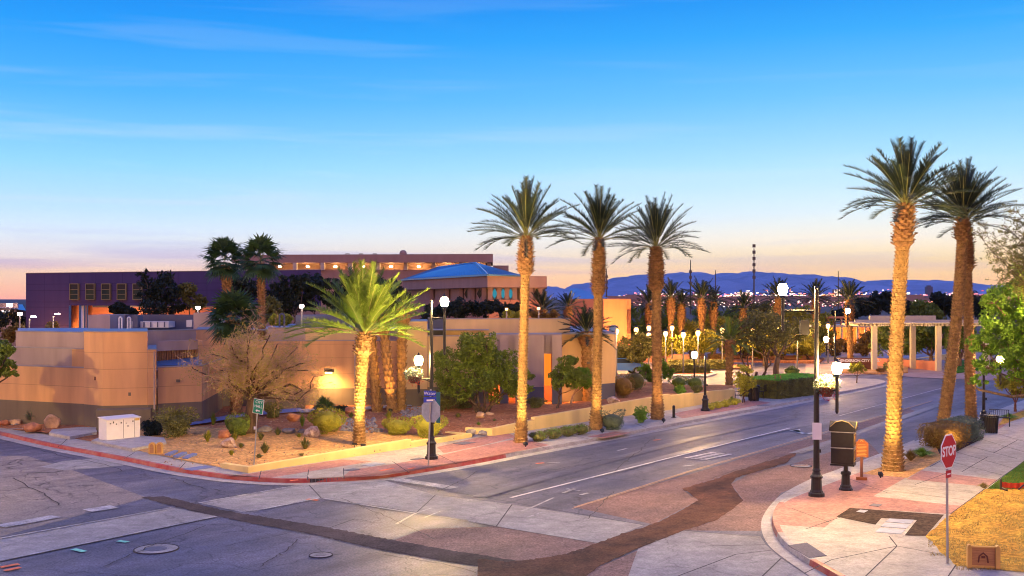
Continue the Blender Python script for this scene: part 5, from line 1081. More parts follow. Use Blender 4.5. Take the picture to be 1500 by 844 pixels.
# bare mesquite with a halo of fine twigs
mt_ = thing('mesquite_tree', GB(364, 635), 'wide nearly leafless tree with a rough dark trunk in the desert bed', 'tree'); b0 = GB(364, 635); r = random.Random(77); tm, tw_, cm_ = MB(), MB(), MB()
fork_ = A(366, 580, b0.y); limb(tm, b0 - V((0, 0, .1)), fork_, .24, .17, r, .12)
limb(tm, b0 + V((.1, .05, -.1)), fork_ + V((.25, .1, -.2)), .18, .12, r, .1)
for px, py, rr in ((330, 540, 1), (305, 520, .8), (345, 505, 1), (372, 500, 1), (400, 505, 1), (425, 525, 1), (445, 545, .9), (350, 530, 1), (385, 530, 1), (410, 555, .9), (290, 535, .6), (455, 530, .8), (325, 500, .7), (360, 480, .7), (400, 490, .8), (335, 560, .8), (465, 550, .5), (430, 510, .7), (378, 482, .7), (440, 572, .5)):
    e = A(px, py, b0.y) + V((0, r.uniform(-1.1, 1.1), 0)); pts = limb(tm, fork_, e, .085 * rr, .02, r, .45, 9)
    for p in pts[3:]:
        for _ in range(5):
            q1 = p + V((r.gauss(0, .32), r.gauss(0, .4), r.gauss(.08, .3))); pp = limb(tw_, p, q1, .013, .006, r, .5, 4)
            for z_ in range(4):
                q2 = q1 + V((r.gauss(0, .22), r.gauss(0, .28), r.gauss(.02, .22))); limb(tw_, pp[-1 - (z_ % 2)], q2, .006, .003, r, .5, 3)
                leaves(cm_, q2, (.16, .16, .13), 5, .036, r, .1)
limb(tm, A(377, 585, b0.y), A(425, 563, b0.y), .08, .05, r, .1); limb(tm, A(425, 563, b0.y), A(442, 572, b0.y), .05, .03, r, .1)
tm.build('trunk', M['bark_dark'], mt_, True); tw_.build('twigs', M['rock_tan'], mt_); cm_.build('leaves', M['leaf_gold'], mt_)
# ---- shrubs
def shrub(name, label, p, w, h, leaf, seed, kind='ball', n=None, sz=.045, group=None, cat='shrub', rz=0, dep=None, inner=None):
    """w, h in metres; ball = clipped globe, box = clipped hedge, loose = open rounded bush"""
    r = random.Random(seed); t = thing(name, p, label, cat, group, 0) ; mb = MB(); core = MB(); d = dep or w
    n = n or int(900 * max(.6, w * h) ** .7)
    lump = [(r.uniform(0, 6.28), r.uniform(0, 3), r.uniform(.04, .13)) for _ in range(7)]
    cs, sn = math.cos(rz), math.sin(rz)
    for i in range(n):
        u = V((r.gauss(0, 1), r.gauss(0, 1), r.gauss(0, 1))).normalized()
        if kind == 'box': m_ = max(abs(u.x), abs(u.y), abs(u.z)) ** .8; u2 = u / m_; rad = r.uniform(.93, 1.03)
        elif kind == 'bowl': u2 = V((u.x, u.y, max(-.9, min(.85, u.z * 1.3)))); k = .62 + .38 * (u2.z + 1) / 2; u2.x *= k / max(.35, math.hypot(u.x, u.y)) ** .5; u2.y *= k / max(.35, math.hypot(u.x, u.y)) ** .5; rad = r.uniform(.9, 1.03)
        else: u2 = u; rad = r.uniform(.9, 1.04) if kind == 'ball' else r.uniform(.55, 1.12)
        az = math.atan2(u.y, u.x); rad *= 1 + sum(a_ * math.cos(k_ + 2 * az) * math.sin(3 * u.z + k_) for k_, z_, a_ in lump) * (1 if kind != 'box' else .3)
        x, y, z_ = u2.x * w / 2 * rad, u2.y * d / 2 * rad, h / 2 + u2.z * h / 2 * rad
        if z_ < 0: z_ = -z_ * .2
        c = V(p) + V((x * cs - y * sn, x * sn + y * cs, z_))
        a = (u + V((r.gauss(0, .6), r.gauss(0, .6), r.gauss(0, .6)))).normalized() if kind == 'loose' else V((r.gauss(0, 1), r.gauss(0, 1), r.gauss(0, 1))).normalized(); b = a.orthogonal().normalized(); s_ = sz * r.uniform(.6, 1.3); n0 = len(mb.v)
        mb.v += [c - a * s_, c + b * s_ * .5, c + a * s_, c - b * s_ * .5]; mb.f.append([n0, n0 + 1, n0 + 2, n0 + 3]); mb.m.append(0)
    f_ = .86 if kind != 'loose' else .6; vs, fs = [], []; nu, nv = 14, 9
    for j in range(nv + 1):
        for i in range(nu):
            th, ph = math.pi * j / nv, 2 * math.pi * i / nu; u = V((math.sin(th) * math.cos(ph), math.sin(th) * math.sin(ph), math.cos(th)))
            if kind == 'box': u = u / max(abs(u.x), abs(u.y), abs(u.z)) ** .8
            x, y, z_ = u.x * w / 2 * f_, u.y * d / 2 * f_, h / 2 + u.z * h / 2 * f_; vs.append(V(p) + V((x * cs - y * sn, x * sn + y * cs, max(-.02, z_))))
    for j in range(nv):
        for i in range(nu): fs.append([j * nu + i, j * nu + (i + 1) % nu, (j + 1) * nu + (i + 1) % nu, (j + 1) * nu + i])
    core.add(vs, fs); core.build('inner_growth', M[inner or leaf], t, True); mb.build('foliage', M[leaf], t)
    return t
def pxs(p): return p.y / F
def sh_px(name, label, px, pyb, wpx, hpx, leaf, seed, bed=True, **k):
    p = GB(px, pyb) if bed is True else G(px, pyb, bed); s = pxs(p); return shrub(name, label, p, wpx * s, hpx * s, leaf, seed, **k)
def tuft(name, label, p, w, h, leaf, seed, n=60, lw=.02, curl=.3, group=None, cat='grass tuft'):
    r = random.Random(seed); t = thing(name, p, label, cat, group); mb = MB()
    for i in range(n):
        az = r.uniform(0, 6.28); sp_ = r.random() ** .7; d = V((math.cos(az), math.sin(az), 0)); s_ = V((-d.y, d.x, 0)) * lw; b = V(p) + d * .03; m_ = b + d * w * .28 * sp_ + V((0, 0, h * (.62 - .2 * sp_))); e = b + d * w * .5 * sp_ * r.uniform(.85, 1.1) + V((0, 0, h * (1 - curl * sp_ - .4 * sp_ * sp_) * r.uniform(.8, 1.05)))
        mb.add([b - s_, b + s_, m_ + s_ * .8, m_ - s_ * .8, e], [(0, 1, 2, 3), (3, 2, 4)])
    mb.build('blades', M[leaf], t); return t
SB = [ # desert bed shrubs (label, px, base py, w, h, leaf, kind)
 ('large loose grey green bush right of the white cabinet', 258, 639, 48, 40, 'leaf_olive', 'loose'), ('low dark bush tucked between the cabinet and the large loose bush', 224, 638, 30, 22, 'leaf_dark', 'loose'),
 ('green globe bush half hidden by the rough dark trunk', 348, 638, 34, 28, 'leaf_green', 'ball'), ('biggest clipped yellow green globe beside the lime lit palm', 479, 634, 50, 34, 'leaf_yellow', 'ball'),
 ('low wide yellow green globe right of the lime lit palm', 582, 636, 40, 22, 'leaf_yellow', 'ball'), ('round bright yellow bush behind the corner lamp post', 628, 640, 44, 32, 'leaf_lime', 'ball'),
 ('loose dull hedge mass left of the big spreading tree', 650, 600, 52, 30, 'leaf_olive', 'loose'), ('loose dull green bush under the left side of the big spreading tree', 680, 598, 34, 26, 'leaf_olive', 'loose'),
 ('small olive bush at the foot of the wide grey column', 785, 597, 22, 14, 'leaf_olive', 'loose'), ('orange topped globe bush at the corner of the building', 913, 583, 30, 32, 'leaf_amber', 'ball'), ('darker globe bush just behind the orange topped one', 932, 571, 27, 26, 'leaf_olive', 'ball'),
 ('flat low bush at the building corner behind the orange topped globe', 912, 566, 22, 14, 'leaf_olive', 'ball'),
 ('green globe bush behind the cream wall, left of the pair', 994, 568, 23, 16, 'leaf_green', 'ball'), ('green globe bush behind the cream wall, right of the pair below the lantern', 1018, 569, 24, 17, 'leaf_green', 'ball'), ('small olive globe in front of the right of the paired bushes', 1021, 576, 13, 11, 'leaf_olive', 'ball'), ('small loose bright plant in front of the left of the paired bushes', 996, 577, 13, 10, 'leaf_bright', 'loose'),
 ('low dark bush under the leaning building palm', 500, 604, 20, 9, 'leaf_dark', 'loose'), ('small dusty bush behind the dark trunk by the low wall', 400, 612, 24, 20, 'leaf_olive', 'loose')]
for i, (lab, px, py, w, h, lf, kd) in enumerate(SB): sh_px('shrub', lab, px, py, w, h, lf, 600 + i, kind=kd, n=2600 if w > 30 else 1300, sz=.04 if kd == 'ball' else .055)
TB = [('large blue grey spiky plant behind the boulders at the left', 47, 621, 38, 27, 'leaf_grey', 130), ('upright green tuft by the white gate', 312, 623, 16, 20, 'leaf_green', 70), ('yellowish tuft left of the red rock', 304, 647, 20, 18, 'leaf_yellow', 80), ('low tuft right of the red rock', 344, 645, 14, 12, 'leaf_yellow', 50),
 ('spiky rosette just right of the green sign pole', 388, 664, 26, 17, 'leaf_olive', 80), ('low flat plant below the speckled rock', 353, 656, 16, 8, 'leaf_olive', 50), ('small low tuft left of the green sign', 339, 667, 13, 9, 'leaf_yellow', 50), ('broad dark rosette in the middle of the corner bed', 447, 658, 32, 18, 'leaf_olive', 90),
 ('upright tuft behind the green sign', 382, 645, 16, 14, 'leaf_olive', 60), ('yellowish tuft beside the dark stones', 407, 638, 18, 13, 'leaf_olive', 60), ('tall grass tuft left of the biggest clipped globe', 443, 625, 14, 20, 'leaf_green', 60), ('small flat plant in front of the lying speckled boulder', 438, 641, 16, 7, 'leaf_yellow', 50),
 ('upright spiky plant by the path right of the lime lit palm', 570, 615, 20, 15, 'leaf_yellow', 60), ('small upright plant beside the dark block rock', 514, 613, 13, 11, 'leaf_olive', 50), ('flat tuft at the foot of the green sign pole', 379, 671, 18, 7, 'leaf_olive', 50), ('flat dry tuft below the broad rosette', 442, 668, 16, 5, 'leaf_dry', 50),
 ('small dusty plant in the upper red soil', 671, 612, 16, 8, 'leaf_olive', 50), ('low green sprig above the second wall', 701, 623, 12, 5, 'leaf_green', 40), ('small sprig in the red soil right of the first tall trunk', 724, 617, 9, 4, 'leaf_olive', 30), ('tuft at the foot of the cream low wall by the path', 393, 607, 10, 9, 'leaf_olive', 40)]
for i, (lab, px, py, w, h, lf, n) in enumerate(TB): p = GB(px, py); s = pxs(p); tuft('desert_plant', lab, p, w * s, h * s * 1.15, lf, 700 + i, n, lw=.018, cat='desert plant')
for i, (px, py, lab) in enumerate(((789, 646, 'first small two-toned grass mound beside the tall yellow trunk'), (811, 642, 'second small grass mound from the tall yellow trunk'), (832, 638.5, 'third small grass mound from the tall yellow trunk'), (851, 636, 'last small grass mound, nearest the middle palm trunk'))):
    p = G(px, py, .14); s = pxs(p); t = shrub('grass_mound', lab, p, 24 * s, 13 * s, 'leaf_olive', 740 + i, n=900, sz=.035, group='grass mounds between the palms', cat='shrub'); mb = MB(); r = random.Random(i)
    for k in range(110):
        az, rr = r.uniform(0, 6.28), r.random() ** .5 * 11 * s; b = p + V((rr * math.cos(az), rr * math.sin(az), 13 * s * (1 - .5 * (rr / 11 / s) ** 2) - .06)); mb.add([b - V((.012, 0, 0)), b + V((.012, 0, 0)), b + V((r.gauss(0, .07), r.gauss(0, .07), r.uniform(.1, .2)))], [(0, 1, 2)])
    mb.build('green_tips', M['leaf_bright'], t)
sh_px('shrub', 'trimmed grey green bush, wider at the top, beside the middle palm', 897, 629, 34, 24, 'leaf_grey', 751, bed=.14, kind='bowl', n=3200, sz=.03)
sh_px('shrub', 'small upright glossy green oleander in front of the cream wall', 939, 619, 17, 21, 'leaf_bright', 752, bed=.14, kind='loose', n=600, sz=.07)
for i, (px, py, lab) in enumerate(((1041, 600, 'first bright low ball by the lamp foot'), (1052, 598, 'second bright low ball from the lamp foot'), (1063, 596, 'third bright low ball from the lamp foot'), (1076, 593, 'bright low ball nearest the staked sapling'))):
    sh_px('shrub', lab, px, py, 13, 9, 'leaf_lime', 760 + i, bed=.14, n=600, sz=.05, group='bright low balls by the cream wall')
def hedge(label, pts, w_, h, leaf, seed, top=None, n=4000, name='hedge', z0=.1):
    """clipped hedge along a line of ground points"""
    r = random.Random(seed); P = [G(*q_) for q_ in pts]; P = [V((p.x, p.y, z0)) for p in P]; t = thing(name, P[0], label, 'hedge'); mb, mt2, core = MB(), MB(), MB(); L_ = [(b - a).length for a, b in zip(P[:-1], P[1:])]; tot = sum(L_)
    for a, b in zip(P[:-1], P[1:]):
        d = (b - a).normalized(); nn = V((-d.y, d.x, 0)); nn = nn if nn.y > 0 else -nn; c = (a + b) / 2 + nn * w_ / 2 + V((0, 0, h / 2)); core.box(c, ((b - a).length - .05, w_ * .9, h * .93), ax=(d, nn, V((0, 0, 1))))
        for _ in range(int(n * (b - a).length / tot)):
            u, f = r.random() * (b - a).length, r.random(); fc = r.random() * (h * 2 + w_ + .6); jt = lambda: r.gauss(0, .015)
            if fc < h: q_ = a + d * u + V((0, 0, r.random() * h)) + nn * jt(); tp = 0
            elif fc < h + w_: q_ = a + d * u + nn * r.random() * w_ + V((0, 0, h + jt())); tp = 1
            elif fc < 2 * h + w_: q_ = a + d * u + V((0, 0, r.random() * h)) + nn * (w_ + jt()); tp = 0
            else: q_ = (a if f < .5 else b) + d * jt() + nn * r.random() * w_ + V((0, 0, r.random() * h)); tp = 0
            e = V((r.gauss(0, 1), r.gauss(0, 1), r.gauss(0, 1))).normalized(); g = e.orthogonal().normalized(); s_ = .05 * r.uniform(.6, 1.3) * (1 + a.y / 120); M_ = mt2 if tp and top else mb; n0 = len(M_.v)
            M_.v += [q_ - e * s_, q_ + g * s_ * .5, q_ + e * s_, q_ - g * s_ * .5]; M_.f.append([n0, n0 + 1, n0 + 2, n0 + 3]); M_.m.append(0)
    core.build('inner_growth', M[leaf], t); mb.build('foliage', M[leaf], t)
    if top:
        for a, b in zip(P[:-1], P[1:]): d = (b - a).normalized(); nn = V((-d.y, d.x, 0)); nn = nn if nn.y > 0 else -nn; mt2.box((a + b) / 2 + nn * w_ / 2 + V((0, 0, h - .02)), ((b - a).length - .04, w_ * .92, .05), ax=(d, nn, V((0, 0, 1))))
        mt2.build('lit_top', M[top], t)
    return t
hedge('long clipped hedge with a bright green top beside the far pavement', [(1141, 585, .14), (1192, 579, .14), (1215, 576, .14)], 2.6, 1.15, 'leaf_olive', 801, 'leaf_lit_top', 9000)  # light falling on the hedge top is painted into its leaf colour
hedge('low dark hedge left of the bright topped one', [(1112, 572, .1), (1138, 571, .1)], 1.6, .55, 'leaf_green', 802, None, 1500)
hedge('clipped hedge on the planting island in the drive', [(976, 547, .15), (1040, 546.5, .15)], 1.4, .75, 'leaf_olive', 803, None, 4000)
hedge('second hedge behind the one on the island', [(982, 538, .15), (1036, 538, .15)], 1.4, .6, 'leaf_olive', 804, None, 2500)
hedge('row of clipped bushes right of the island hedge', [(1041, 540, .15), (1070, 540, .15)], 1.4, .7, 'leaf_olive', 805, None, 1600)
hedge('small reddish hedge under the plaza palms', [(1040, 529, .2), (1066, 529, .2)], 1.2, .7, 'leaf_orange', 806, None, 1200)
for i, (px, py, w, h, lf, lab) in enumerate(((1160, 550, 15, 12, 'leaf_green', 'round green bush behind the thin brown wall'), (1308, 545, 22, 14, 'leaf_green', 'rounded green bush between the sign wall and the lit palm'), (1290, 546, 10, 6, 'leaf_orange', 'small orange flowered bush at the corner of the sign wall'), (944, 549, 12, 8, 'leaf_dark', 'low dark bush at the foot of the dark olive tree'), (1065, 600 - 15, 12, 6, 'leaf_green', 'low green bush behind the far litter bin'))):
    sh_px('shrub', lab, px, py, w, h, lf, 820 + i, bed=.1, n=900, sz=.08)
p = G(1378, 650, .14); s = pxs(p)
hg = shrub('hedge', 'rounded clipped orange brown hedge wrapped round the slanting palm trunk', G(1383, 655, .14), 1.7, .98, 'leaf_amber', 831, 'box', 4200, .04, dep=1.3, cat='hedge', rz=.6)
shrub('hedge', 'darker clipped hedge block right of the slanting palm trunk', G(1407, 645, .14), 1.5, .93, 'leaf_grey', 832, 'box', 4000, .04, dep=1.3, cat='hedge', rz=.6)
tuft('ornamental_grass', 'spreading green grass clump in the right planting strip', G(1350, 669, .14), 1.35, .42, 'leaf_bright', 841, 420, .012, .5); tuft('ornamental_grass', 'orange brown grass clump beside the bulging palm foot', G(1334, 675, .14), .75, .48, 'leaf_amber', 842, 260, .012, .4)
tuft('ornamental_grass', 'low green grass clump under the young tree by the right bench', G(1478, 614, .14), 1.3, .35, 'leaf_bright', 843, 200, .015, .5)
tuft('ornamental_grass', 'dry pale grass tuft where the lawn meets the dry verge', G(1441, 715, .16), .5, .2, 'leaf_dry', 844, 90, .015, .5)
mb = MB(); r = random.Random(9)
for _ in range(9000):
    px, py = r.uniform(1360, 1500), r.uniform(718, 836)
    if (px - 1356) * .55 + (py - 785) * .2 < 3 or px < 1440 - (py - 718) * 1.3 or (px < 1400 and py > 815): continue
    if noise.noise(V((px / 22, py / 9, 0))) < -.05: continue
    p = G(px, py, .156); a = r.uniform(0, 6.28); d = V((math.cos(a), math.sin(a), 0)) * .006; mb.add([p - d, p + d, p + V((r.gauss(0, .03), r.gauss(0, .03), r.uniform(.02, .07)))], [(0, 1, 2)])
tag(mb.build('verge_grass', M['leaf_dry']), kind='stuff')
mb = MB()
for _ in range(9000):
    px, py = r.uniform(1446, 1530), r.uniform(655, 716)
    if py < 716 - (px - 1446) * .76 + 2: continue
    p = G(px, py, .162); a = r.uniform(0, 6.28); d = V((math.cos(a), math.sin(a), 0)) * .008; mb.add([p - d, p + d, p + V((r.gauss(0, .02), r.gauss(0, .02), r.uniform(.03, .07)))], [(0, 1, 2)])
tag(mb.build('lawn_grass', M['leaf_green']), kind='stuff')
# ---- rocks
def rock(label, px, py, w, h, m, seed, bed=True, d=None):
    p = GB(px, py) if bed else G(px, py, .15); s = pxs(p); w, h = w * s, h * s; r = random.Random(seed); bm = bmesh.new(); bmesh.ops.create_icosphere(bm, subdivisions=3, radius=1)
    planes = [(V((r.gauss(0, 1), r.gauss(0, 1), r.gauss(0, .8))).normalized(), r.uniform(.55, .85)) for _ in range(9)]
    for v in bm.verts:
        c = v.co.copy()
        for n_, dd in planes:
            x = c.dot(n_)
            if x > dd: c -= n_ * (x - dd) * .9
        c += c * noise.noise(c * 2.5 + V((seed, 0, 0))) * .15; v.co = V((c.x * w / 1.75, c.y * (d or w) / 2.0, c.z * h / 1.55 + h * .38))
    me = bpy.data.meshes.new('rock'); bm.to_mesh(me); bm.free(); me.materials.append(M[m]); o = bpy.data.objects.new('rock', me); COL.objects.link(o); o.location = p
    tag(o, label, 'rock'); return o
for i, a in enumerate((('upright pointed orange boulder right of the spiky plant', 77, 626, 21, 19, 'rock_tan'), ('long low orange boulder in front of the spiky plant', 47, 632, 27, 12, 'rock_red'), ('pale small rock left of the spiky plant', 22, 622, 18, 8, 'rock_tan'), ('low red rock at the far left by the pavement', 6, 623, 14, 8, 'rock_red'),
    ('deep red rounded rock left of the rough dark trunk', 329, 641, 20, 14, 'rock_red'), ('speckled red and white rock in the corner bed', 336, 656, 22, 15, 'rock_speckled'), ('large lying speckled boulder left of the biggest clipped globe', 458, 640, 24, 16, 'rock_speckled'), ('ridged dark red rock by the path', 430, 617, 18, 14, 'rock_red'),
    ('dark smooth stone behind the green sign', 386, 633, 22, 10, 'rock_grey'), ('dark flat stone right of the dark smooth one', 424, 634, 22, 7, 'rock_grey'), ('small dark stone left of the speckled boulder', 442, 634, 12, 6, 'rock_grey'), ('block shaped dark brown rock right of the biggest clipped globe', 513, 606, 19, 10, 'rock_red'),
    ('pale rock at the foot of the big spreading tree', 704, 612, 16, 9, 'rock_tan'), ('small pale rock right of the spreading tree stem', 717, 608, 12, 5, 'rock_tan'), ('pale speckled rock at the building corner', 899, 590, 18, 9, 'rock_speckled'), ('grey stone by the end of the first low wall', 690, 637, 14, 9, 'rock_grey'), ('rounded grey stone against the start of the stepped wall', 707, 637.5, 14, 7, 'rock_grey'),
    ('rounded grey stone in the dry stream by the low yellow globe', 554, 633, 14, 7, 'rock_grey'), ('low stone at the foot of the far left wall', 34, 619, 10, 5, 'rock_red'), ('low grey stone left of the first low wall end', 636, 632, 20, 7, 'rock_grey'))): rock(a[0], *a[1:], seed=i + 1)
r = random.Random(12); bm = bmesh.new()
for _ in range(330):
    k = r.random(); px, py = (r.uniform(500, 552), r.uniform(613, 634)) if k < .5 else ((r.uniform(588, 618), r.uniform(597, 612)) if k < .85 else (r.uniform(0, 30), r.uniform(612, 624)))
    p = GB(px, py); s_ = r.uniform(.04, .13); m4 = Matrix.Translation(p + V((0, 0, s_ * .3))) @ Matrix.Rotation(r.uniform(0, 6), 4, 'Z') @ Matrix.Diagonal((s_, s_ * r.uniform(.6, 1), s_ * r.uniform(.4, .8), 1)); bmesh.ops.create_icosphere(bm, subdivisions=1, radius=1, matrix=m4)
me = bpy.data.meshes.new('stream_stones'); bm.to_mesh(me); bm.free(); me.materials.append(M['rock_grey']); o = bpy.data.objects.new('stream_stones', me); COL.objects.link(o); tag(o, kind='stuff')
bm = bmesh.new()
for _ in range(900):
    px, py = r.uniform(240, 780), r.uniform(600, 685)
    if py > 690 - max(0, px - 363) * .155: continue
    if py > 640 and px > 690: continue
    p = GB(px, py); s_ = r.uniform(.012, .035); bmesh.ops.create_icosphere(bm, subdivisions=1, radius=s_, matrix=Matrix.Translation(p + V((0, 0, s_ * .3))))
me = bpy.data.meshes.new('gravel'); bm.to_mesh(me); bm.free(); me.materials.append(M['rock_tan']); o = bpy.data.objects.new('gravel', me); COL.objects.link(o); tag(o, kind='stuff')
# ================================================================== STREET FURNITURE
ZV = V((0, 0, 1))
def lantern(t, c, glow, s=1.0):
    c = V(c)
    MB().lathe([(.05 * s, -.24 * s), (.09 * s, -.22 * s), (.07 * s, -.17 * s), (.11 * s, -.145 * s)], c, 12).build('lantern_base', M['black_metal'], t)
    MB().lathe([(.10 * s, -.145 * s), (.145 * s, -.03 * s), (.155 * s, .06 * s), (.12 * s, .15 * s), (.08 * s, .18 * s)], c, 12).build('lantern_glass', M[glow], t, True)
    q_ = MB(); [q_.tube([c + V((.11 * s * math.cos(a_), .11 * s * math.sin(a_), -.145 * s)), c + V((.16 * s * math.cos(a_), .16 * s * math.sin(a_), .05 * s)), c + V((.10 * s * math.cos(a_), .10 * s * math.sin(a_), .19 * s))], .008 * s, 4) for a_ in [k * math.pi / 3 for k in range(6)]]; q_.build('lantern_frame', M['black_metal'], t)
    MB().lathe([(.09 * s, .18 * s), (.10 * s, .20 * s), (.04 * s, .25 * s), (.015 * s, .31 * s), (.0, .33 * s)], c, 12).build('lantern_cap', M['black_metal'], t)
def street_lamp(label, base, h, arms, glow, r=.085, group='black street lamps with side lanterns', s=1.0, top_h=None):
    """arms: (direction, reach, height of the arm, height of the lantern, foot of the hanging rod)"""
    t = thing('street_lamp', base, label, 'street lamp', group); x, y, z0 = base
    MB().lathe([(.24, 0), (.24, .10), (.19, .13), (.19, .16), (.165, .2), (.15, .52), (.185, .56), (.185, .6), (.13, .66), (.11, .74), (.125, .78), (r, .84)], base, 12).build('pole_base', M['black_metal'], t)
    MB().tube([(x, y, z0 + .8), (x, y, z0 + h)], [r, r * .62], 12).build('pole', M['black_metal'], t)
    MB().lathe([(r * .62, 0), (r * .8, .02), (r * .7, .07), (.0, .12)], (x, y, z0 + h), 10).build('pole_cap', M['black_metal'], t)
    for d, reach, za, zl, zr in arms:
        e = V((x, y, 0)) + d * reach; e.z = 0
        mb = MB(); mb.tube([(x, y, za), (e.x, e.y, za)], .03, 8); mb.tube([(x, y, za - .1), (x + d.x * .35, y + d.y * .35, za - .01)], .015, 6); mb.build('arm', M['black_metal'], t)
        MB().tube([(e.x, e.y, zl - .23), (e.x, e.y, zr + .06), (e.x, e.y, zr)], [.05, .05, .006], 10).build('hanger_rod', M['black_metal'], t)
        lantern(t, (e.x, e.y, zl), glow, s)
    for k, zb_ in enumerate((1.35, 1.6)): MB().box((x + .09, y - .02, z0 + zb_), (.06, .06, .1)).build('access_cover', M['black_metal'], t) if k == 0 else None
    return t
LA = G(632, 672.5, .14); LB = G(1196, 727, .14); LC = G(1033, 602, .14); LD = G(1441, 628, .14)
la = street_lamp('tall black lamp post at the street corner beside the back-turned stop sign', LA, 5.72, [(-U2, .62, A(0, 466, LA.y).z, A(0, 443, LA.y).z, A(0, 520, LA.y).z), (U2, .62, 3.05, A(0, 530, LA.y).z, A(0, 578, LA.y).z)], 'lamp_glow')
lb = street_lamp('nearest tall black lamp post on the right pavement carrying a white notice', LB, 6.15, [(U2, 1.05, A(0, 455, LB.y + .5).z, A(0, 425, LB.y + .5).z, A(0, 487, LB.y + .5).z), (-U2, .62, 3.32, A(0, 540, LB.y - .3).z, A(0, 605, LB.y).z)], 'lamp_glow', r=.095)
street_lamp('short black lamp post with one lantern beside the stepped cream wall', LC, 2.78, [(U2, .62, A(0, 537, LC.y).z, A(0, 521, LC.y).z, A(0, 554, LC.y).z)], 'lamp_glow_soft', r=.07)
street_lamp('short black lamp post behind the right bench, its lantern among the leaves', LD, 3.0, [(-U2, .7, A(0, 545, LD.y).z, A(0, 527, LD.y).z, A(0, 563, LD.y).z)], 'lamp_glow_soft', r=.07)
LE = G(1223, 563, .1); street_lamp('distant tall lamp post above the sign wall with one high and one low lantern', LE, 5.0, [(-U2, .9, A(0, 470, LE.y).z, A(0, 456, LE.y).z, A(0, 480, LE.y).z), (U2, .62, A(0, 512, LE.y).z, A(0, 498, LE.y).z, A(0, 522, LE.y).z)], 'lamp_glow_soft', r=.08, s=1.1)
LF = G(1208, 540, .1)
# more lamp posts, unseen; the near corner ones are added for their warm light
lx = street_lamp('black lamp post of the same row outside the right edge', V((19.7, 36.5, .15)), 5.9, [(U2, .9, 5.2, 5.9, 4.6)], 'lamp_glow')
l2 = street_lamp('unseen black lamp post added on the near left corner for warm light', V((-20.5, 31.0, .14)), 5.9, [(U1, .9, 5.2, 5.9, 4.6)], 'lamp_glow')
l3 = street_lamp('unseen black lamp post added on the near right verge for warm light', V((12.6, 17.5, .14)), 5.9, [(-U2, .5, 5.2, 5.9, 4.6)], 'lamp_glow_soft')
ly = street_lamp('black lamp post of the same row outside the left edge', V((-30.0, 42.5, .14)), 5.9, [(-U2, .9, 5.2, 5.9, 4.6)], 'lamp_glow')
def bx(M4, c, d, mb=None): mb = mb or MB(); return mb.box(M4 @ V(c), d, ax=(V(M4.col[0][:3]), V(M4.col[1][:3]), V(M4.col[2][:3])))
# notice and box on the near lamp
t = tag(bx(frame(V((LB.x - .02, LB.y - .13, A(0, 631, LB.y).z)), (1, -.15, 0)), (0, 0, 0), (.26, .5, .012)).build('notice', M['sign_white']), 'blank white notice fixed to the near right lamp post', 'notice')
bt_ = thing('control_box', A(1178.5, 480, LB.y), 'flat dark control box on the street side of the near right lamp post', 'box')
fm = frame(A(1178, 480, LB.y - .02), (1, .15, 0)); bx(fm, (0, 0, 0), (.27, .42, .12)).build('case', M['black_metal'], bt_); bx(fm, (.16, .05, 0), (.12, .05, .05)).build('bracket', M['galv'], bt_)
for px, py, L_, lab in ((606, 551, LA, 'flower basket under the low lantern of the corner lamp post'), (1211, 567, LB, 'basket of white and red flowers under the low lantern of the near right lamp post')):
    c = A(px, py, L_.y - .1); s = L_.y / F; w = (15 if L_ is LA else 20) * s; r = random.Random(px); t = thing('hanging_basket', c, lab, 'flower basket', 'flower baskets hanging from the lamp posts'); k = MB(); k.lathe([(w * .3, -w * .7), (w * .6, -w * .2), (w * .65, 0)], c, 12); k.build('basket', M['wood_dark'], t)
    f1, f2, f3 = MB(), MB(), MB(); leaves(f1, c + V((0, 0, .05)), (w, w * .8, w * .75), 1100, .035, r, .5); leaves(f2, c + V((0, 0, w * .35)), (w * .95, w * .7, w * .6), 260, .03, r, .85); leaves(f3, c + V((.05, 0, -w * .45)), (w * .8, w * .6, w * .6), 130, .03, r, .8)
    f1.build('foliage', M['leaf_grey'], t); f2.build('white_flowers', M['flower_white'], t); f3.build('red_flowers', M['flower_red'], t)
# plaza lamps
for i, (px, py, yb, lab) in enumerate(((903, 486, 553, 'plaza lamp hard against the end of the building'), (932, 484, 540, 'plaza lamp above the dark olive tree'), (950.5, 481, 535, 'upper plaza lamp left of the darker palm trunk'), (950.5, 492, 545, 'lower plaza lamp left of the darker palm trunk'), (975, 489.5, 541, 'plaza lamp right of the darker palm trunk'), (984.5, 481, 533, 'plaza lamp below the second palm of the clump'),
        (1001, 491, 549, 'brightest plaza lamp on the island hedge'), (1022.5, 488.5, 545, 'plaza lamp below the tallest plaza palm'), (1058, 484, 538, 'faint plaza lamp beside the green crowned palm'), (1072, 489, 540, 'faint plaza lamp behind the green crowned palm'), (1102.5, 484.5, 536, 'plaza lamp above the gnarled dark tree'), (1138, 484, 536, 'plaza lamp behind the curved trunk'), (1168, 491.5, 541, 'plaza lamp left of the near right lamp post'),
        (1213, 478, 532, 'plaza lamp in front of the orange shelter'))):
    b = G(px, yb, .03); t = thing('plaza_lamp', b, lab, 'lamp', 'small orange lamps of the plaza'); c = A(px, py, b.y)
    MB().tube([b, c - V((0, 0, .3))], [.07, .05], 8).build('post', M['lid_dark'], t)
    MB().lathe([(.08, -.26), (.18, -.05), (.20, .08), (.12, .22)], c, 10).build('lamp_glass', M['plaza_glow'], t, True); MB().lathe([(.28, .25), (.1, .36), (.0, .45)], c, 10).build('lamp_cap', M['black_metal'], t); light('lamp_light', 'POINT', c + V((.1, -.35, -.1)), 1400, (1, .5, .14), t, .15)
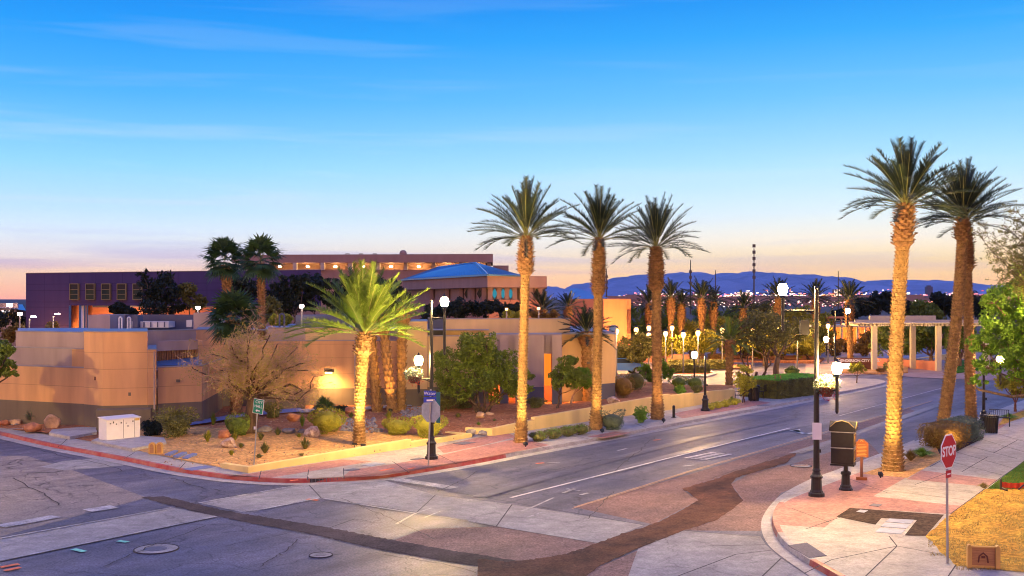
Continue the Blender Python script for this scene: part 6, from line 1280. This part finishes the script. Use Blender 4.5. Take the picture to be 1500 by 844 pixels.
for i, (px, py, D, lab) in enumerate(((442, 449, 63, 'slim lit roof lamp left of the lime lit palm'), (29, 460, 72, 'tall slim pole light at the left behind the wall'), (43, 465, 74, 'short slim pole light left of the office block corner'), (78, 461, 75, 'slim pole light with a side arm before the office block'), (290, 451, 70, 'small lamp above the roof left of the low fan palm'), (742, 453, 80, 'glowing lamp behind the roof left of the first tall trunk'), (789, 452, 80, 'glowing lamp behind the roof right of the first tall trunk'))):
    b = V((W2(px, D).x, D, 2)); t = thing('pole_light', b, lab, 'lamp', 'slim lights behind the long building'); c = A(px, py, D); MB().tube([b, c - V((0, 0, .1))], .05, 8).build('post', M['galv'], t)
    c2 = c + V((.28, 0, .05)) if i in (2, 3) else c
    MB().box(c2, (.28, .2, .08) if i in (2, 3) else (.2, .2, .16)).build('lamp_head', M['white_dot' if i < 5 else 'plaza_glow'], t)
# ground floodlights for the palms
for i, (p, tgt, e, col, lab) in enumerate(((GB(532, 657), A(534, 500, GB(526, 651).y), 1500, (1, .80, .25), 'small ground floodlight in front of the lime lit palm'), (GB(519, 655), A(534, 480, GB(526, 651).y), 800, (1, .85, .25), 'second ground floodlight left of the lime lit palm foot'),
        (G(1290, 700, .15), A(1318, 520, G(1308, 689).y), 950, (1, .72, .2), 'ground floodlight at the foot of the glowing right palm'), (G(770, 654.5, .15), A(768, 500, G(763, 648).y), 700, (1, .76, .25), 'ground floodlight at the foot of the first tall palm'),
        (G(882, 634.5, .15), A(877, 500, G(873, 629).y), 500, (1, .62, .2), 'ground floodlight at the foot of the middle tall palm'), (G(972, 619, .15), A(962, 500, G(963, 614).y), 260, (1, .5, .2), 'ground floodlight at the foot of the darker tall palm'),
        (G(1396, 662, .15), A(1400, 480, G(1379, 634).y), 420, (1, .55, .2), 'ground floodlight by the slanting right palm'), (V((W2(572, 53).x, 53, .45)), A(572, 500, 55), 420, (1, .45, .12), 'ground floodlight before the three palms on the long wall'))):
    t = thing('floodlight', p, lab, 'floodlight'); d = (tgt - p).normalized(); c = p + V((0, 0, .12)); sd = d.orthogonal().normalized(); up = d.cross(sd)
    MB().box(c, (.16, .12, .1), ax=(sd, up, d)).build('housing', M['black_metal'], t); MB().tube([p - V((0, 0, .03)), c], .02, 6).build('stake', M['black_metal'], t)
    light('floodlight_beam', 'SPOT', c + d * .09, e, col, t, .06, target=tgt, size=62, blend=.9)
# signs
def octagon(M4, r, th, m, name, t):
    vs = [M4 @ V((r * math.cos(R(22.5 + 45 * k)), r * math.sin(R(22.5 + 45 * k)), z_)) for z_ in (-th / 2, th / 2) for k in range(8)]
    return MB().add(vs, [tuple(range(8))[::-1], tuple(range(8, 16))] + [(k, (k + 1) % 8, 8 + (k + 1) % 8, 8 + k) for k in range(8)]).build(name, M[m], t)
p = G(1388, 825, .15); t = thing('stop_sign', p, 'red stop sign seen at a sharp angle on a steel post at the right corner', 'stop sign')
MB().tube([p, A(1387, 637, p.y)], .028, 8).build('post', M['galv'], t); c = A(1386.5, 661, p.y)
nrm = V((.70, -.714, 0)); rt = V((-nrm.y, nrm.x, 0)); fr = frame(c + nrm * .045, rt)
octagon(fr, .41, .012, 'sign_white', 'border', t); fr2 = frame(c + nrm * .054, rt); octagon(fr2, .375, .008, 'sign_red', 'face', t); text('STOP', .30, frame(c + nrm * .060, rt), M['sign_white'], 'lettering', t, .002, .95, .008)
f3 = frame(c + nrm * .045 - ZV * .50, rt); bx(f3, (0, 0, 0), (.26, .16, .01)).build('plate', M['sign_red'], t); bx(frame(c + nrm * .053 - ZV * .50, rt), (0, 0, 0), (.17, .03, .002)).build('faded_lettering', M['sign_white'], t)
p = G(627.5, 681, .14); t = thing('stop_sign', p, 'stop sign seen from its grey back at the street corner, carrying two blue street names', 'stop sign'); tp = A(631, 570, p.y)
MB().tube([p, tp], .03, 8).build('post', M['galv'], t); nb_ = V((.55, .835, 0)); rt = V((-nb_.y, nb_.x, 0)); c = A(630, 602, p.y); octagon(frame(c + nb_ * .04, rt), .44, .012, 'lid', 'plate', t)
for k, (dz, dr) in enumerate(((.62, V((.97, -.25, 0))), (.40, V((.93, .36, 0))))):
    cc = c + ZV * dz + V((0, -.05, 0)); fr = frame(cc, dr); b_ = bx(fr, (0, 0, 0), (.44 if k == 0 else .46, .19, .02)).build('street_name_plate', M['sign_blue'], t)
    f4 = frame(cc - V((-dr.y, dr.x, 0)) * .014, dr)
    if k == 0: text('Water', .17, f4, M['sign_white'], 'lettering', t, .002)
    else: bx(f4, (.02, -.02, 0), (.3, .06, .004)).build('faded_lettering', M['sign_white'], t)
tb = tag(MB().box(A(642, 597, p.y + 1.0), (.14, .12, 1.1)).build('utility_post', M['teal']), 'dark teal cabinet standing behind the corner lamp post', 'cabinet')
tb.location = (0, 0, 0)
p = GB(372, 680); t = thing('direction_sign', p, 'small green city hall sign with a left arrow in the corner bed', 'sign'); tp = A(378, 586, p.y); MB().tube([p - V((0, 0, .05)), tp], .022, 8).build('pole', M['galv'], t)
rt = V((.93, -.36, -.12)).normalized(); up = V((.10, -.03, 1)); up = (up - rt * up.dot(rt)).normalized(); c = A(378.5, 595.5, p.y - .06); fr = frame(c, rt, up); bx(fr, (0, 0, 0), (.42, .52, .012)).build('border', M['sign_white'], t); o_ = V(fr.col[2][:3]) * .009; f5 = frame(c + o_, rt, up); bx(f5, (0, 0, 0), (.39, .49, .006)).build('face', M['sign_green'], t)
f6 = lambda u_, v_: frame(c + o_ * 1.5 + rt * u_ + up * v_, rt, up)
text('CITY', .14, f6(.02, .15), M['sign_white'], 'lettering', t, .001); text('HALL', .14, f6(.01, 0), M['sign_white'], 'lettering', t, .001)
fa = f6(0, -.15); MB(fa).add([(-.09, 0, .003), (-.02, .06, .003), (-.02, .018, .003), (.09, .018, .003), (.09, -.018, .003), (-.02, -.018, .003), (-.02, -.06, .003)], [(0, 6, 5, 4, 3, 2, 1)]).build('arrow', M['sign_white'], t)
bx(frame(A(373, 627, p.y - .03), (1, 0, 0)), (0, 0, 0), (.06, .1, .02)).build('tag', M['sign_white'], t)
# white electrical cabinet on its slab
p = G(174, 645, .14); t = thing('electrical_cabinet', p, 'white electrical cabinet with a sloping lid on a concrete slab by the left pavement', 'cabinet')
dc = (G(208, 640, .2) - G(152, 646, .2)); dc.z = 0; dc.normalize(); nc = V((-dc.y, dc.x, 0)); s = 44 / 1590
Lc, Dc, Hc = 1.50, .62, .86; cc = G(181, 642.5, .26) + nc * Dc / 2; rzc = math.atan2(dc.y, dc.x)
mb = MB(Matrix.Translation((cc.x, cc.y, .26)) @ Matrix.Rotation(rzc, 4, 'Z'))
mb.add([(-Lc / 2, -Dc / 2, 0), (Lc / 2, -Dc / 2, 0), (Lc / 2, Dc / 2, 0), (-Lc / 2, Dc / 2, 0), (-Lc / 2, -Dc / 2, Hc - .06), (Lc / 2, -Dc / 2, Hc - .06), (Lc / 2, Dc / 2, Hc), (-Lc / 2, Dc / 2, Hc)], [(3, 2, 1, 0), (4, 5, 6, 7), (0, 1, 5, 4), (1, 2, 6, 5), (2, 3, 7, 6), (3, 0, 4, 7)]); mb.build('body', M['white'], t)
def cl(name, pts, m): mbx = MB(mb.M); [mbx.box(c_, d_) for c_, d_ in pts]; return mbx.build(name, M[m], t)
o = MB(mb.M); o.add([(-Lc / 2 - .03, -Dc / 2 - .04, Hc - .055), (Lc / 2 + .03, -Dc / 2 - .04, Hc - .055), (Lc / 2 + .03, Dc / 2 + .03, Hc + .01), (-Lc / 2 - .03, Dc / 2 + .03, Hc + .01), (-Lc / 2 - .03, -Dc / 2 - .04, Hc - .02), (Lc / 2 + .03, -Dc / 2 - .04, Hc - .02), (Lc / 2 + .03, Dc / 2 + .03, Hc + .045), (-Lc / 2 - .03, Dc / 2 + .03, Hc + .045)], [(3, 2, 1, 0), (4, 5, 6, 7), (0, 1, 5, 4), (1, 2, 6, 5), (2, 3, 7, 6), (3, 0, 4, 7)]); o.build('lid', M['white'], t)
cl('door_seam', [((0.0, -Dc / 2 - .002, Hc / 2 - .03), (.012, .006, Hc - .1)), ((.5, -Dc / 2 - .002, Hc / 2 - .03), (.012, .006, Hc - .1))], 'seam')
for i, (x_, z_, w_, h_, m_) in enumerate(((-.58, .66, .06, .05, 'seam'), (-.45, .70, .05, .08, 'seam'), (-.32, .62, .05, .05, 'seam'), (-.1, .66, .06, .06, 'seam'), (.12, .62, .05, .05, 'galv'), (.2, .5, .09, .07, 'galv'), (.42, .68, .05, .05, 'seam'), (.62, .74, .2, .09, 'gold'))): cl('label_plate', [((x_, -Dc / 2 - .004, z_), (w_, .006, h_))], m_)
struct('concrete_slab', MB().prism(PL([(134, 645), (193, 657), (244, 648), (240, 641), (180, 636), (150, 639)], .26), .1, .26), M['kerb_grey'])
struct('concrete_slab', MB().prism(PL([(72, 634), (102, 640), (142, 633), (141, 626), (120, 625.5), (76, 629.5)], .26), .1, .27), M['kerb_grey'])
for i, (px, lab) in enumerate(((223, 'round topped tan plastic marker, left of the pair by the cabinet slab'), (234, 'round topped tan plastic marker, right of the pair by the cabinet slab'))):
    p = GB(px, 665 - (i * .3)); t = thing('utility_marker', p, lab, 'marker post', 'tan markers by the cabinet'); w_, h_ = .24, .44; mb = MB(); n = 8
    pts = [(-w_ / 2, 0), (w_ / 2, 0), (w_ / 2, h_ * .72)] + [(w_ / 2 * math.cos(k * math.pi / n), h_ * .72 + h_ * .28 * math.sin(k * math.pi / n)) for k in range(1, n)] + [(-w_ / 2, h_ * .72)]; m_ = len(pts)
    q_ = [p + V((a_, -.07, b_)) for a_, b_ in pts] + [p + V((a_, .07, b_)) for a_, b_ in pts]; mb.add(q_, [tuple(range(m_)), tuple(range(m_, 2 * m_))[::-1]] + [(k, m_ + k, m_ + (k + 1) % m_, (k + 1) % m_) for k in range(m_)]); mb.build('body', M['ochre_plastic'], t)
    MB().add([p + V((a_ * .6, -.074, .05 + b_ * .75)) for a_, b_ in pts], [tuple(range(m_))]).build('recess', M['wood'], t)
for i, (a_, lab) in enumerate((([(241, 667), (255, 661.5), (261, 661.5), (249, 668)], 'blue paver nearest the tan markers'), ([(253, 670), (267, 664), (274, 664), (261, 671)], 'middle one of the three blue pavers'), ([(267, 672), (282, 665.5), (289, 666), (275, 673)], 'blue paver farthest from the tan markers'))):
    pp = [GB(*q_) for q_ in a_]; mb = MB(); mb.prism(pp, .1, max(q_.z for q_ in pp) + .05); tag(mb.build('stepping_stone', M['blue_paver']), lab, 'paver', 'blue pavers in the sand')
# newspaper box cluster
p = G(1239, 718, .14); t = thing('newspaper_rack', p, 'dark two tier newspaper rack with peaked hoods on one pedestal', 'newspaper rack')
MB().lathe([(.21, 0), (.21, .05), (.17, .09), (.17, .14), (.14, .18), (.125, .46), (.16, .5), (.15, .56), (.07, .6), (.065, .8)], p, 12).build('pedestal', M['black_metal'], t)
ang = math.atan2(U1.y, U1.x) - R(62)   # back of the rack turned to the viewer
Mx = Matrix.Translation((p.x - .08, p.y, p.z)) @ Matrix.Rotation(R(-24), 4, 'Z')
def bb(name, lst, m, par=t):
    q_ = MB(Mx); [q_.box(c_, d_) for c_, d_ in lst]; return q_.build(name, M[m], par)
Wn, Dn = .66, .52
bb('base_plate', [((0, 0, .80), (Wn + .04, Dn + .04, .05))], 'black_metal'); bb('lower_box', [((0, 0, 1.07), (Wn, Dn, .47))], 'black_metal'); bb('upper_box', [((0, 0, 1.56), (Wn, Dn, .45))], 'black_metal'); bb('shelf_rail', [((0, 0, 1.315), (Wn + .03, Dn + .03, .025)), ((0, 0, 1.80), (Wn + .04, Dn + .04, .025))], 'galv')
q_ = MB(Mx); w2, d2 = Wn / 2 + .01, Dn / 2 + .01; zh = 1.815; hp = [(-w2, zh), (w2, zh), (w2, zh + .15), (w2 * .55, zh + .29), (0, zh + .34), (-w2 * .55, zh + .29), (-w2, zh + .15)]
m_ = len(hp); q_.add([(a_, -d2, b_) for a_, b_ in hp] + [(a_, d2, b_) for a_, b_ in hp], [tuple(range(m_)), tuple(range(m_, 2 * m_))[::-1]] + [(k, m_ + k, m_ + (k + 1) % m_, (k + 1) % m_) for k in range(m_)]); q_.build('hood', M['black_metal'], t)
q_ = MB(Mx); hp2 = [(-d2 * .92, zh + .01), (d2 * .92, zh + .01), (d2 * .92, zh + .12), (0, zh + .30), (-d2 * .92, zh + .12)]; m_ = 5; q_.add([(-w2 - .05, a_, b_) for a_, b_ in hp2] + [(w2 + .05, a_, b_) for a_, b_ in hp2], [tuple(range(m_))[::-1], tuple(range(m_, 2 * m_))] + [(k, (k + 1) % m_, m_ + (k + 1) % m_, m_ + k) for k in range(m_)]); q_.build('side_gable', M['black_metal'], t)
q_ = MB(Mx); q_.tube([(w2 + .06, -d2 * .92, zh + .12), (w2 + .06, 0, zh + .30), (w2 + .06, d2 * .92, zh + .12)], .012, 5); q_.tube([(a_, -d2 - .01, b_) for a_, b_ in hp[2:]], .012, 5); q_.build('gold_trim', M['gold'], t)
for z_, nm in ((1.09, 'door'), (1.57, 'door')):
    dr_ = bb(nm, [((w2 + .005, 0, z_), (.02, Dn * .86, .38))], 'gold'); ORG[dr_.name] = ORG[t.name]; bb('window', [((w2 + .017, 0, z_), (.012, Dn * .74, .31))], 'glass_amber', dr_)
    bb('paper', [((w2 + .026, -.03, z_ + .02), (.006, Dn * .6, .22))], 'marker_brown', dr_)
# historical marker
p = G(1262, 703, .14); t = thing('historical_marker', p, 'orange brown historical marker with a peaked crest on a short post', 'marker sign'); rt = V((.97, -.25, 0)).normalized(); fr = frame(p, rt); bx(fr, (0, .05, 0), (.34, .10, .22)).build('foot', M['marker_brown'], t); bx(fr, (0, .42, 0), (.085, .68, .07)).build('post', M['wood_dark'], t)
pts = [(-.19, .74), (.19, .74), (.21, .78), (.21, 1.20), (.13, 1.24), (.08, 1.31), (-.08, 1.31), (-.13, 1.24), (-.21, 1.20), (-.21, .78)]; mb = MB(fr); m_ = 10; mb.add([(a_, b_, .035) for a_, b_ in pts] + [(a_, b_, -.035) for a_, b_ in pts], [tuple(range(m_)), tuple(range(m_, 2 * m_))[::-1]] + [(k, m_ + k, m_ + (k + 1) % m_, (k + 1) % m_) for k in range(m_)]); mb.build('board', M['marker_brown'], t)
mb = MB(fr); [mb.box((0, 1.14 - .045 * k, .037), (.30 if k % 3 else .24, .014, .004)) for k in range(9)]; mb.build('worn_lettering', M['gold'], t); mb = MB(fr); mb.lathe([(.001, 0)], (0, 0, 0), 3) if 0 else mb.tube([(-.05, 1.25, .038), (0, 1.28, .038), (.05, 1.25, .038)], .012, 5); mb.build('crest', M['gold'], t)
# tan crate-like barrier panel
p = G(1440, 834, .16); t = thing('utility_barrier', p, 'tan panel set between two rounded posts at the edge of the dry verge', 'barrier'); rt = V((.985, -.17, 0)).normalized(); fr = frame(G(1440, 832, .16), rt)
for x_ in (-.29, .29): q_ = MB(fr); q_.box((x_, .23, 0.02), (.09, .46, .12)); q_.tube([(x_, .46, -.04), (x_, .46, .08)], .045, 10); q_.build('post', M['ochre_plastic'], t)
bx(fr, (0, .24, 0), (.5, .40, .03)).build('panel', M['wood'], t); bx(fr, (0, .03, .01), (.54, .05, .05)).build('bottom_rail', M['ochre_plastic'], t); bx(fr, (0, .455, .01), (.54, .03, .05)).build('top_rail', M['ochre_plastic'], t)
mb = MB(fr); mb.tube([(-.1, .12, .02), (-.08, .26, .02), (0, .33, .02), (.08, .26, .02), (.1, .12, .02)], .018, 6); mb.box((0, .24, .018), (.08, .05, .02)); mb.build('handle', M['wood_dark'], t)
# red fabric barrier on the lawn
p = G(1466, 716, .16); t = thing('safety_barrier', p, 'low barrier of sagging red fabric on dark timber legs at the right edge', 'barrier'); pr = G(1466, 717, .16); rt = V((.99, -.05, 0))
mb = MB(); mb.box(pr + V((0, 0, .14)), (.05, .05, .36)); mb.box(pr + V((.04, -.12, .03)), (.06, .4, .05)); mb.build('leg', M['bronze_metal'], t)
mb = MB(); mb.box(pr + V((.86, 0, .14)), (.05, .05, .36)); mb.tube([pr + V((.5, -.1, .02)), pr + V((.86, 0, .26))], .025, 6); mb.build('leg', M['bronze_metal'], t)
mb = MB(); vs = [(pr + V((.03 + .83 * i / 14, -.03 * math.sin(i * 1.9), .07 + j * .055 - .04 * math.sin(math.pi * i / 14) + .012 * math.sin(i * 2.3 + j)))) for j in range(4) for i in range(15)]; vs2 = [v_ + V((0, .012, 0)) for v_ in vs]; fs = [(j * 15 + i, j * 15 + i + 1, (j + 1) * 15 + i + 1, (j + 1) * 15 + i) for j in range(3) for i in range(14)]
mb.add(vs, fs); mb.add(vs2, [f_[::-1] for f_ in fs]); mb.build('fabric', M['red_fabric'], t, True)
# benches, litter bins, bollard
def bench(label, p, rz, s=1.0, w=1.0):
    t = thing('bench', p, label, 'bench', 'black metal benches'); Mb = Matrix.Translation(p) @ Matrix.Rotation(rz, 4, 'Z') @ Matrix.Scale(s, 4)
    q_ = MB(Mb); [q_.box((0, -.18 + .09 * k, .42), (w, .06, .02)) for k in range(5)]; q_.build('seat', M['black_metal'], t)
    q_ = MB(Mb); [q_.box((-w / 2 + .04 + (w - .08) * k / 10, .24, .62), (.02, .02, .36)) for k in range(11)]; q_.box((0, .25, .81), (w, .03, .03)); q_.box((0, .24, .46), (w, .03, .03)); q_.build('backrest', M['black_metal'], t)
    for x_ in (-w / 2, w / 2):
        q_ = MB(Mb); q_.tube([(x_, -.22, 0), (x_, -.2, .42), (x_, .2, .42), (x_, .24, .0)], .02, 6); q_.build('leg', M['black_metal'], t); q_ = MB(Mb); q_.tube([(x_, -.2, .42), (x_, -.22, .6), (x_, .0, .64), (x_, .24, .62)], .018, 6); q_.build('armrest', M['black_metal'], t)
    return t
rzu = math.atan2(U1.y, U1.x)
bench('black bench right of the far litter bin', G(1119, 583, .14), rzu + math.pi, 1.0, 1.1); bench('black bench half hidden by the staked sapling', G(1088, 589, .14), rzu + math.pi, 1.0, 1.1)
bench('bench on the near side of the right litter bin, below the leaning lantern', G(1440, 632, .14), rzu + R(200), .95, .9); bench('bench on the far side of the right litter bin', G(1464, 624, .14), rzu + R(100), .95, .9)
def bin_(label, p, s=1.0):
    t = thing('litter_bin', p, label, 'litter bin', 'slatted black litter bins'); mb = MB(); mb.lathe([(.24 * s, 0.03), (.26 * s, .1), (.29 * s, .75 * s)], p, 16); mb.build('liner', M['bronze_metal'], t)
    mb = MB(); [mb.tube([p + V((.26 * s * math.cos(a), .26 * s * math.sin(a), 0)), p + V((.32 * s * math.cos(a), .32 * s * math.sin(a), .8 * s))], .018, 4) for a in [k * math.pi / 10 for k in range(20)]]; mb.build('slats', M['black_metal'], t)
    MB().lathe([(.33 * s, .8 * s), (.34 * s, .84 * s), (.2 * s, .88 * s), (.0, .89 * s)], p, 16).build('rim', M['black_metal'], t)
bin_('tapered black litter bin beside the far bench', G(1104, 587, .14), 1.05); bin_('dark litter bin between the two right benches', G(1452, 634, .14), .92)
p = G(987, 612, .14); t = thing('bollard', p, 'slim black bollard on the left pavement right of the darker palm', 'bollard'); MB().lathe([(.07, 0), (.07, .55), (.055, .6), (0, .62)], p, 12).build('post', M['black_metal'], t); MB().lathe([(.13, 0), (.13, .02)], p, 12).build('foot', M['black_metal'], t)
for px in (1135.5, 1143.5): tag(MB().tube([G(px, 583.5, .14), G(px, 583.5, .14) + V((0, 0, 1.35))], .035, 6).build('tree_stake', M['wood']), '%s wooden stake at the left end of the bright topped hedge' % ('left' if px < 1140 else 'right'), 'stake', 'stakes by the hedge')
p = G(1395, 540, .1); t = thing('street_sign', p, 'small turquoise sign on a pole beyond the slanting palm', 'sign'); MB().tube([p, A(1395, 511, p.y)], .04, 6).build('pole', M['galv'], t); MB().box(A(1395, 514, p.y - .06), (.26, .04, .34)).build('panel', M['glass_cyan'], t)
p = G(965, 525, .05)
# parked car peeping out beside the building
p = G(911, 551, 0.01); t = thing('parked_car', p, 'light blue parked car half hidden behind the end of the building', 'car'); Mc = Matrix.Translation(G(906, 548.5)) @ Matrix.Rotation(R(8), 4, 'Z')
prof = [(-2.1, .35), (-2.15, .62), (-2.05, .82), (-1.4, .92), (-.75, 1.32), (.45, 1.34), (1.15, .95), (1.95, .82), (2.12, .6), (2.1, .35)]
def hull(pr_, wy, m, nm, par=t):
    q_ = MB(Mc); m_ = len(pr_); q_.add([(a_, -wy(b_), b_) for a_, b_ in pr_] + [(a_, wy(b_), b_) for a_, b_ in pr_], [tuple(range(m_)), tuple(range(m_, 2 * m_))[::-1]] + [(k, m_ + k, m_ + (k + 1) % m_, (k + 1) % m_) for k in range(m_)]); return q_.build(nm, M[m], par)
hull(prof, lambda b_: .86 if b_ < .9 else .86 - (b_ - .9) * .45, 'car_blue', 'body'); hull([(-1.3, .94), (-.72, 1.27), (.42, 1.28), (1.05, .96)], lambda b_: .872 - (b_ - .9) * .43, 'glass_dark', 'side_windows'); hull([(.5, 1.33), (1.17, .955), (1.2, .97), (.53, 1.345)], lambda b_: .72, 'glass_dark', 'windscreen')
for x_ in (-1.3, 1.3):
    for y_ in (-.8, .8):
        q_ = MB(Mc); q_.tube([(x_, y_ - .1, .32), (x_, y_ + .1, .32)], .32, 16); w_ = q_.build('wheel', M['tyre'], t); ORG[w_.name] = ORG[t.name]; q_ = MB(Mc); q_.tube([(x_, y_ - .11, .32), (x_, y_ + .11, .32)], .18, 12); q_.build('rim', M['galv'], w_)
for y_ in (-.65, .65): q_ = MB(Mc); q_.box((2.1, y_, .66), (.06, .28, .12)); q_.build('headlight', M['sign_white'], t)
# ---- haze over the whole valley
hm = bpy.data.materials.new('haze'); hm.use_nodes = True; tt = hm.node_tree; tt.nodes.clear()
pv_ = tt.nodes.new('ShaderNodeVolumePrincipled'); pv_.inputs['Color'].default_value = (.34, .60, 1, 1); pv_.inputs['Density'].default_value = 2.9e-5
mo = tt.nodes.new('ShaderNodeOutputMaterial'); tt.links.new(pv_.outputs[0], mo.inputs['Volume'])
hz_ = MB().box((0, 8100, 299), (29500, 17000, 601.0)).build('haze', hm); tag(hz_, kind='stuff')
